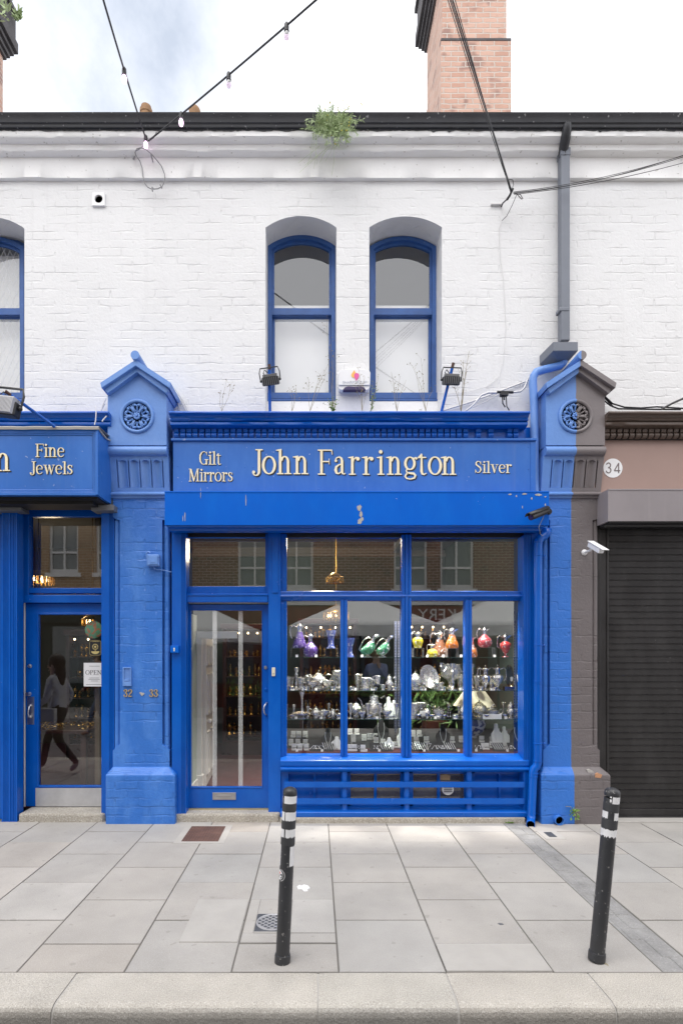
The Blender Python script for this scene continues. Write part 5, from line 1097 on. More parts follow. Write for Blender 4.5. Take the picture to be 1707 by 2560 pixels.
bund.append(([P(1291, 486, 5.55), P(1280, 512, 5.6), P(1266, 540, 5.64), P(1254, 552, 5.67)], .0030))
bund.append(([P(1281, 472, 5.52), P(1274, 488, 5.52), P(1266, 500, 5.55)], .012))
bund.append(([P(1268, 497, 5.55), P(1256, 508, 5.62), P(1252, 518, 5.69)], .007))
cable('cable_bundle', 'bundle of black cables tied to a wall hook beside the grey downpipe', bund)
tag(MB().box(PX(1226, 5.67), PX(1252, 5.67), 5.655, 5.685, PZ(513.5, 5.67), PZ(510, 5.67)).build('wall_bracket', m_wwire, bevel=.003), 'white strap bracket holding the cable hook on the wall', 'bracket')
cable('white_cable', 'thin white cable wandering down the wall beside the right sash window', [[P(x, y, 5.668) for x, y in ((1254, 552), (1247, 570), (1249, 640), (1258, 700), (1261, 760), (1264, 820), (1258, 900), (1248, 940), (1218, 966), (1170, 980), (1130, 984), (1095, 984))]], m_wwire, .0022)
cable('white_conduit', 'sloping white conduit low on the wall left of the blue downpipe', [([P(1103, 1028, 5.66), P(1180, 1004, 5.66), P(1320, 951, 5.66), P(1372, 928, 5.66)], .008), ([P(1165, 1027, 5.6), P(1183, 1012, 5.6), P(1203, 988, 5.6), P(1220, 982, 5.6), P(1243, 982, 5.6)], .010), ([P(1280, 981, 5.6), P(1300, 979, 5.6), P(1310, 970, 5.6), P(1320, 945, 5.6)], .010), ([P(1178, 1020, 5.64), P(1210, 1006, 5.65), P(1246, 986, 5.65)], .005)], m_wwire, .008)
cj = MB().tube([P(1242, 980, 5.58), P(1282, 981, 5.58)], .014, 8).box(PX(1249, 5.58), PX(1268, 5.58), 5.55, 5.60, PZ(991, 5.58), PZ(984, 5.58)).tube([P(1255, 990, 5.57), P(1256, 1008, 5.57), P(1262, 1018, 5.57)], .007, 6).tube([P(1264, 990, 5.57), P(1266, 1016, 5.57), P(1272, 1026, 5.57)], .006, 6).tube([P(1259, 990, 5.57), P(1260, 1000, 5.57)], .008, 6)
tag(cj.build('cable_joint', m_wire, bevel=.002), 'black cable joint with hanging leads on the white conduit', 'cable joint')
cable('black_cable', 'slack black cables sagging above the brown cornice', [[P(x, y, 5.6) for x, y in ((1510, 990), (1530, 1009), (1560, 1018), (1600, 1020), (1640, 1017), (1707, 1021), (1760, 1024))], [P(x, y, 5.6) for x, y in ((1510, 1002), (1525, 1014), (1545, 1022), (1600, 1023), (1700, 1024))], [P(x, y, 5.61) for x, y in ((1508, 993), (1520, 1004), (1532, 1018))]], m_wire, .0075)
cable('slanting_pipe', 'thin grey pipe slanting up from the brown cornice at the right edge', [[P(1652, 1023, 5.58), P(1680, 1008, 5.5), P(1707, 996, 5.4), P(1740, 980, 5.3)]], m_fin, .011, 'pipe')
cable('dry_stalks', 'frayed dry cable ends hanging behind the blue pilaster head', [[P(x, y, 5.64) for x, y in p] for p in (((436, 976), (446, 992), (456, 1008), (464, 1027)), ((438, 972), (452, 990), (462, 1020)), ((434, 985), (444, 1004), (452, 1027)), ((440, 980), (458, 1000), (470, 1027)), ((262, 1010), (256, 1022), (251, 1030)), ((266, 996), (258, 1012), (254, 1028)))], m_wwire, .005)
cable('white_lead', 'short white lead curling over the left shop cornice', [[P(x, y, 5.3) for x, y in ((239, 1015), (241, 1030), (240, 1050), (237, 1062))], [P(x, y, 5.3) for x, y in ((267, 1040), (258, 1050), (256, 1054))]], m_white, .005)

# ------------------------------------------------------------------ plants
m_leaf = M('grey_green_leaf', (.47, .58, .31), .7, var=.35, vs=12); m_leaf2 = M('fresh_leaf', (.20, .33, .07), .6, var=.3, vs=20)
m_stalk = M('dry_stalk', (.30, .25, .14), .85, var=.3, vs=30); m_yel = M('yellow_flower', (.70, .55, .08), .7)
def leafq(mb, p, d, ln, wd, q=rnd):
    d = d.normalized(); s_ = d.cross(Vector((q.uniform(-1, 1), q.uniform(-1, 1), q.uniform(-1, 1)))).normalized()
    mb.add([p, p + d * ln * .45 + s_ * wd, p + d * ln, p + d * ln * .45 - s_ * wd], [(0, 1, 2, 3)])
pt = thing('gutter_weed', P(840, 318, 5.40), 'bushy pale green weed with trailing strands growing from the gutter', 'plant')
q = random.Random(5); stems, leaves, fl = MB(), MB(), MB()
for i in range(150):
    u = q.random(); x0 = 832 + q.gauss(0, 18); y0 = 318 + q.uniform(-8, 14)
    a = P(x0, y0, 5.40 + q.uniform(-.03, .05)); ang = q.uniform(-.2, 3.34) if u < .78 else q.uniform(3.3, 6.1)
    ln = (q.uniform(.07, .20) if u < .78 else q.uniform(.06, .17)); dr = Vector((math.cos(ang) * .75, q.uniform(-.65, .1), math.sin(ang) * .8))
    pts = [a + dr * ln * k / 5 - Vector((0, 0, .16 * ln * (k / 5) ** 2 * 1.6)) + Vector((q.gauss(0, .006), q.gauss(0, .006), q.gauss(0, .005))) for k in range(6)]
    stems.tube(pts, [.0026, .0024, .0022, .002, .0016, .0010], 4)
    for k in range(1, 6):
        for _ in range(3):
            d = (pts[k] - pts[k - 1]).normalized() + Vector((q.gauss(0, .6), q.gauss(0, .5), q.gauss(0, .6))); leafq(leaves, pts[k], d, q.uniform(.02, .055), q.uniform(.002, .0055), q)
    if q.random() < .07: fl.ball(pts[-1], .007, n=6)
for i in range(26):                                                  # broad leaves low on the right
    p = P(q.uniform(820, 872), q.uniform(315, 350), 5.38); leafq(leaves, p, Vector((q.uniform(-.3, .6), -.3, q.uniform(-1, .2))), q.uniform(.06, .10), .012, q)
for i in range(12):                                                  # fine trailing threads
    a = P(q.uniform(770, 840), q.uniform(345, 380), 5.45); e = a + Vector((q.uniform(-.26, .04), .03, -q.uniform(.08, .24))); stems.tube([a, a.lerp(e, .5) + Vector((.01, -.02, -.01)), e], .0011, 3)
for tx, ty in ((858, 250), (868, 262), (872, 266), (902, 258), (905, 262), (845, 268), (812, 272)):
    a = P(845 + (tx - 845) * .4, 296, 5.42); e = P(tx, ty, 5.42); stems.tube([a, a.lerp(e, .5) + Vector((.006, 0, .01)), e], .0022, 4); fl.ball(e, .006, n=6)
leaves.build('foliage', m_leaf, pt); stems.build('stems', m_leaf, pt); fl.build('flowers', m_yel, pt)
def weed(px, base, tops, Y, label, seed=0, leaf=False, lw=.0016):
    q = random.Random(seed); t = thing('dry_weed', P(px, base, Y), label, 'weed', 'weeds on the shop cornice')
    s_, h_ = MB(), MB()
    for tx, ty in tops:
        a, e = P(px, base, Y), P(tx, ty, Y); m_ = a.lerp(e, .5) + Vector((q.uniform(-.02, .02), q.uniform(-.02, .02), .01)); s_.tube([a, a.lerp(m_, .5) + Vector((q.uniform(-.006, .006), 0, 0)), m_, e], [lw * 1.2, lw, lw * .8, lw * .5], 4)
        for k in range(q.randint(4, 8)):
            u = q.uniform(.45, 1); p = a.lerp(e, u) + (m_ - a.lerp(e, .5)) * (1 - abs(2 * u - 1)); e2 = p + Vector((q.uniform(-.05, .05), q.uniform(-.02, .02), q.uniform(.01, .06))); s_.tube([p, e2], lw * .35, 3); h_.ball(e2, q.uniform(.0035, .0065), n=4)
        if leaf:
            for k in range(16): leafq(h_, a.lerp(e, q.uniform(0, .75)), Vector((q.gauss(0, 1), -.5, q.gauss(.2, 1))), .022, .006, q)
    s_.build('stems', m_stalk, t); h_.build('seed_heads', m_leaf2 if leaf else m_stalk, t)
weed(555, 1028, ((565, 958), (577, 960), (552, 985)), 5.45, 'thin dry weed with seed heads left of the upright floodlight', 1)
weed(730, 1028, ((722, 968), (735, 990), (741, 975)), 5.45, 'thin pale weed under the left part of the first window', 2)
weed(775, 1028, ((772, 948), (800, 935), (822, 908), (817, 930)), 5.45, 'spreading dry weed crossing the sill of the first window', 3)
weed(833, 1028, ((832, 900), (817, 800), (836, 880), (826, 850)), 5.47, 'tall thin weed climbing the edge of the first window', 4)
weed(832, 1030, ((824, 1003), (838, 1000), (830, 1008), (840, 1012), (822, 1012)), 5.45, 'leafy green tuft at the corner of the first window', 5, True)
weed(905, 1028, ((897, 925), (885, 960), (912, 940), (918, 975)), 5.43, 'dry weed standing in front of the alarm box', 6)
weed(928, 1028, ((932, 950), (945, 945), (935, 980)), 5.45, 'weed with green leaves at the near corner of the right window', 7, True)
weed(992, 1028, ((1000, 940), (985, 955), (1015, 950), (978, 930)), 5.45, 'dry weed crossing the middle of the right window sill', 8)
weed(1064, 1028, ((1052, 895), (1030, 912), (1040, 935), (1085, 970)), 5.45, 'branched dry weed at the far corner of the right window', 9)
weed(1152, 1028, ((1158, 900), (1172, 878), (1165, 930), (1135, 968)), 5.45, 'brown dry weed standing alone right of the leaning floodlight', 10, lw=.003)
fp = thing('wall_plant', P(1428, 2030, 5.42), 'small bright green weed growing on the pilaster plinth', 'weed')
q = random.Random(3); lv_ = MB(); st_ = MB()
for i in range(30): leafq(lv_, P(1428 + q.uniform(-2, 14), 2022 + q.uniform(0, 24), 5.40), Vector((q.gauss(.3, 1), -.6, q.gauss(0, 1))), .032, .011, q)
st_.tube([P(1413, 2016, 5.42), P(1426, 2017, 5.41), P(1434, 2036, 5.40)], .003, 5); lv_.build('leaves', m_leaf2, fp); st_.build('stem', m_stalk, fp)
ms = thing('moss_tuft', P(1273, 2058, 5.44), 'little moss tuft at the foot of the granite plinth', 'moss'); mo = MB()
for i in range(60): leafq(mo, P(1273 + q.gauss(0, 6), 2058, 5.44), Vector((q.gauss(0, .6), q.gauss(-.3, .6), 1)), .018, .004, q)
mo.build('tuft', m_leaf2, ms)
ck = thing('gutter_sprig', P(1573, 276, 5.42), 'lone dry sprig sticking up from the right part of the gutter', 'weed'); MB().tube([P(1570, 281, 5.42), P(1573, 270, 5.42), P(1575, 266, 5.42)], .003, 4).build('stem', m_stalk, ck)
# weeds on the cut-off chimney
cwd = thing('chimney_weed', P(30, 10, 9.9), 'yellow-green weed growing high on the cut-off chimney', 'weed'); mo = MB()
for i in range(34): leafq(mo, P(15 + q.gauss(0, 5), 22 + q.gauss(0, 12), 9.6 + q.uniform(-.3, .2)), Vector((q.gauss(0, 1), -.4, q.gauss(0, 1))), .12, .02, q)
for i in range(60): leafq(mo, P(46 + q.gauss(0, 3), 40 + q.gauss(0, 7), 9.95), Vector((q.gauss(.3, .6), -.4, q.gauss(.2, 1))), .10, .02, q)
mo.build('foliage', m_leaf, cwd)

# ------------------------------------------------------------------ bollards
def bollard(base, top, r, label, tapes, cuffs):
    t = thing('street_bollard', base, label, 'bollard', 'striped bollards on the pavement')
    ax_ = (top - base); Lh = ax_.length; zv = ax_.normalized(); xv = Vector((0, 1, 0)).cross(zv).normalized(); yv = zv.cross(xv); Mx = Matrix.Translation(base) @ Matrix((xv, yv, zv)).transposed().to_4x4()
    MB().lathe([(r, .0), (r, Lh - .05), (r * .99, Lh - .045)], (0, 0, 0), 32).xf(Mx).build('post', m_bollard, t, smooth=40)
    MB().lathe([(r * 1.01, Lh - .034), (r * 1.03, Lh - .031), (r * 1.03, Lh - .018), (r * .98, Lh - .006), (r * .85, Lh), (r * .75, Lh + .003), (r * .35, Lh + .010), (.001, Lh + .012)], (0, 0, 0), 32).xf(Mx).build('cap', m_bollard, t, smooth=50)
    MB().lathe([(r, .0), (r * 1.14, .0), (r * 1.15, .034), (r * 1.10, .044), (r, .046)], (0, 0, 0), 32).xf(Mx).build('foot_collar', m_bollard, t, smooth=40)
    def band(z0, z1, a0, a1, rr, ragged=0, seed=0):
        q = random.Random(seed); n = 40; vs = []; a0, a1 = R(a0), R(a1)
        for i in range(n + 1):
            a = a0 + (a1 - a0) * i / n; l_ = z0 + ragged * q.uniform(-.5, 1); h_ = z1 - ragged * q.uniform(-.3, .6)
            vs += [(rr * math.sin(a), -rr * math.cos(a), l_), (rr * math.sin(a), -rr * math.cos(a), h_)]
        return vs, [(2 * i, 2 * i + 2, 2 * i + 3, 2 * i + 1) for i in range(n)]
    for k, (z0, z1, a0, a1, rg) in enumerate(tapes):
        MB().add(*band(z0, z1, a0, a1, r * 1.010, rg, k + 3)).xf(Mx).build('reflective_tape', m_tape, t, smooth=60)
    for z0, z1 in cuffs:
        MB().lathe([(r, z0), (r * 1.035, z0 + .001), (r * 1.035, z1 - .001), (r, z1)], (0, 0, 0), 32).xf(Mx).build('rubber_cuff', m_cuff, t, smooth=40)
    return t, Mx, Lh
Yb = 3.04; r_ = .0375
b0 = Vector((PX(706, Yb), Yb, 0)); zt = PZ(1972, Yb + .015); b1 = Vector((PX(725.5, Yb + .015), Yb + .015, zt))
zz = lambda py: (PZ(py, Yb - .03)) * 1.0
tb, Mx, Lh = bollard(b0, b1, r_, 'black bollard with round sticker and torn white bands, in front of the window', [(zz(2011), zz(1990), -48, 150, .0), (zz(2011), zz(1994), -120, -75, 0), (zz(2054), zz(2032), -28, 150, .003), (zz(2054), zz(2032), -150, -36, 0), (zz(2096), zz(2075), -22, 150, .006), (zz(2096), zz(2075), -150, -34, .004), (zz(2168), zz(2118), 24, 120, .004), (zz(2168), zz(2112), -130, -66, .002)],
                      [(zz(2031.5), zz(2011.5)), (zz(2075), zz(2054.5)), (zz(2116), zz(2096.5))])
stk = []
for i in range(9):
    for j in range(9): stk.append((i, j))
sv, sf = [], []; rs = .036; zc = zz(2191); N = 24
def oncyl(u, v_, rr): a = u / r_ + R(-58); return (rr * math.sin(a), -rr * math.cos(a), zc + v_)
def disc(mb, cx, cy, r0, rr, n=20):
    ring = [oncyl(cx, cy, rr)]; 
    for k in (.5, 1):
        ring += [oncyl(cx + r0 * k * math.cos(2 * pi * i / n), cy + r0 * k * math.sin(2 * pi * i / n), rr) for i in range(n)]
    fs = [(0, 1 + i, 1 + (i + 1) % n) for i in range(n)] + [(1 + i, 1 + n + i, 1 + n + (i + 1) % n, 1 + (i + 1) % n) for i in range(n)]
    return mb.add(ring, fs)
sk_ = disc(MB(), 0, 0, rs, r_ * 1.006).xf(Mx).build('round_sticker', m_black, tb, smooth=60)
disc(MB(), -.006, 0, rs * .72, r_ * 1.010).xf(Mx).build('sticker_centre', m_white, sk_, smooth=60)
disc(MB(), -.004, .011, rs * .16, r_ * 1.014, 10).xf(Mx).build('red_mark', M('sticker_red', (.65, .06, .05), .5, var=0), sk_)
wv = MB(); disc(wv, -.016, -.010, rs * .28, r_ * 1.013, 12); disc(wv, .010, .003, rs * .16, r_ * 1.013, 10); wv.xf(Mx).build('black_mark', m_black, sk_)
lt = MB()
for k in range(16): a = R(-80 + 160 * k / 15); disc(lt, rs * .86 * math.cos(a), rs * .86 * math.sin(a), .0022, r_ * 1.012, 5)
lt.xf(Mx).build('ring_marks', m_white, sk_)
Yb = 3.055; b0 = Vector((PX(1490, Yb), Yb, .004)); b1 = Vector((PX(1530.5, Yb), Yb, PZ(1974, Yb)))
zz = lambda py: PZ(py, Yb - .03) * 1.004
tb2, Mx2, _ = bollard(b0, b1, .0385, 'black bollard with torn white bands, leaning to the right near the kerb', [(zz(2011.5), zz(1990), -22, 140, 0), (zz(2053), zz(2034), 2, 140, .003), (zz(2050), zz(2031), -140, -46, .004), (zz(2096), zz(2076), -140, 140, .009)],
                        [(zz(2033), zz(2012)), (zz(2075), zz(2053.5))])
lt = MB()
for k, (u, v0, w_, h_) in enumerate(((-.028, 0, .008, .010), (-.028, -.018, .009, .013), (-.027, -.034, .008, .002))):
    zc_ = zz(1993) + v0
    lt.add([(.0390 * math.sin(u_ / .0385), -.0390 * math.cos(u_ / .0385), z_) for u_, z_ in ((u, zc_), (u + w_, zc_), (u + w_, zc_ - h_), (u, zc_ - h_))], [(0, 1, 2, 3)])
lt.xf(Mx2).build('white_letters', m_white, tb2, solid=.0006)

# ------------------------------------------------------------------ covers and litter on the pavement
dc = thing('drain_cover', (-.2645, 3.476, 0), 'round latticed grey drain cover in a square frame', 'drain cover')
cx_, cy_ = -.2645, 3.476
MB().box(cx_ - .106, cx_ + .106, cy_ - .112, cy_ + .112, -.02, .003).build('frame', m_iron, dc, bevel=.002)
lt = MB(); ra = .098
lt.tube([(cx_ + ra * math.cos(2 * pi * i / 40), cy_ + ra * math.sin(2 * pi * i / 40), .004) for i in range(40)], .006, 6, closed=True)
for k in range(-3, 4):
    for sg_ in (1, -1):
        o_ = k * .028; hl = math.sqrt(max(0, ra * ra - o_ * o_)); c_, s_ = math.cos(R(43 * sg_)), math.sin(R(43 * sg_))
        lt.tube([(cx_ - s_ * o_ - c_ * hl, cy_ + c_ * o_ - s_ * hl, .004), (cx_ - s_ * o_ + c_ * hl, cy_ + c_ * o_ + s_ * hl, .004)], .0032, 5)
lt.build('lattice', m_ironrib, dc, smooth=50)
mc = thing('access_cover', (-1.02, 5.14, 0), 'rusty brown patterned access cover beside the main doorstep', 'access cover')
x0, x1, y0, y1 = -1.183, -.858, 4.935, 5.35
MB().box(x0 - .06, x1 + .06, y0 - .05, y1 + .05, -.02, .0028).build('cement_surround', m_cement, mc)
MB().box(x0, x1, y0, y1, -.02, .006).build('plate', m_rust, mc, bevel=.002)
tr_ = MB()
for i in range(13):
    for j in range(16):
        xx, yy = x0 + .015 + (x1 - x0 - .03) * i / 12, y0 + .015 + (y1 - y0 - .03) * j / 15; a = R(45 if (i + j) % 2 else -45)
        tr_.tube([(xx - .009 * math.cos(a), yy - .009 * math.sin(a), .007), (xx + .009 * math.cos(a), yy + .009 * math.sin(a), .007)], .0018, 4)
tr_.build('tread_pattern', m_rust, mc)
mc2 = thing('water_cover', P(1380, 2088, 5.1), 'small dark oblong water cover near the half-brown pilaster', 'access cover')
x0, x1, y0, y1 = PX(1362, 5.14), PX(1398, 5.0), 5.05, 5.18
MB().box(x0 - .05, x1 + .06, y0 - .05, y1 + .05, -.02, .0028).build('cement_surround', m_cement, mc2)
pl = MB().box(x0, x1, y0, y1, -.02, .006)
for j in range(4): pl.box(x0 + .008, x1 - .008, y0 + .012 + .03 * j, y0 + .026 + .03 * j, .006, .009)
pl.build('plate', m_iron, mc2, bevel=.002)
lp_ = tag(MB().ext([(PX(x, 3.96), 2380 / (y - 1622)) for x, y in ((742, 2218), (748, 2214), (753, 2216), (760, 2213), (770, 2216), (775, 2222), (768, 2225), (770, 2229), (760, 2230), (755, 2224), (745, 2224))], .001, .006, 'z').build('paper_scrap', m_white), 'torn white paper scrap lying on the slabs beside the stickered bollard', 'litter')
tag(MB().ext([(PX(1243 + x, 3.46), 3.46 + y) for x, y in ((0, .0), (6, .012), (13, .006), (15, -.01), (6, -.016))], .0005, .0015, 'z').build('chewing_gum', m_fin), 'flattened dark gum spot on a slab in front of the right half of the window', 'gum spot')
tg = thing('twig', P(1521, 2413, 3.0), 'bent brown twig lying at the foot of the leaning bollard', 'twig'); MB().tube([P(1510, 2410, 3.02), P(1516, 2410, 3.02), P(1520, 2417, 3.0)], .003, 5).build('stem', m_stalk, tg)
# ------------------------------------------------------------------ inside the shops
m_green = M('dark_green_wall', (.030, .052, .042), .8, var=.2); m_carpet = M('maroon_carpet', (.07, .010, .013), .95, var=.3, vs=9)
m_ceil = M('shop_ceiling', (.12, .118, .105), .9, var=.05); m_pale = M('pale_green_wall', (.42, .50, .45), .8, var=.08)
m_inwhite = M('white_gloss_joinery', (.72, .72, .70), .35, var=.05); m_wood = M('dark_mahogany', (.055, .020, .014), .3, var=.4, vs=8)
m_gilt = M('gilt_metal', (.75, .50, .16), .25, .9, var=.3, vs=40); m_warm = emit('warm_bulb', (1.0, .74, .40), 9.0)
m_tan = M('ochre_plaster', (.075, .052, .03), .85, var=.1)
def room(x0, x1, y0, y1, z0, z1, label, wallm, back):
    t = thing('shop_interior', ((x0 + x1) / 2, (y0 + y1) / 2, z0), label, 'room')
    MB().box(x0, x1, y0, y1, z0 - .05, z0).build('carpet', m_carpet, t); MB().box(x0, x1, y0, y1, z1, z1 + .05).build('ceiling', m_ceil, t)
    MB().box(x0 - .05, x0, y0, y1, z0, z1).box(x1, x1 + .05, y0, y1, z0, z1).build('side_wall', wallm, t); MB().box(x0 - .05, x1 + .05, y1, y1 + .05, z0, z1).build('back_wall', back, t)
    return t
rm_ = room(-2.12, 2.22, 5.70, 9.6, .088, 3.42, 'dark green interior of the main shop with maroon carpet', m_green, m_green)
cm = MB()
for k in range(3): cm.box(-2.12 + .03 * k, 2.22 - .03 * k, 9.56 - .03 * k, 9.6, 3.28 + .05 * k, 3.33 + .05 * k)
cm.box(1.30, 1.36, 5.8, 9.5, 3.33, 3.42)
cm.build('coving', m_ceil, rm_)
def lamp(name, loc, en, col, size=.05, spot=None, tgt=None):
    l_ = bpy.data.lights.new(name, 'SPOT' if spot else 'POINT'); l_.energy = en; l_.color = col; l_.shadow_soft_size = size
    o = bpy.data.objects.new(name, l_); C.objects.link(o); o.location = loc
    if spot: l_.spot_size = R(spot); l_.spot_blend = .6; o.rotation_euler = (Vector(loc) - Vector(tgt)).to_track_quat('Z', 'Y').to_euler()
for x in (.12, .6, 1.1, 1.55): lamp('display_lamp', (x, 5.86, 2.72), 140, (1, .95, .86), .05, 84, (x, 6.0, 1.1))
lamp('shop_lamp', (.1, 7.6, 3.2), 40, (1, .80, .55), .15); lamp('shop_lamp', (-1.0, 7.4, 3.0), 22, (1, .80, .55), .15); lamp('shop_lamp', (-3.6, 7.6, 2.6), 5, (1, .78, .5), .15)
for x, y in ((.07, 6.6), (1.05, 6.7)): MB().lathe([(.085, 3.40), (.085, 3.42)], (x, y, 0), 20).lathe([(.001, 3.385), (.07, 3.385), (.085, 3.40), (.085, 3.42)], (x, y, 0), 20).build('ceiling_light', m_white, rm_, smooth=40)
room(-6.4, -2.30, 5.84, 9.6, .088, 3.42, 'dim ochre interior of the left shop behind its glazed door', m_tan, m_tan)
# lobby behind the main door: pale wall, white post and a half-open panelled door
lb_ = thing('lobby_partition', (-1.33, 6.1, .09), 'pale green lobby wall with white door post behind main door glass', 'partition')
MB().box(-1.42, -1.352, 5.72, 6.38, .09, 2.08).build('wall', m_pale, lb_); MB().box(-1.352, -1.335, 5.72, 6.38, .09, .22).build('skirting', m_inwhite, lb_)
MB().box(-1.40, -1.298, 6.38, 6.46, .09, 1.82).box(-1.42, -1.28, 6.37, 6.47, .09, .26).box(-1.40, -.9, 6.38, 6.46, 1.82, 1.90).build('post', m_inwhite, lb_, bevel=.006)
idr = thing('inner_door', (-1.29, 6.48, .1), 'half-open white panelled inner door with round knob behind main door', 'door')
Mx = Matrix.Translation((-1.288, 6.49, .10)) @ Matrix.Rotation(R(94), 4, 'Z')
d_ = MB().box(0, .72, -.02, .02, 0, 1.72)
d_.xf(Mx).build('leaf', m_inwhite, idr, bevel=.004)
pn = MB()
for a, b in ((.07, .32), (.40, .65)):
    for c_, e in ((.12, .62), (.82, 1.30), (1.40, 1.64)):
        for i, (u, h_) in enumerate(((0, .03), (.02, .022))):
            pn.box(a + u, a + u + .015, -.02 - h_ + .01, -.02, c_ + u, e - u).box(b - u - .015, b - u, -.02 - h_ + .01, -.02, c_ + u, e - u).box(a + u, b - u, -.02 - h_ + .01, -.02, c_ + u, c_ + u + .015).box(a + u, b - u, -.02 - h_ + .01, -.02, e - u - .015, e - u)
pn.xf(Mx).build('panel_moulding', m_inwhite, idr)
MB().lathe([(.001, -.075), (.022, -.07), (.027, -.055), (.02, -.04), (.01, -.03), (.01, -.0), (.02, 0)], (.12, 0, .75), 14, 'y').xf(Mx).build('knob', m_inwhite, idr, smooth=50)
# tall glazed cabinets of gilt pieces deep in the shop
def cabinet(x, y, wd, hgt, label, seed):
    t = thing('display_cabinet', (x, y, .09), label, 'cabinet'); q = random.Random(seed)
    c_ = MB().box(x - wd / 2, x + wd / 2, y + .30, y + .34, .09, hgt).box(x - wd / 2, x - wd / 2 + .05, y, y + .34, .09, hgt).box(x + wd / 2 - .05, x + wd / 2, y, y + .34, .09, hgt).box(x - wd / 2, x + wd / 2, y, y + .34, .09, .3).box(x - wd / 2 - .03, x + wd / 2 + .03, y - .03, y + .36, hgt, hgt + .08)
    c_.build('carcass', m_wood, t, bevel=.006); sh, gd, wb = MB(), MB(), MB(); z = .38
    while z < hgt - .2:
        sh.box(x - wd / 2 + .05, x + wd / 2 - .05, y + .02, y + .3, z - .015, z); u = x - wd / 2 + .09
        while u < x + wd / 2 - .07:
            h_ = q.uniform(.08, .2); r0 = q.uniform(.018, .04)
            gd.lathe([(r0, z), (r0 * 1.1, z + .01), (r0 * .3, z + h_ * .25), (r0 * .9, z + h_ * .5), (r0 * 1.1, z + h_ * .7), (r0 * .4, z + h_ * .85), (r0 * .7, z + h_)], (u, y + q.uniform(.08, .2), 0), 10); u += q.uniform(.06, .11)
        z += .3
    sh.build('shelf', m_wood, t); gd.build('gilt_pieces', m_gilt, t, smooth=50)
    for k in range(4): wb.ball((x - wd / 2 + .1 + (wd - .2) * k / 3, y + .06, hgt - .06), .014, n=8)
    wb.build('cabinet_lamp', m_warm, t)
cabinet(-1.10, 8.5, .62, 2.0, 'mahogany cabinet of gilt pieces seen through the main door', 2)
cabinet(.20, 8.9, .9, 2.1, 'mahogany cabinet of gilt pieces deep behind the window shelves', 3)
cabinet(1.75, 8.7, .7, 2.1, 'mahogany cabinet of gilt pieces at the far corner of the shop', 6)
cabinet(-3.25, 8.2, .8, 1.9, 'cabinet of gilt pieces deep behind the left door', 4)
def chandelier(p, r, hgt, label, top, lit=True, arms=8):
    t = thing('chandelier', p, label, 'chandelier', 'chandeliers inside the shops'); x, y, z = p
    mb = MB().tube([(x, y, z + hgt), (x, y, top)], .006, 5).lathe([(.02, hgt), (r * .45, hgt * .92), (r, hgt * .62), (r * 1.02, hgt * .56), (r * .5, hgt * .55), (.02, hgt * .5), (.03, hgt * .2), (.001, 0)], p, 16)
    mb.build('frame', m_gilt, t, smooth=40); dr, bl = MB(), MB()
    for k in range(arms * 3):
        a = 2 * pi * k / arms / 3
        for j in range(4): dr.ball((x + r * 1.0 * math.cos(a), y + r * 1.0 * math.sin(a), z + hgt * (.55 - .11 * j)), .011, (1, 1, 1.6), 6)
    dr.build('drops', m_gilt, t)
    for k in range(arms):
        a = 2 * pi * k / arms; bl.ball((x + r * .6 * math.cos(a), y + r * .6 * math.sin(a), z + hgt * .42), .012, (1, 1, 1.8), 6)
    if lit: bl.build('bulb', m_warm, t)
    return t
chandelier(P(97, 1468, 6.5), .17, .20, 'gilt bag chandelier hanging behind the left fanlight', 3.3)
chandelier(P(837, 1462, 6.9), .105, .15, 'small gilt chandelier seen through the upper shop window', 3.4, False)
chandelier(P(1300, 1590, 6.9), .10, .34, 'lit gilt chandelier at the right edge of the shop window', 3.4)
chandelier(P(232, 1570, 6.8), .13, .17, 'lit gilt chandelier glimpsed behind the left door glass', 3.3)
chandelier(P(840, 1560, 8.6), .2, .3, 'lit gilt chandelier deep inside the main shop', 3.4)
tg_ = thing('table_lamp', P(1183, 1797, 6.15), 'table lamp with wide cream shade behind the silver on the shelves', 'lamp')
x, y = PX(1185, 6.15), 6.15
MB().lathe([(.225, PZ(1764, y)), (.11, PZ(1727, y)), (.108, PZ(1727, y))], (x, y, 0), 28).build('shade', M('cream_shade', (.66, .58, .44), .9, var=.05), tg_, smooth=50, solid=.003)
MB().lathe([(.075, .66), (.08, .68), (.03, .70), (.03, .74), (.10, .80), (.125, .88), (.10, .94), (.03, .98), (.015, 1.0), (.012, PZ(1740, y))], (x, y, 0), 24).build('base', M('blue_white_china', (.55, .57, .62), .2, var=.1, spots=(18, .52, (.04, .06, .20), .9)), tg_, smooth=50)
pp = thing('house_plant', (PX(1080, 6.6), 6.6, .7), 'leafy dark houseplant standing behind the window shelves', 'plant'); q = random.Random(9); lv_ = MB()
for i in range(260):
    a = Vector((PX(1085, 6.6) + q.gauss(0, .22), 6.6 + q.gauss(0, .1), .85 + q.uniform(0, .35))); leafq(lv_, a, Vector((q.gauss(0, 1), -.3, q.gauss(.4, 1))), .16, .012, q)
lv_.build('foliage', M('houseplant_leaf', (.045, .10, .02), .5, var=.4), pp); MB().lathe([(.10, .09), (.14, .7), (.15, .86), (.001, .86)], (PX(1085, 6.6), 6.6, 0), 18).build('pot', m_wood, pp, smooth=40)
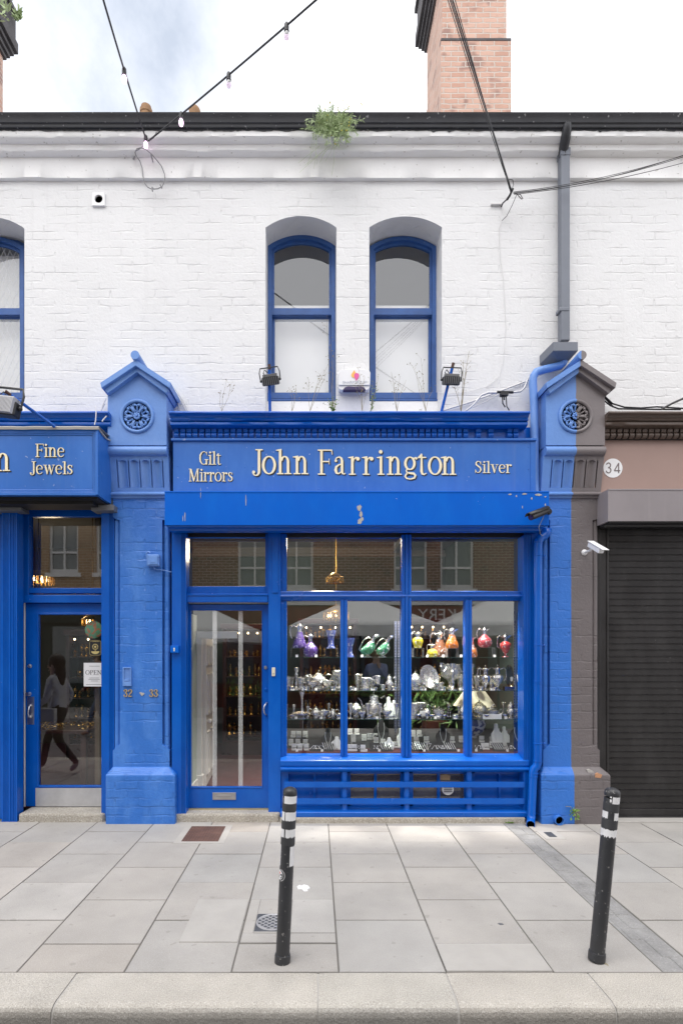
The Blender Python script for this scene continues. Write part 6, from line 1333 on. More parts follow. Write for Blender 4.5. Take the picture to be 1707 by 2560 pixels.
# jewellery lying low behind the left door
jt = thing('jewellery_table', (-3.05, 6.3, .1), 'low dark table of gold chains behind the left door', 'table')
MB().box(-3.6, -2.45, 6.05, 6.7, .78, .82).box(-3.55, -3.49, 6.1, 6.16, .09, .78).box(-2.56, -2.5, 6.1, 6.16, .09, .78).box(-3.55, -3.49, 6.6, 6.66, .09, .78).box(-2.56, -2.5, 6.6, 6.66, .09, .78).build('frame', m_wood, jt, bevel=.005)
ch_ = MB()
for i in range(46):
    a = Vector((q.uniform(-3.5, -2.5), q.uniform(6.08, 6.6), .826)); r0 = q.uniform(.02, .05); e = q.uniform(.3, 1)
    ch_.tube([a + Vector((r0 * math.cos(k * pi / 6), r0 * e * math.sin(k * pi / 6), .006 + .01 * math.sin(k * pi / 3))) for k in range(12)], .005, 5, closed=True)
ch_.build('gold_chains', m_gilt, jt, smooth=60)

# ------------------------------------------------------------------ the other side of the street, which the glass reflects
m_opp = M('brown_stock_brick', (.2, .1, .07), .9, var=.15, vs=3, brick=(.22, .080, .011, 1.0, ((.16, .065, .042), (.22, .095, .06), (.40, .36, .31), (.10, .05, .038))), bd=.005)
m_opptan = M('tan_brick', (.3, .2, .12), .9, var=.1, vs=3, brick=(.22, .080, .011, 1.0, ((.36, .235, .135), (.42, .28, .165), (.48, .40, .30), (.31, .2, .12))), bd=.005)
m_winpane = M('curtained_glass', (.22, .25, .25), .15, var=.1)
m_mar = M('maroon_shopfront', (.20, .045, .030), .45, var=.15); m_dgreen = M('dark_green_shopfront', (.02, .04, .03), .5)
YO_ = -4.8
def opp_building(x0, x1, hgt, mat, front, label, wins, wz0, wz1, ww):
    t = thing('street_building', ((x0 + x1) / 2, YO_, 0), label, 'building')
    MB().ext(rect(x0, x1, 2.95, hgt), YO_ - .4, YO_, 'y', [rect(c_ - ww / 2, c_ + ww / 2, wz0, wz1) for c_ in wins]).build('wall', mat, t)
    MB().box(x0, x1, YO_ - .40, YO_ - .05, 0, 2.95).build('shopfront', front, t)
    for c_ in wins:
        wf = MB().ext(rect(c_ - ww / 2, c_ + ww / 2, wz0, wz1), YO_ - .14, YO_ - .06, 'y', [rect(c_ - ww / 2 + .06, c_ - .025, wz0 + .12, wz0 + .58), rect(c_ + .025, c_ + ww / 2 - .06, wz0 + .12, wz0 + .58), rect(c_ - ww / 2 + .06, c_ - .025, wz0 + .64, wz1 - .08), rect(c_ + .025, c_ + ww / 2 - .06, wz0 + .64, wz1 - .08)]).build('window', m_inwhite, t)
        MB().box(c_ - ww / 2, c_ + ww / 2, YO_ - .13, YO_ - .12, wz0, wz1).build('pane', m_winpane, wf); MB().box(c_ - ww / 2 - .09, c_ + ww / 2 + .09, YO_ - .1, YO_ + .07, wz0 - .11, wz0).build('sill', m_inwhite, wf)
    MB().box(x0 + .3, x1 - .3, YO_ - .05, YO_ + .02, 2.45, 2.92).build('fascia', front, t); MB().box(x0, x1, YO_ - .05, YO_ + .10, 2.95, 3.05).build('ledge', m_inwhite, t)
    n_ = int((x1 - x0) / 1.6)
    for k in range(n_): MB().box(x0 + .35 + 1.6 * k, x0 + 1.6 * (k + 1), YO_ - .05, YO_ - .03, .7, 2.35).build('shop_pane', m_winpane, t)
    return t
ob1 = opp_building(-5.0, 12, 7.2, m_opp, m_mar, 'brown brick building with white windows across the street, reflected in the shop glass', [-1.75, -.55, 2.72, 4.05, 6.4, 8.8], 3.42, 5.1, .95)
ob2 = opp_building(-16, -5.02, 7.0, m_opptan, m_dgreen, 'tan brick building across the street reflected in the left door', [-13, -10.2, -7.32, -5.95], 3.9, 5.5, .85)
sans('BAKERY & Co', .34, m_inwhite, (3.2, YO_ + .022, 2.52), ob1, facing=-1)
m_canvas = M('cream_parasol_canvas', (.90, .90, .88), .9, var=.05)
def parasol(cx, cy, hw, ze, zp, label):
    t = thing('street_parasol', (cx, cy, -.02), label, 'parasol', 'cream parasols across the street')
    n = 8; vs, fs = [], []; rings = 5
    co = [(cx - hw, cy + hw), (cx, cy + hw), (cx + hw, cy + hw), (cx + hw, cy), (cx + hw, cy - hw), (cx, cy - hw), (cx - hw, cy - hw), (cx - hw, cy)]
    for k in range(rings + 1):
        u = k / rings
        for i, c_ in enumerate(co):
            s_ = .04 * math.sin(pi * u) if i % 2 else 0; vs.append((cx + (c_[0] - cx) * u, cy + (c_[1] - cy) * u, zp + (ze - zp) * u - s_))
    fs = [(k * n + i, k * n + (i + 1) % n, (k + 1) * n + (i + 1) % n, (k + 1) * n + i) for k in range(rings) for i in range(n)]
    MB().add(vs, fs).build('canopy', m_canvas, t, smooth=20, solid=.006)
    b = len(vs) - n; vv, ff = [], []
    N = 64
    for j in range(N + 1):
        s_ = j / N * 8; i = int(s_) % 8; f_ = s_ - int(s_); a, c_ = co[i], co[(i + 1) % 8]; x, y = a[0] + (c_[0] - a[0]) * f_, a[1] + (c_[1] - a[1]) * f_; wv = .025 * math.sin(j * 1.3)
        vv += [(x, y, ze), (x + wv * .4, y + wv, ze - .13), (x + wv * .6, y + wv * 1.4, ze - .24 - .02 * math.sin(j * .8))]
    MB().add(vv, [(3 * j + k, 3 * j + 3 + k, 3 * j + 4 + k, 3 * j + 1 + k) for j in range(N) for k in range(2)]).build('valance', m_canvas, t, smooth=60)
    MB().tube([(cx, cy, -.02), (cx, cy, zp + .05)], .03, 10).box(cx - .3, cx + .3, cy - .3, cy + .3, -.02, .06).build('pole', m_wood, t)
parasol(1.13, -2.9, 1.72, 2.22, 3.06, 'square cream parasol across the street, middle of three')
parasol(4.62, -2.9, 1.72, 2.22, 3.06, 'square cream parasol across the street, right of three')
parasol(-3.02, -2.9, 1.72, 2.08, 2.9, 'square cream parasol across the street, left of three')
for i, (x, y) in enumerate(((-1.35, -1.3), (2.9, -1.3), (.9, -1.2))):
    t = thing('street_planter', (x, y, -.13), ('dark planter box with shrubs across the street, opposite the main door', 'dark planter box with shrubs across the street, opposite the right window', 'dark planter box with shrubs across the street, opposite the left window')[i], 'planter', 'planters across the street')
    MB().box(x - .7, x + .7, y - .2, y + .2, -.13, .62).build('box', m_shadow, t, bevel=.01); lv_ = MB()
    for k in range(420):
        a = Vector((x + q.uniform(-.65, .65), y + q.gauss(0, .12), .62 + abs(q.gauss(0, .22)))); leafq(lv_, a, Vector((q.gauss(0, 1), q.gauss(0, 1), q.gauss(.5, 1))), .10, .022, q)
    lv_.build('foliage', m_leaf2, t)
for i, x in enumerate((-.2, 2.2)):
    t = thing('cafe_table', (x, -3.2, -.02), ('round cafe table under the middle parasol', 'round cafe table between the middle and right parasols')[i], 'table')
    MB().lathe([(.25, -.02), (.25, .0), (.03, .02), (.03, .70), (.38, .70), (.38, .73), (.001, .73)], (x, -3.2, 0), 20).build('table', m_dark, t, smooth=40)
# ------------------------------------------------------------------ the window display
m_silver = M('polished_silver', (.86, .84, .79), .16, 1, var=.25, vs=45, bump=.6, bs=70, bd=.002); m_silver2 = M('chased_silver', (.86, .84, .78), .2, 1, var=.3, vs=60, bump=1.6, bs=60, bd=.006)
m_velvet = M('black_velvet', (.012, .012, .013), .95, var=0); m_ivory = M('white_leatherette', (.74, .74, .72), .7, var=.03); m_chain = M('silver_chain', (.8, .8, .8), .3, .7, var=.1)
m_cloth = M('maroon_window_cloth', (.10, .014, .022), .95, var=.2)
def gl(name, c): return M(name, mul(c, .8), .10, 0, var=.45, vs=40, bump=1.4, bs=48, bd=.007, coat=.8, chips=((.74, .74, .78), .60, 42))
GC = {'purple': gl('purple_cut_glass', (.14, .07, .36)), 'blue': gl('blue_cut_glass', (.10, .15, .52)), 'green': gl('green_cut_glass', (.05, .28, .13)), 'yellow': gl('yellow_cut_glass', (.80, .68, .03)), 'orange': gl('orange_cut_glass', (.85, .24, .02)),
      'pink': gl('rose_cut_glass', (.68, .10, .12)), 'red': gl('red_cut_glass', (.68, .035, .035)), 'amber': gl('smoky_amber_glass', (.25, .10, .045))}
m_crystal = glassmat('clear_crystal', 1.7, (.93, .95, .97), veil=.12)
YSH = 5.745
ZS = [PZ(1643, YSH), PZ(1726.5, YSH), PZ(1798, YSH)]; ZB = PZ(1882, 5.70)
gs = thing('glass_shelves', (PX(1005, 5.9), 5.9, ZB), 'three long glass shelves on slotted uprights across the shop window', 'shelves')
for z in ZS: MB().box(PX(704, 5.9), PX(1326, 5.9), YSH, 6.06, z - .007, z).build('shelf', m_shelf, gs); 
for z in ZS: MB().box(PX(704, 5.9), PX(1326, 5.9), YSH - .001, YSH + .0015, z - .0065, z - .0005).build('shelf_edge', M('green_glass_edge', (.035, .075, .06), .2, var=0) if 'm_ge' not in globals() else m_ge, gs)
up = MB()
for px in (988, 996, 1285, 1293): up.box(PX(px, 6.09) - .011, PX(px, 6.09) + .011, 6.07, 6.10, ZB, 2.0)
up.build('slotted_upright', m_steel, gs)
sl_ = MB()
for px in (988, 996, 1285, 1293):
    for k in range(48): sl_.box(PX(px, 6.07) - .004, PX(px, 6.07) + .004, 6.068, 6.071, ZB + .05 + .03 * k, ZB + .067 + .03 * k)
sl_.build('upright_slots', m_shadow, gs)
db = thing('window_platform', (PX(1005, 5.9), 5.9, .2), 'maroon cloth covered floor of the shop window display', 'display platform')
MB().box(PX(703, 5.8), PX(1326, 5.8), 5.72, 6.35, ZB - .05, ZB).build('cloth', m_cloth, db); MB().box(PX(703, 5.8), PX(1326, 5.8), 5.69, 5.72, .15, ZB - .012).box(PX(703, 5.8), PX(1326, 5.8), 6.33, 6.35, .09, ZB - .03).build('front_board', M('dark_purple_board', (.05, .04, .10), .6), db)
MB().add([(PX(703, 5.8), 5.95, ZB + .001), (PX(1326, 5.8), 5.95, ZB + .001), (PX(1326, 5.8), 6.3, ZB + .16), (PX(703, 5.8), 6.3, ZB + .16)], [(0, 1, 2, 3)]).build('velvet_slope', m_velvet, db, solid=.004)
BODY = {'cone': [(.0, 0), (.30, 0), (.32, .03), (.27, .18), (.17, .45), (.11, .64)], 'round': [(0, 0), (.20, 0), (.30, .07), (.36, .22), (.33, .38), (.18, .52), (.10, .62)], 'urn': [(0, 0), (.17, 0), (.17, .02), (.05, .06), (.06, .12), (.19, .26), (.30, .44), (.28, .56), (.13, .64)],
        'ovoid': [(0, 0), (.20, 0), (.27, .2), (.33, .40), (.26, .54), (.15, .62)], 'pear': [(0, 0), (.28, 0), (.33, .10), (.30, .24), (.19, .48), (.14, .64)], 'squat': [(0, 0), (.26, 0), (.36, .12), (.40, .28), (.30, .46), (.16, .58)], 'column': [(0, 0), (.27, 0), (.27, .03), (.20, .14), (.17, .3), (.19, .55), (.24, .70), (.29, .86), (.30, 1.0), (.24, .98)]}
def obj_at(px, Y, z): return Vector((PX(px, Y), Y, z))
def jug(px, base, top, kind, col, label, Y=5.85, side=-1, wk=1.0, z=None, body=None, stand=False):
    z = ZS[0] if z is None else z
    if stand: z += (1643 - base) * Y / F
    h = (base - top) * Y / F; p = obj_at(px, Y, z); t = thing('claret_jug', p, label, 'jug', 'coloured glass jugs on the top shelf' if col else 'silver jugs in the window')
    bm = body or (GC[col] if col else m_silver); sv = m_silver
    MB().lathe([(r * h * wk, q_ * h) for r, q_ in BODY[kind]], p, 22).build('body', bm, t, smooth=60)
    if kind == 'column': return t
    n0 = BODY[kind][-1]; nr = n0[0] * h * wk
    MB().lathe([(nr * 1.08, n0[1] * h), (nr * .95, .70 * h), (nr * .95, .82 * h), (nr * 1.2, .86 * h), (nr * 1.15, .87 * h), (nr * .7, .92 * h), (.012 * h, .94 * h), (.022 * h, .97 * h), (.001, 1.0 * h)], p, 16).ext([(p.x - side * nr * .6, z + .86 * h), (p.x - side * nr * 2.3, z + .90 * h), (p.x - side * nr * .6, z + .74 * h)], Y - .012, Y + .012).build('collar', sv, t, smooth=40)
    s_ = side; rr = BODY[kind]
    hx = [(nr * .9, .80), (.24 * h, .88), (.36 * h * wk ** .5, .80), (.38 * h * wk ** .5, .62), (.33 * h, .42), (.30 * h * wk, .36)]
    MB().tube([(p.x + s_ * a, Y, z + b * h) for a, b in hx], .016 * h + .0015, 7).build('handle', sv, t, smooth=60)
    return t
def stand(px, base, wpx, Y, label):
    t = thing('acrylic_stand', obj_at(px, Y, ZS[0]), label, 'stand', 'clear acrylic stands on the top shelf'); z1 = ZS[0] + (1643 - base) * Y / F; w2 = wpx / 2 * Y / F; x = PX(px, Y)
    MB().box(x - w2, x + w2, Y - .05, Y + .05, z1 - .005, z1 - .001).box(x - w2, x - w2 + .004, Y - .05, Y + .05, ZS[0], z1 - .005).box(x + w2 - .004, x + w2, Y - .05, Y + .05, ZS[0], z1 - .005).build('stand', m_crystal, t)
jug(749, 1620, 1556, 'cone', 'purple', 'purple cone-shaped glass jug on a clear stand', side=-1, wk=.95, stand=True); stand(745, 1620, 34, 5.85, 'clear stand under the purple cone-shaped jug')
jug(776, 1642, 1580, 'round', 'purple', 'purple round-bellied glass jug standing directly on the shelf', side=-1, wk=.85)
jug(827, 1621, 1576, 'column', 'blue', 'blue flared glass vase on a clear stand', stand=True, wk=.95); stand(828, 1621, 32, 5.85, 'clear stand under the blue flared vase')
jug(873, 1642, 1594, 'column', 'blue', 'blue glass vase half hidden by a window mullion', wk=.95)
def duck(px, base, top, label):
    Y = 5.84; h = (base - top) * Y / F; p = obj_at(px, Y, ZS[0]); t = thing('claret_jug', p, label, 'jug', 'coloured glass jugs on the top shelf')
    sh = lambda zz: .55 * (zz - .30 * h) if zz > .3 * h else -.25 * (.3 * h - zz)
    b = MB().lathe([(.08 * h, .08 * h), (.22 * h, .14 * h), (.31 * h, .27 * h), (.29 * h, .42 * h), (.19 * h, .58 * h), (.10 * h, .70 * h)], (0, 0, 0), 22); b.v = [(x + sh(z) + p.x, y * .8 + p.y, z + p.z) for x, y, z in b.v]; b.build('body', GC['green'], t, smooth=60)
    n = MB().lathe([(.105 * h, .68 * h), (.08 * h, .80 * h), (.11 * h, .92 * h), (.02 * h, .95 * h), (.001, 1.0 * h)], (0, 0, 0), 14); n.v = [(x + sh(z) + p.x + (.12 * h if z > .9 * h and x > 0 else 0), y + p.y, z + p.z) for x, y, z in n.v]
    n.lathe([(.20 * h, 0), (.20 * h, .02 * h), (.10 * h, .08 * h), (.12 * h, .11 * h)], p, 18).build('mount', m_silver, t, smooth=50)
    MB().tube([(p.x + a * h, Y, p.z + b_ * h) for a, b_ in ((.22, .80), (.02, .86), (-.16, .74), (-.28, .52), (-.36, .34), (-.30, .28))], .018 * h + .001, 7).build('handle', m_silver, t, smooth=60)
duck(918, 1640, 1583, 'green duck-shaped glass jug, the left of the pair'); duck(955, 1642, 1588, 'green duck-shaped glass jug, the right of the pair')
jug(1044, 1620, 1577, 'ovoid', 'yellow', 'taller yellow glass jug on a clear stand', wk=.98, stand=True); stand(1044, 1620, 26, 5.85, 'clear stand under the taller yellow jug')
jug(1080, 1642, 1606, 'squat', 'yellow', 'small squat yellow glass jug', wk=1.0)
jug(1099, 1642, 1574, 'pear', 'amber', 'smoky amber glass jug behind the yellow and orange ones', Y=5.99, wk=.9)
jug(1129, 1621, 1567, 'pear', 'orange', 'orange glass jug on a clear stand', wk=.95, stand=True); stand(1129, 1621, 28, 5.85, 'clear stand under the orange jug')
jug(1176, 1641, 1584, 'pear', 'orange', 'orange glass jug partly hidden by the right thin mullion', wk=.9)
jug(1211, 1619, 1566, 'round', 'pink', 'rose red round glass jug on a wide clear stand', wk=.95, stand=True); stand(1210, 1619, 46, 5.85, 'wide clear stand under the rose red jug')
jug(1263, 1642, 1581, 'urn', 'red', 'bright red urn-shaped glass jug on a foot', wk=.78)
# silver on the middle and lower shelves
def silver(name, label, cat, px, shelf, hpx, prof, Y=5.88, wk=1.0, handles=0, spout=0, lid=0, mat=None, tilt=0, dz=0):
    z = (ZS[shelf] if shelf < 3 else ZB) + dz; h = hpx * Y / F; p = obj_at(px, Y, z); t = thing(name, p, label, cat, 'silver pieces on the glass shelves')
    MB().lathe([(r * h * wk, q_ * h) for r, q_ in prof], p, 22).build('body', mat or m_silver2, t, smooth=50)
    rm = max(r for r, _ in prof) * h * wk
    if handles:
        hb = MB()
        for s_ in ((-1, 1) if handles == 2 else (handles if abs(handles) == 1 else 1,)):
            hb.tube([(p.x + s_ * a, Y, z + b * h) for a, b in ((rm * .8, .78), (rm * 1.25, .88), (rm * 1.55, .72), (rm * 1.4, .45), (rm * .85, .30))], .0045, 6)
        hb.build('handle', m_silver, t, smooth=60)
    if spout:
        MB().tube([(p.x + spout * a, Y, z + b * h) for a, b in ((rm * .85, .35), (rm * 1.3, .45), (rm * 1.5, .68), (rm * 1.85, .80))], [.012, .009, .007, .006], 8).build('spout', m_silver, t, smooth=60)
    if lid: MB().ball((p.x, Y, z + h * 1.03), .008, n=8).build('finial', m_silver, t, smooth=60)
    return t
BOWL = [(.25, 0), (.28, .05), (.09, .18), (.10, .26), (.5, .5), (.78, .85), (.82, 1.0), (.74, .95), (.40, .55), (.001, .4)]
CUP = [(.22, 0), (.24, .05), (.20, .15), (.28, .5), (.36, .95), (.38, 1.0), (.33, .96), (.2, .2), (.001, .18)]
STICK = [(.22, 0), (.23, .03), (.08, .10), (.05, .18), (.08, .25), (.045, .34), (.055, .6), (.09, .68), (.05, .75), (.09, .85), (.11, .98), (.07, 1.0)]
TEAP = [(.30, 0), (.32, .04), (.25, .10), (.50, .3), (.60, .5), (.50, .72), (.30, .82), (.28, .86), (.12, .95), (.001, 1.0)]
POT = [(.26, 0), (.28, .04), (.16, .10), (.30, .26), (.34, .40), (.26, .58), (.17, .72), (.19, .86), (.14, .92), (.03, .96), (.001, 1.0)]
CAST = [(.22, 0), (.24, .05), (.10, .12), (.22, .30), (.24, .45), (.17, .55), (.20, .60), (.16, .80), (.06, .92), (.001, 1.0)]
FLUTE = [(.16, 0), (.17, .03), (.05, .08), (.05, .2), (.10, .7), (.17, 1.0), (.14, .97), (.001, .4)]
BOX_ = [(.6, 0), (.62, .1), (.55, .2), (.70, .55), (.72, .8), (.5, .95), (.1, 1.0), (.001, 1.0)]
S1 = 'silver_bowl', 'bowl'
silver('silver_candlestick', 'tall silver column candlestick at the left end of the middle shelf', 'candlestick', 741, 1, 56, STICK, wk=1.0)
silver('silver_cup', 'small silver cup beside the tall column candlestick', 'cup', 719, 1, 32, CUP, handles=-1); silver('silver_beaker', 'plain silver beaker right of the tall column candlestick', 'beaker', 753, 1, 30, CUP)
silver('silver_tureen', 'large lidded silver tureen at the back of the middle shelf', 'tureen', 796, 1, 42, TEAP, Y=6.0, wk=.85, handles=2, lid=1, spout=1)
silver('silver_sauceboat', 'silver sauce boat on a foot, front of the middle shelf', 'sauce boat', 781, 1, 22, BOWL, Y=5.82, wk=.9, handles=-1); silver('silver_bowl', 'two-handled silver sugar bowl in front of the tureen', 'bowl', 819, 1, 24, BOWL, Y=5.84, wk=.8, handles=2)
silver('silver_dish', 'shallow silver dish at the edge of the middle shelf', 'dish', 809, 1, 9, BOWL, Y=5.80, wk=1.6); silver('silver_comport', 'wide silver comport behind the first thin mullion', 'comport', 848, 1, 46, BOWL, Y=5.98, wk=.5)
silver('silver_mug', 'big embossed two-handled silver mug below the green jugs', 'mug', 914, 1, 30, [(.44, 0), (.46, .05), (.38, .1), (.42, .5), (.48, .95), (.5, 1.0), (.44, .95), (.001, .3)], handles=2)
silver('silver_tankard', 'plain silver tankard on a black block', 'tankard', 944, 1, 22, CUP, handles=-1, dz=.055); tag(MB().box(PX(936, 5.88), PX(952, 5.88), 5.84, 5.92, ZS[1], ZS[1] + .054).build('display_block', m_velvet, bevel=.003), 'small black block lifting the plain silver tankard', 'block')
silver('silver_jug', 'ribbed silver hot water jug near the slotted upright', 'jug', 973, 1, 36, POT, handles=1, lid=1, wk=.95); silver('silver_beaker', 'fluted silver beaker in front of the ribbed jug', 'beaker', 957, 1, 14, CUP, Y=5.80, wk=1.5)
silver('silver_tray_stand', 'low silver salver under the big embossed mug', 'salver', 912, 1, 5, [(2.6, 0), (2.8, .5), (3.4, 1.0), (3.3, .8), (.001, .4)], Y=5.83)
silver('silver_pot', 'round embossed silver pot beside the oval dish', 'pot', 1038, 1, 44, TEAP, wk=.75, lid=1)
od = thing('silver_platter', obj_at(1072, 5.86, ZS[1]), 'large embossed oval silver dish tilted upright on the middle shelf', 'platter', 'silver pieces on the glass shelves')
pl_ = MB().lathe([(.001, .012), (.55, .010), (.62, .0), (.9, -.012), (1.0, -.016), (.97, -.006), (.6, .012), (.001, .02)], (0, 0, 0), 32, 'y')
for i, v_ in enumerate(pl_.v): pl_.v[i] = (v_[0] * .093, v_[1], v_[2] * .128)
pl_.xf(Matrix.Translation(obj_at(1072, 5.90, ZS[1] + .135)) @ Matrix.Rotation(R(-12), 4, 'X') @ Matrix.Rotation(R(-16), 4, 'Y')); pl_.build('dish', m_silver2, od, smooth=50)
MB().tube([obj_at(1060, 5.86, ZS[1]), obj_at(1072, 5.89, ZS[1] + .03), obj_at(1084, 5.86, ZS[1])], .004, 6).build('easel', m_dark, od)
silver('silver_sauceboat', 'silver gravy boat right of the tilted oval dish', 'sauce boat', 1096, 1, 20, BOWL, Y=5.82, wk=.85, handles=-1)
silver('silver_punch_bowl', 'big fluted silver punch bowl with scalloped rim', 'punch bowl', 1126, 1, 62, [(.2, 0), (.24, .03), (.12, .12), (.08, .24), (.14, .34), (.36, .5), (.44, .75), (.42, .95), (.43, 1.0), (.38, .96), (.3, .5), (.001, .4)], Y=5.95)
cd = thing('silver_candelabrum', obj_at(1131, 5.83, ZS[1]), 'silver two-branched candelabrum in front of the punch bowl', 'candelabrum', 'silver pieces on the glass shelves'); hh = 68 * 5.83 / F; p = obj_at(1131, 5.83, ZS[1])
MB().lathe([(r * hh, q_ * hh) for r, q_ in STICK], p, 18).build('stem', m_silver, cd, smooth=50); ar = MB()
for s_ in (-1, 1): ar.tube([(p.x + s_ * a * hh, 5.83, p.z + b * hh) for a, b in ((0, .70), (.12, .80), (.26, .78), (.34, .66), (.42, .74), (.42, .86))], .0045, 6).lathe([(.02 * hh, .84 * hh), (.08 * hh, .86 * hh), (.04 * hh, .9 * hh), (.06 * hh, 1.0 * hh)], (p.x + s_ * .42 * hh, 5.83, p.z), 12)
ar.build('branch', m_silver, cd, smooth=60)
silver('silver_candlestick', 'branched silver candlestick half behind the right thin mullion', 'candlestick', 1179, 1, 66, STICK, wk=.9, handles=1)
jug(1213, 1722, 1660, 'urn', None, 'smooth baluster silver wine jug with open handle', z=ZS[1], wk=.75, side=-1, body=m_silver); jug(1243, 1720, 1657, 'urn', None, 'engraved silver ewer on a dark foot', z=ZS[1], wk=.85, side=1, body=m_silver2)
ot = thing('oval_salver', obj_at(1270, 5.98, ZS[1]), 'oval bronze salver standing upright at the right end of the middle shelf', 'salver', 'silver pieces on the glass shelves')
pl_ = MB().lathe([(.001, 0), (.9, 0), (1.0, -.012), (1.0, -.004), (.9, .006), (.001, .006)], (0, 0, 0), 28, 'y'); pl_.v = [(a * .045, b, c_ * .120) for a, b, c_ in pl_.v]; pl_.xf(Matrix.Translation(obj_at(1272, 5.97, ZS[1] + .14)) @ Matrix.Rotation(R(-8), 4, 'X')); pl_.build('dish', M('bronze_salver', (.30, .22, .14), .25, 1, var=.2), ot, smooth=50)
MB().box(PX(1260, 5.95), PX(1284, 5.95), 5.93, 6.0, ZS[1], ZS[1] + .028).build('stand', m_silver, ot)
tag(MB().ext([(PX(1281, 5.8), ZS[1] + .09), (PX(1286, 5.8), ZS[1] + .09), (PX(1287, 5.8), ZS[1] + .13), (PX(1283.5, 5.8), ZS[1] + .14), (PX(1280, 5.8), ZS[1] + .13)], 5.86, 5.862).build('price_tag', m_ivory), 'small white price tag hanging by the bronze salver', 'tag')
for px, w_, lab in ((760, 9, 'small white price card in front of the silver sauce boat'), (860, 9, 'small white price card by the first thin mullion')): tag(MB().box(PX(px - w_ / 2, 5.77), PX(px + w_ / 2, 5.77), 5.77, 5.773, ZS[1], ZS[1] + .033).build('price_card', m_ivory), lab, 'card')
t0 = None
for sh_i, pxs in ((0, (742, 790, 905, 1068, 1108, 1152, 1236)), (1, (733, 790, 835, 888, 930, 1062, 1110, 1150, 1228)), (2, (740, 803, 866, 942, 1026, 1088, 1170, 1264, 1300)), (3, (742, 805, 915, 948, 1060, 1146, 1190, 1268))):
    for px in pxs:
        z = (ZS[sh_i] if sh_i < 3 else ZB) + .001; p = obj_at(px, 5.765, z)
        if t0 is None: t0 = tag(MB().add([(p.x - .013, 5.765, z), (p.x + .013, 5.765, z), (p.x + .013, 5.772, z + .024), (p.x - .013, 5.772, z + .024)], [(0, 1, 2, 3)]).build('price_ticket', m_ivory, solid=.001), 'tiny white price ticket propped among the pieces in the shop window', 'ticket', 'white price tickets in the shop window'); zoff = 0
        else:
            r2 = t0.copy(); C.objects.link(r2); r2.location = (p.x, t0.location.y, z); r2.rotation_euler = (0, 0, rnd.uniform(-.4, .4))
# lower shelf
silver('silver_epergne', 'silver table centrepiece with a tall trumpet over a wide bowl', 'centrepiece', 755, 2, 66, [(.22, 0), (.24, .03), (.12, .06), (.38, .16), (.40, .2), (.36, .19), (.1, .12), (.05, .22), (.035, .3), (.03, .5), (.05, .8), (.11, .97), (.12, 1.0), (.09, .97), (.001, .6)], Y=5.84)
silver('silver_teapot', 'melon-shaped silver teapot beside the centrepiece', 'teapot', 790, 2, 26, TEAP, handles=-1, spout=1, lid=1, wk=.8); silver('silver_sugar_bowl', 'open silver sugar bowl right of the melon teapot', 'bowl', 811, 2, 20, BOWL, Y=5.82, wk=.75, handles=2)
silver('silver_jug', 'small silver cream jug left of the first mullion', 'jug', 832, 2, 24, POT, handles=1, wk=1.2); silver('silver_dish', 'low silver entree dish touching the first mullion', 'dish', 848, 2, 14, BOX_, Y=5.80, wk=.9)
silver('silver_flute', 'slim silver bud vase left of the tall coffee pot', 'vase', 876, 2, 38, FLUTE, Y=5.80); silver('silver_bowl', 'small pierced silver bowl before the coffee pot', 'bowl', 904, 2, 18, BOWL, Y=5.80, wk=.8)
silver('silver_teapot', 'chased silver teapot behind the slim bud vases', 'teapot', 890, 2, 34, TEAP, Y=6.0, handles=-1, spout=1, lid=1, wk=.8); silver('silver_flute', 'slim silver bud vase just left of the coffee pot handle', 'vase', 919, 2, 38, FLUTE, Y=5.79)
silver('silver_coffee_pot', 'tall ornate silver coffee pot with scroll handle on the lower shelf', 'coffee pot', 934, 2, 62, POT, Y=5.87, handles=1, lid=1, wk=1.0, spout=-1); silver('silver_flute', 'slim silver bud vase just right of the coffee pot', 'vase', 949, 2, 38, FLUTE, Y=5.79)
silver('silver_sauceboat', 'pierced silver sauce boat before the white necklace bust', 'sauce boat', 967, 2, 20, BOWL, Y=5.80, wk=.8, handles=-1); silver('silver_flute', 'slim silver bud vase beside the slotted upright', 'vase', 990, 2, 38, FLUTE, Y=5.79)
silver('silver_mug', 'silver cream mug at the left of the third pane', 'mug', 1034, 2, 36, CUP, handles=1); silver('silver_jug', 'squat silver milk jug behind a white ring box', 'jug', 1066, 2, 26, TEAP, handles=-1, wk=.7)
silver('silver_sauceboat', 'silver creamer with a looping handle at the back', 'creamer', 1050, 2, 34, BOWL, Y=6.0, wk=.6, handles=1); silver('silver_dish', 'footed silver butter dish in the third pane', 'dish', 1096, 2, 26, BOX_, wk=.85, lid=1)
silver('silver_box', 'small silver trinket box right of the butter dish', 'box', 1137, 2, 13, BOX_, Y=5.80, wk=1.0); silver('silver_sugar_bowl', 'silver sugar basin beside the right thin mullion', 'bowl', 1155, 2, 30, TEAP, wk=.5, handles=1, lid=1)
silver('silver_teapot', 'yellowish chased teapot before the cream lamp shade', 'teapot', 1197, 2, 40, TEAP, Y=5.92, handles=-1, spout=1, lid=1, wk=.85, mat=M('gilded_silver', (.86, .80, .58), .2, 1, var=.2, bump=1.5, bs=60, bd=.006)); silver('silver_teapot', 'low oval silver teapot behind the white card', 'teapot', 1232, 2, 22, BOX_, Y=5.92, handles=1, wk=1.0, lid=1)
silver('sugar_shaker', 'silver sugar caster with domed pierced top', 'caster', 1276, 2, 42, CAST, Y=5.84); silver('silver_basket', 'pierced silver basket at the right end of the lower shelf', 'basket', 1292, 2, 20, BOWL, Y=5.95, wk=1.0, handles=2)
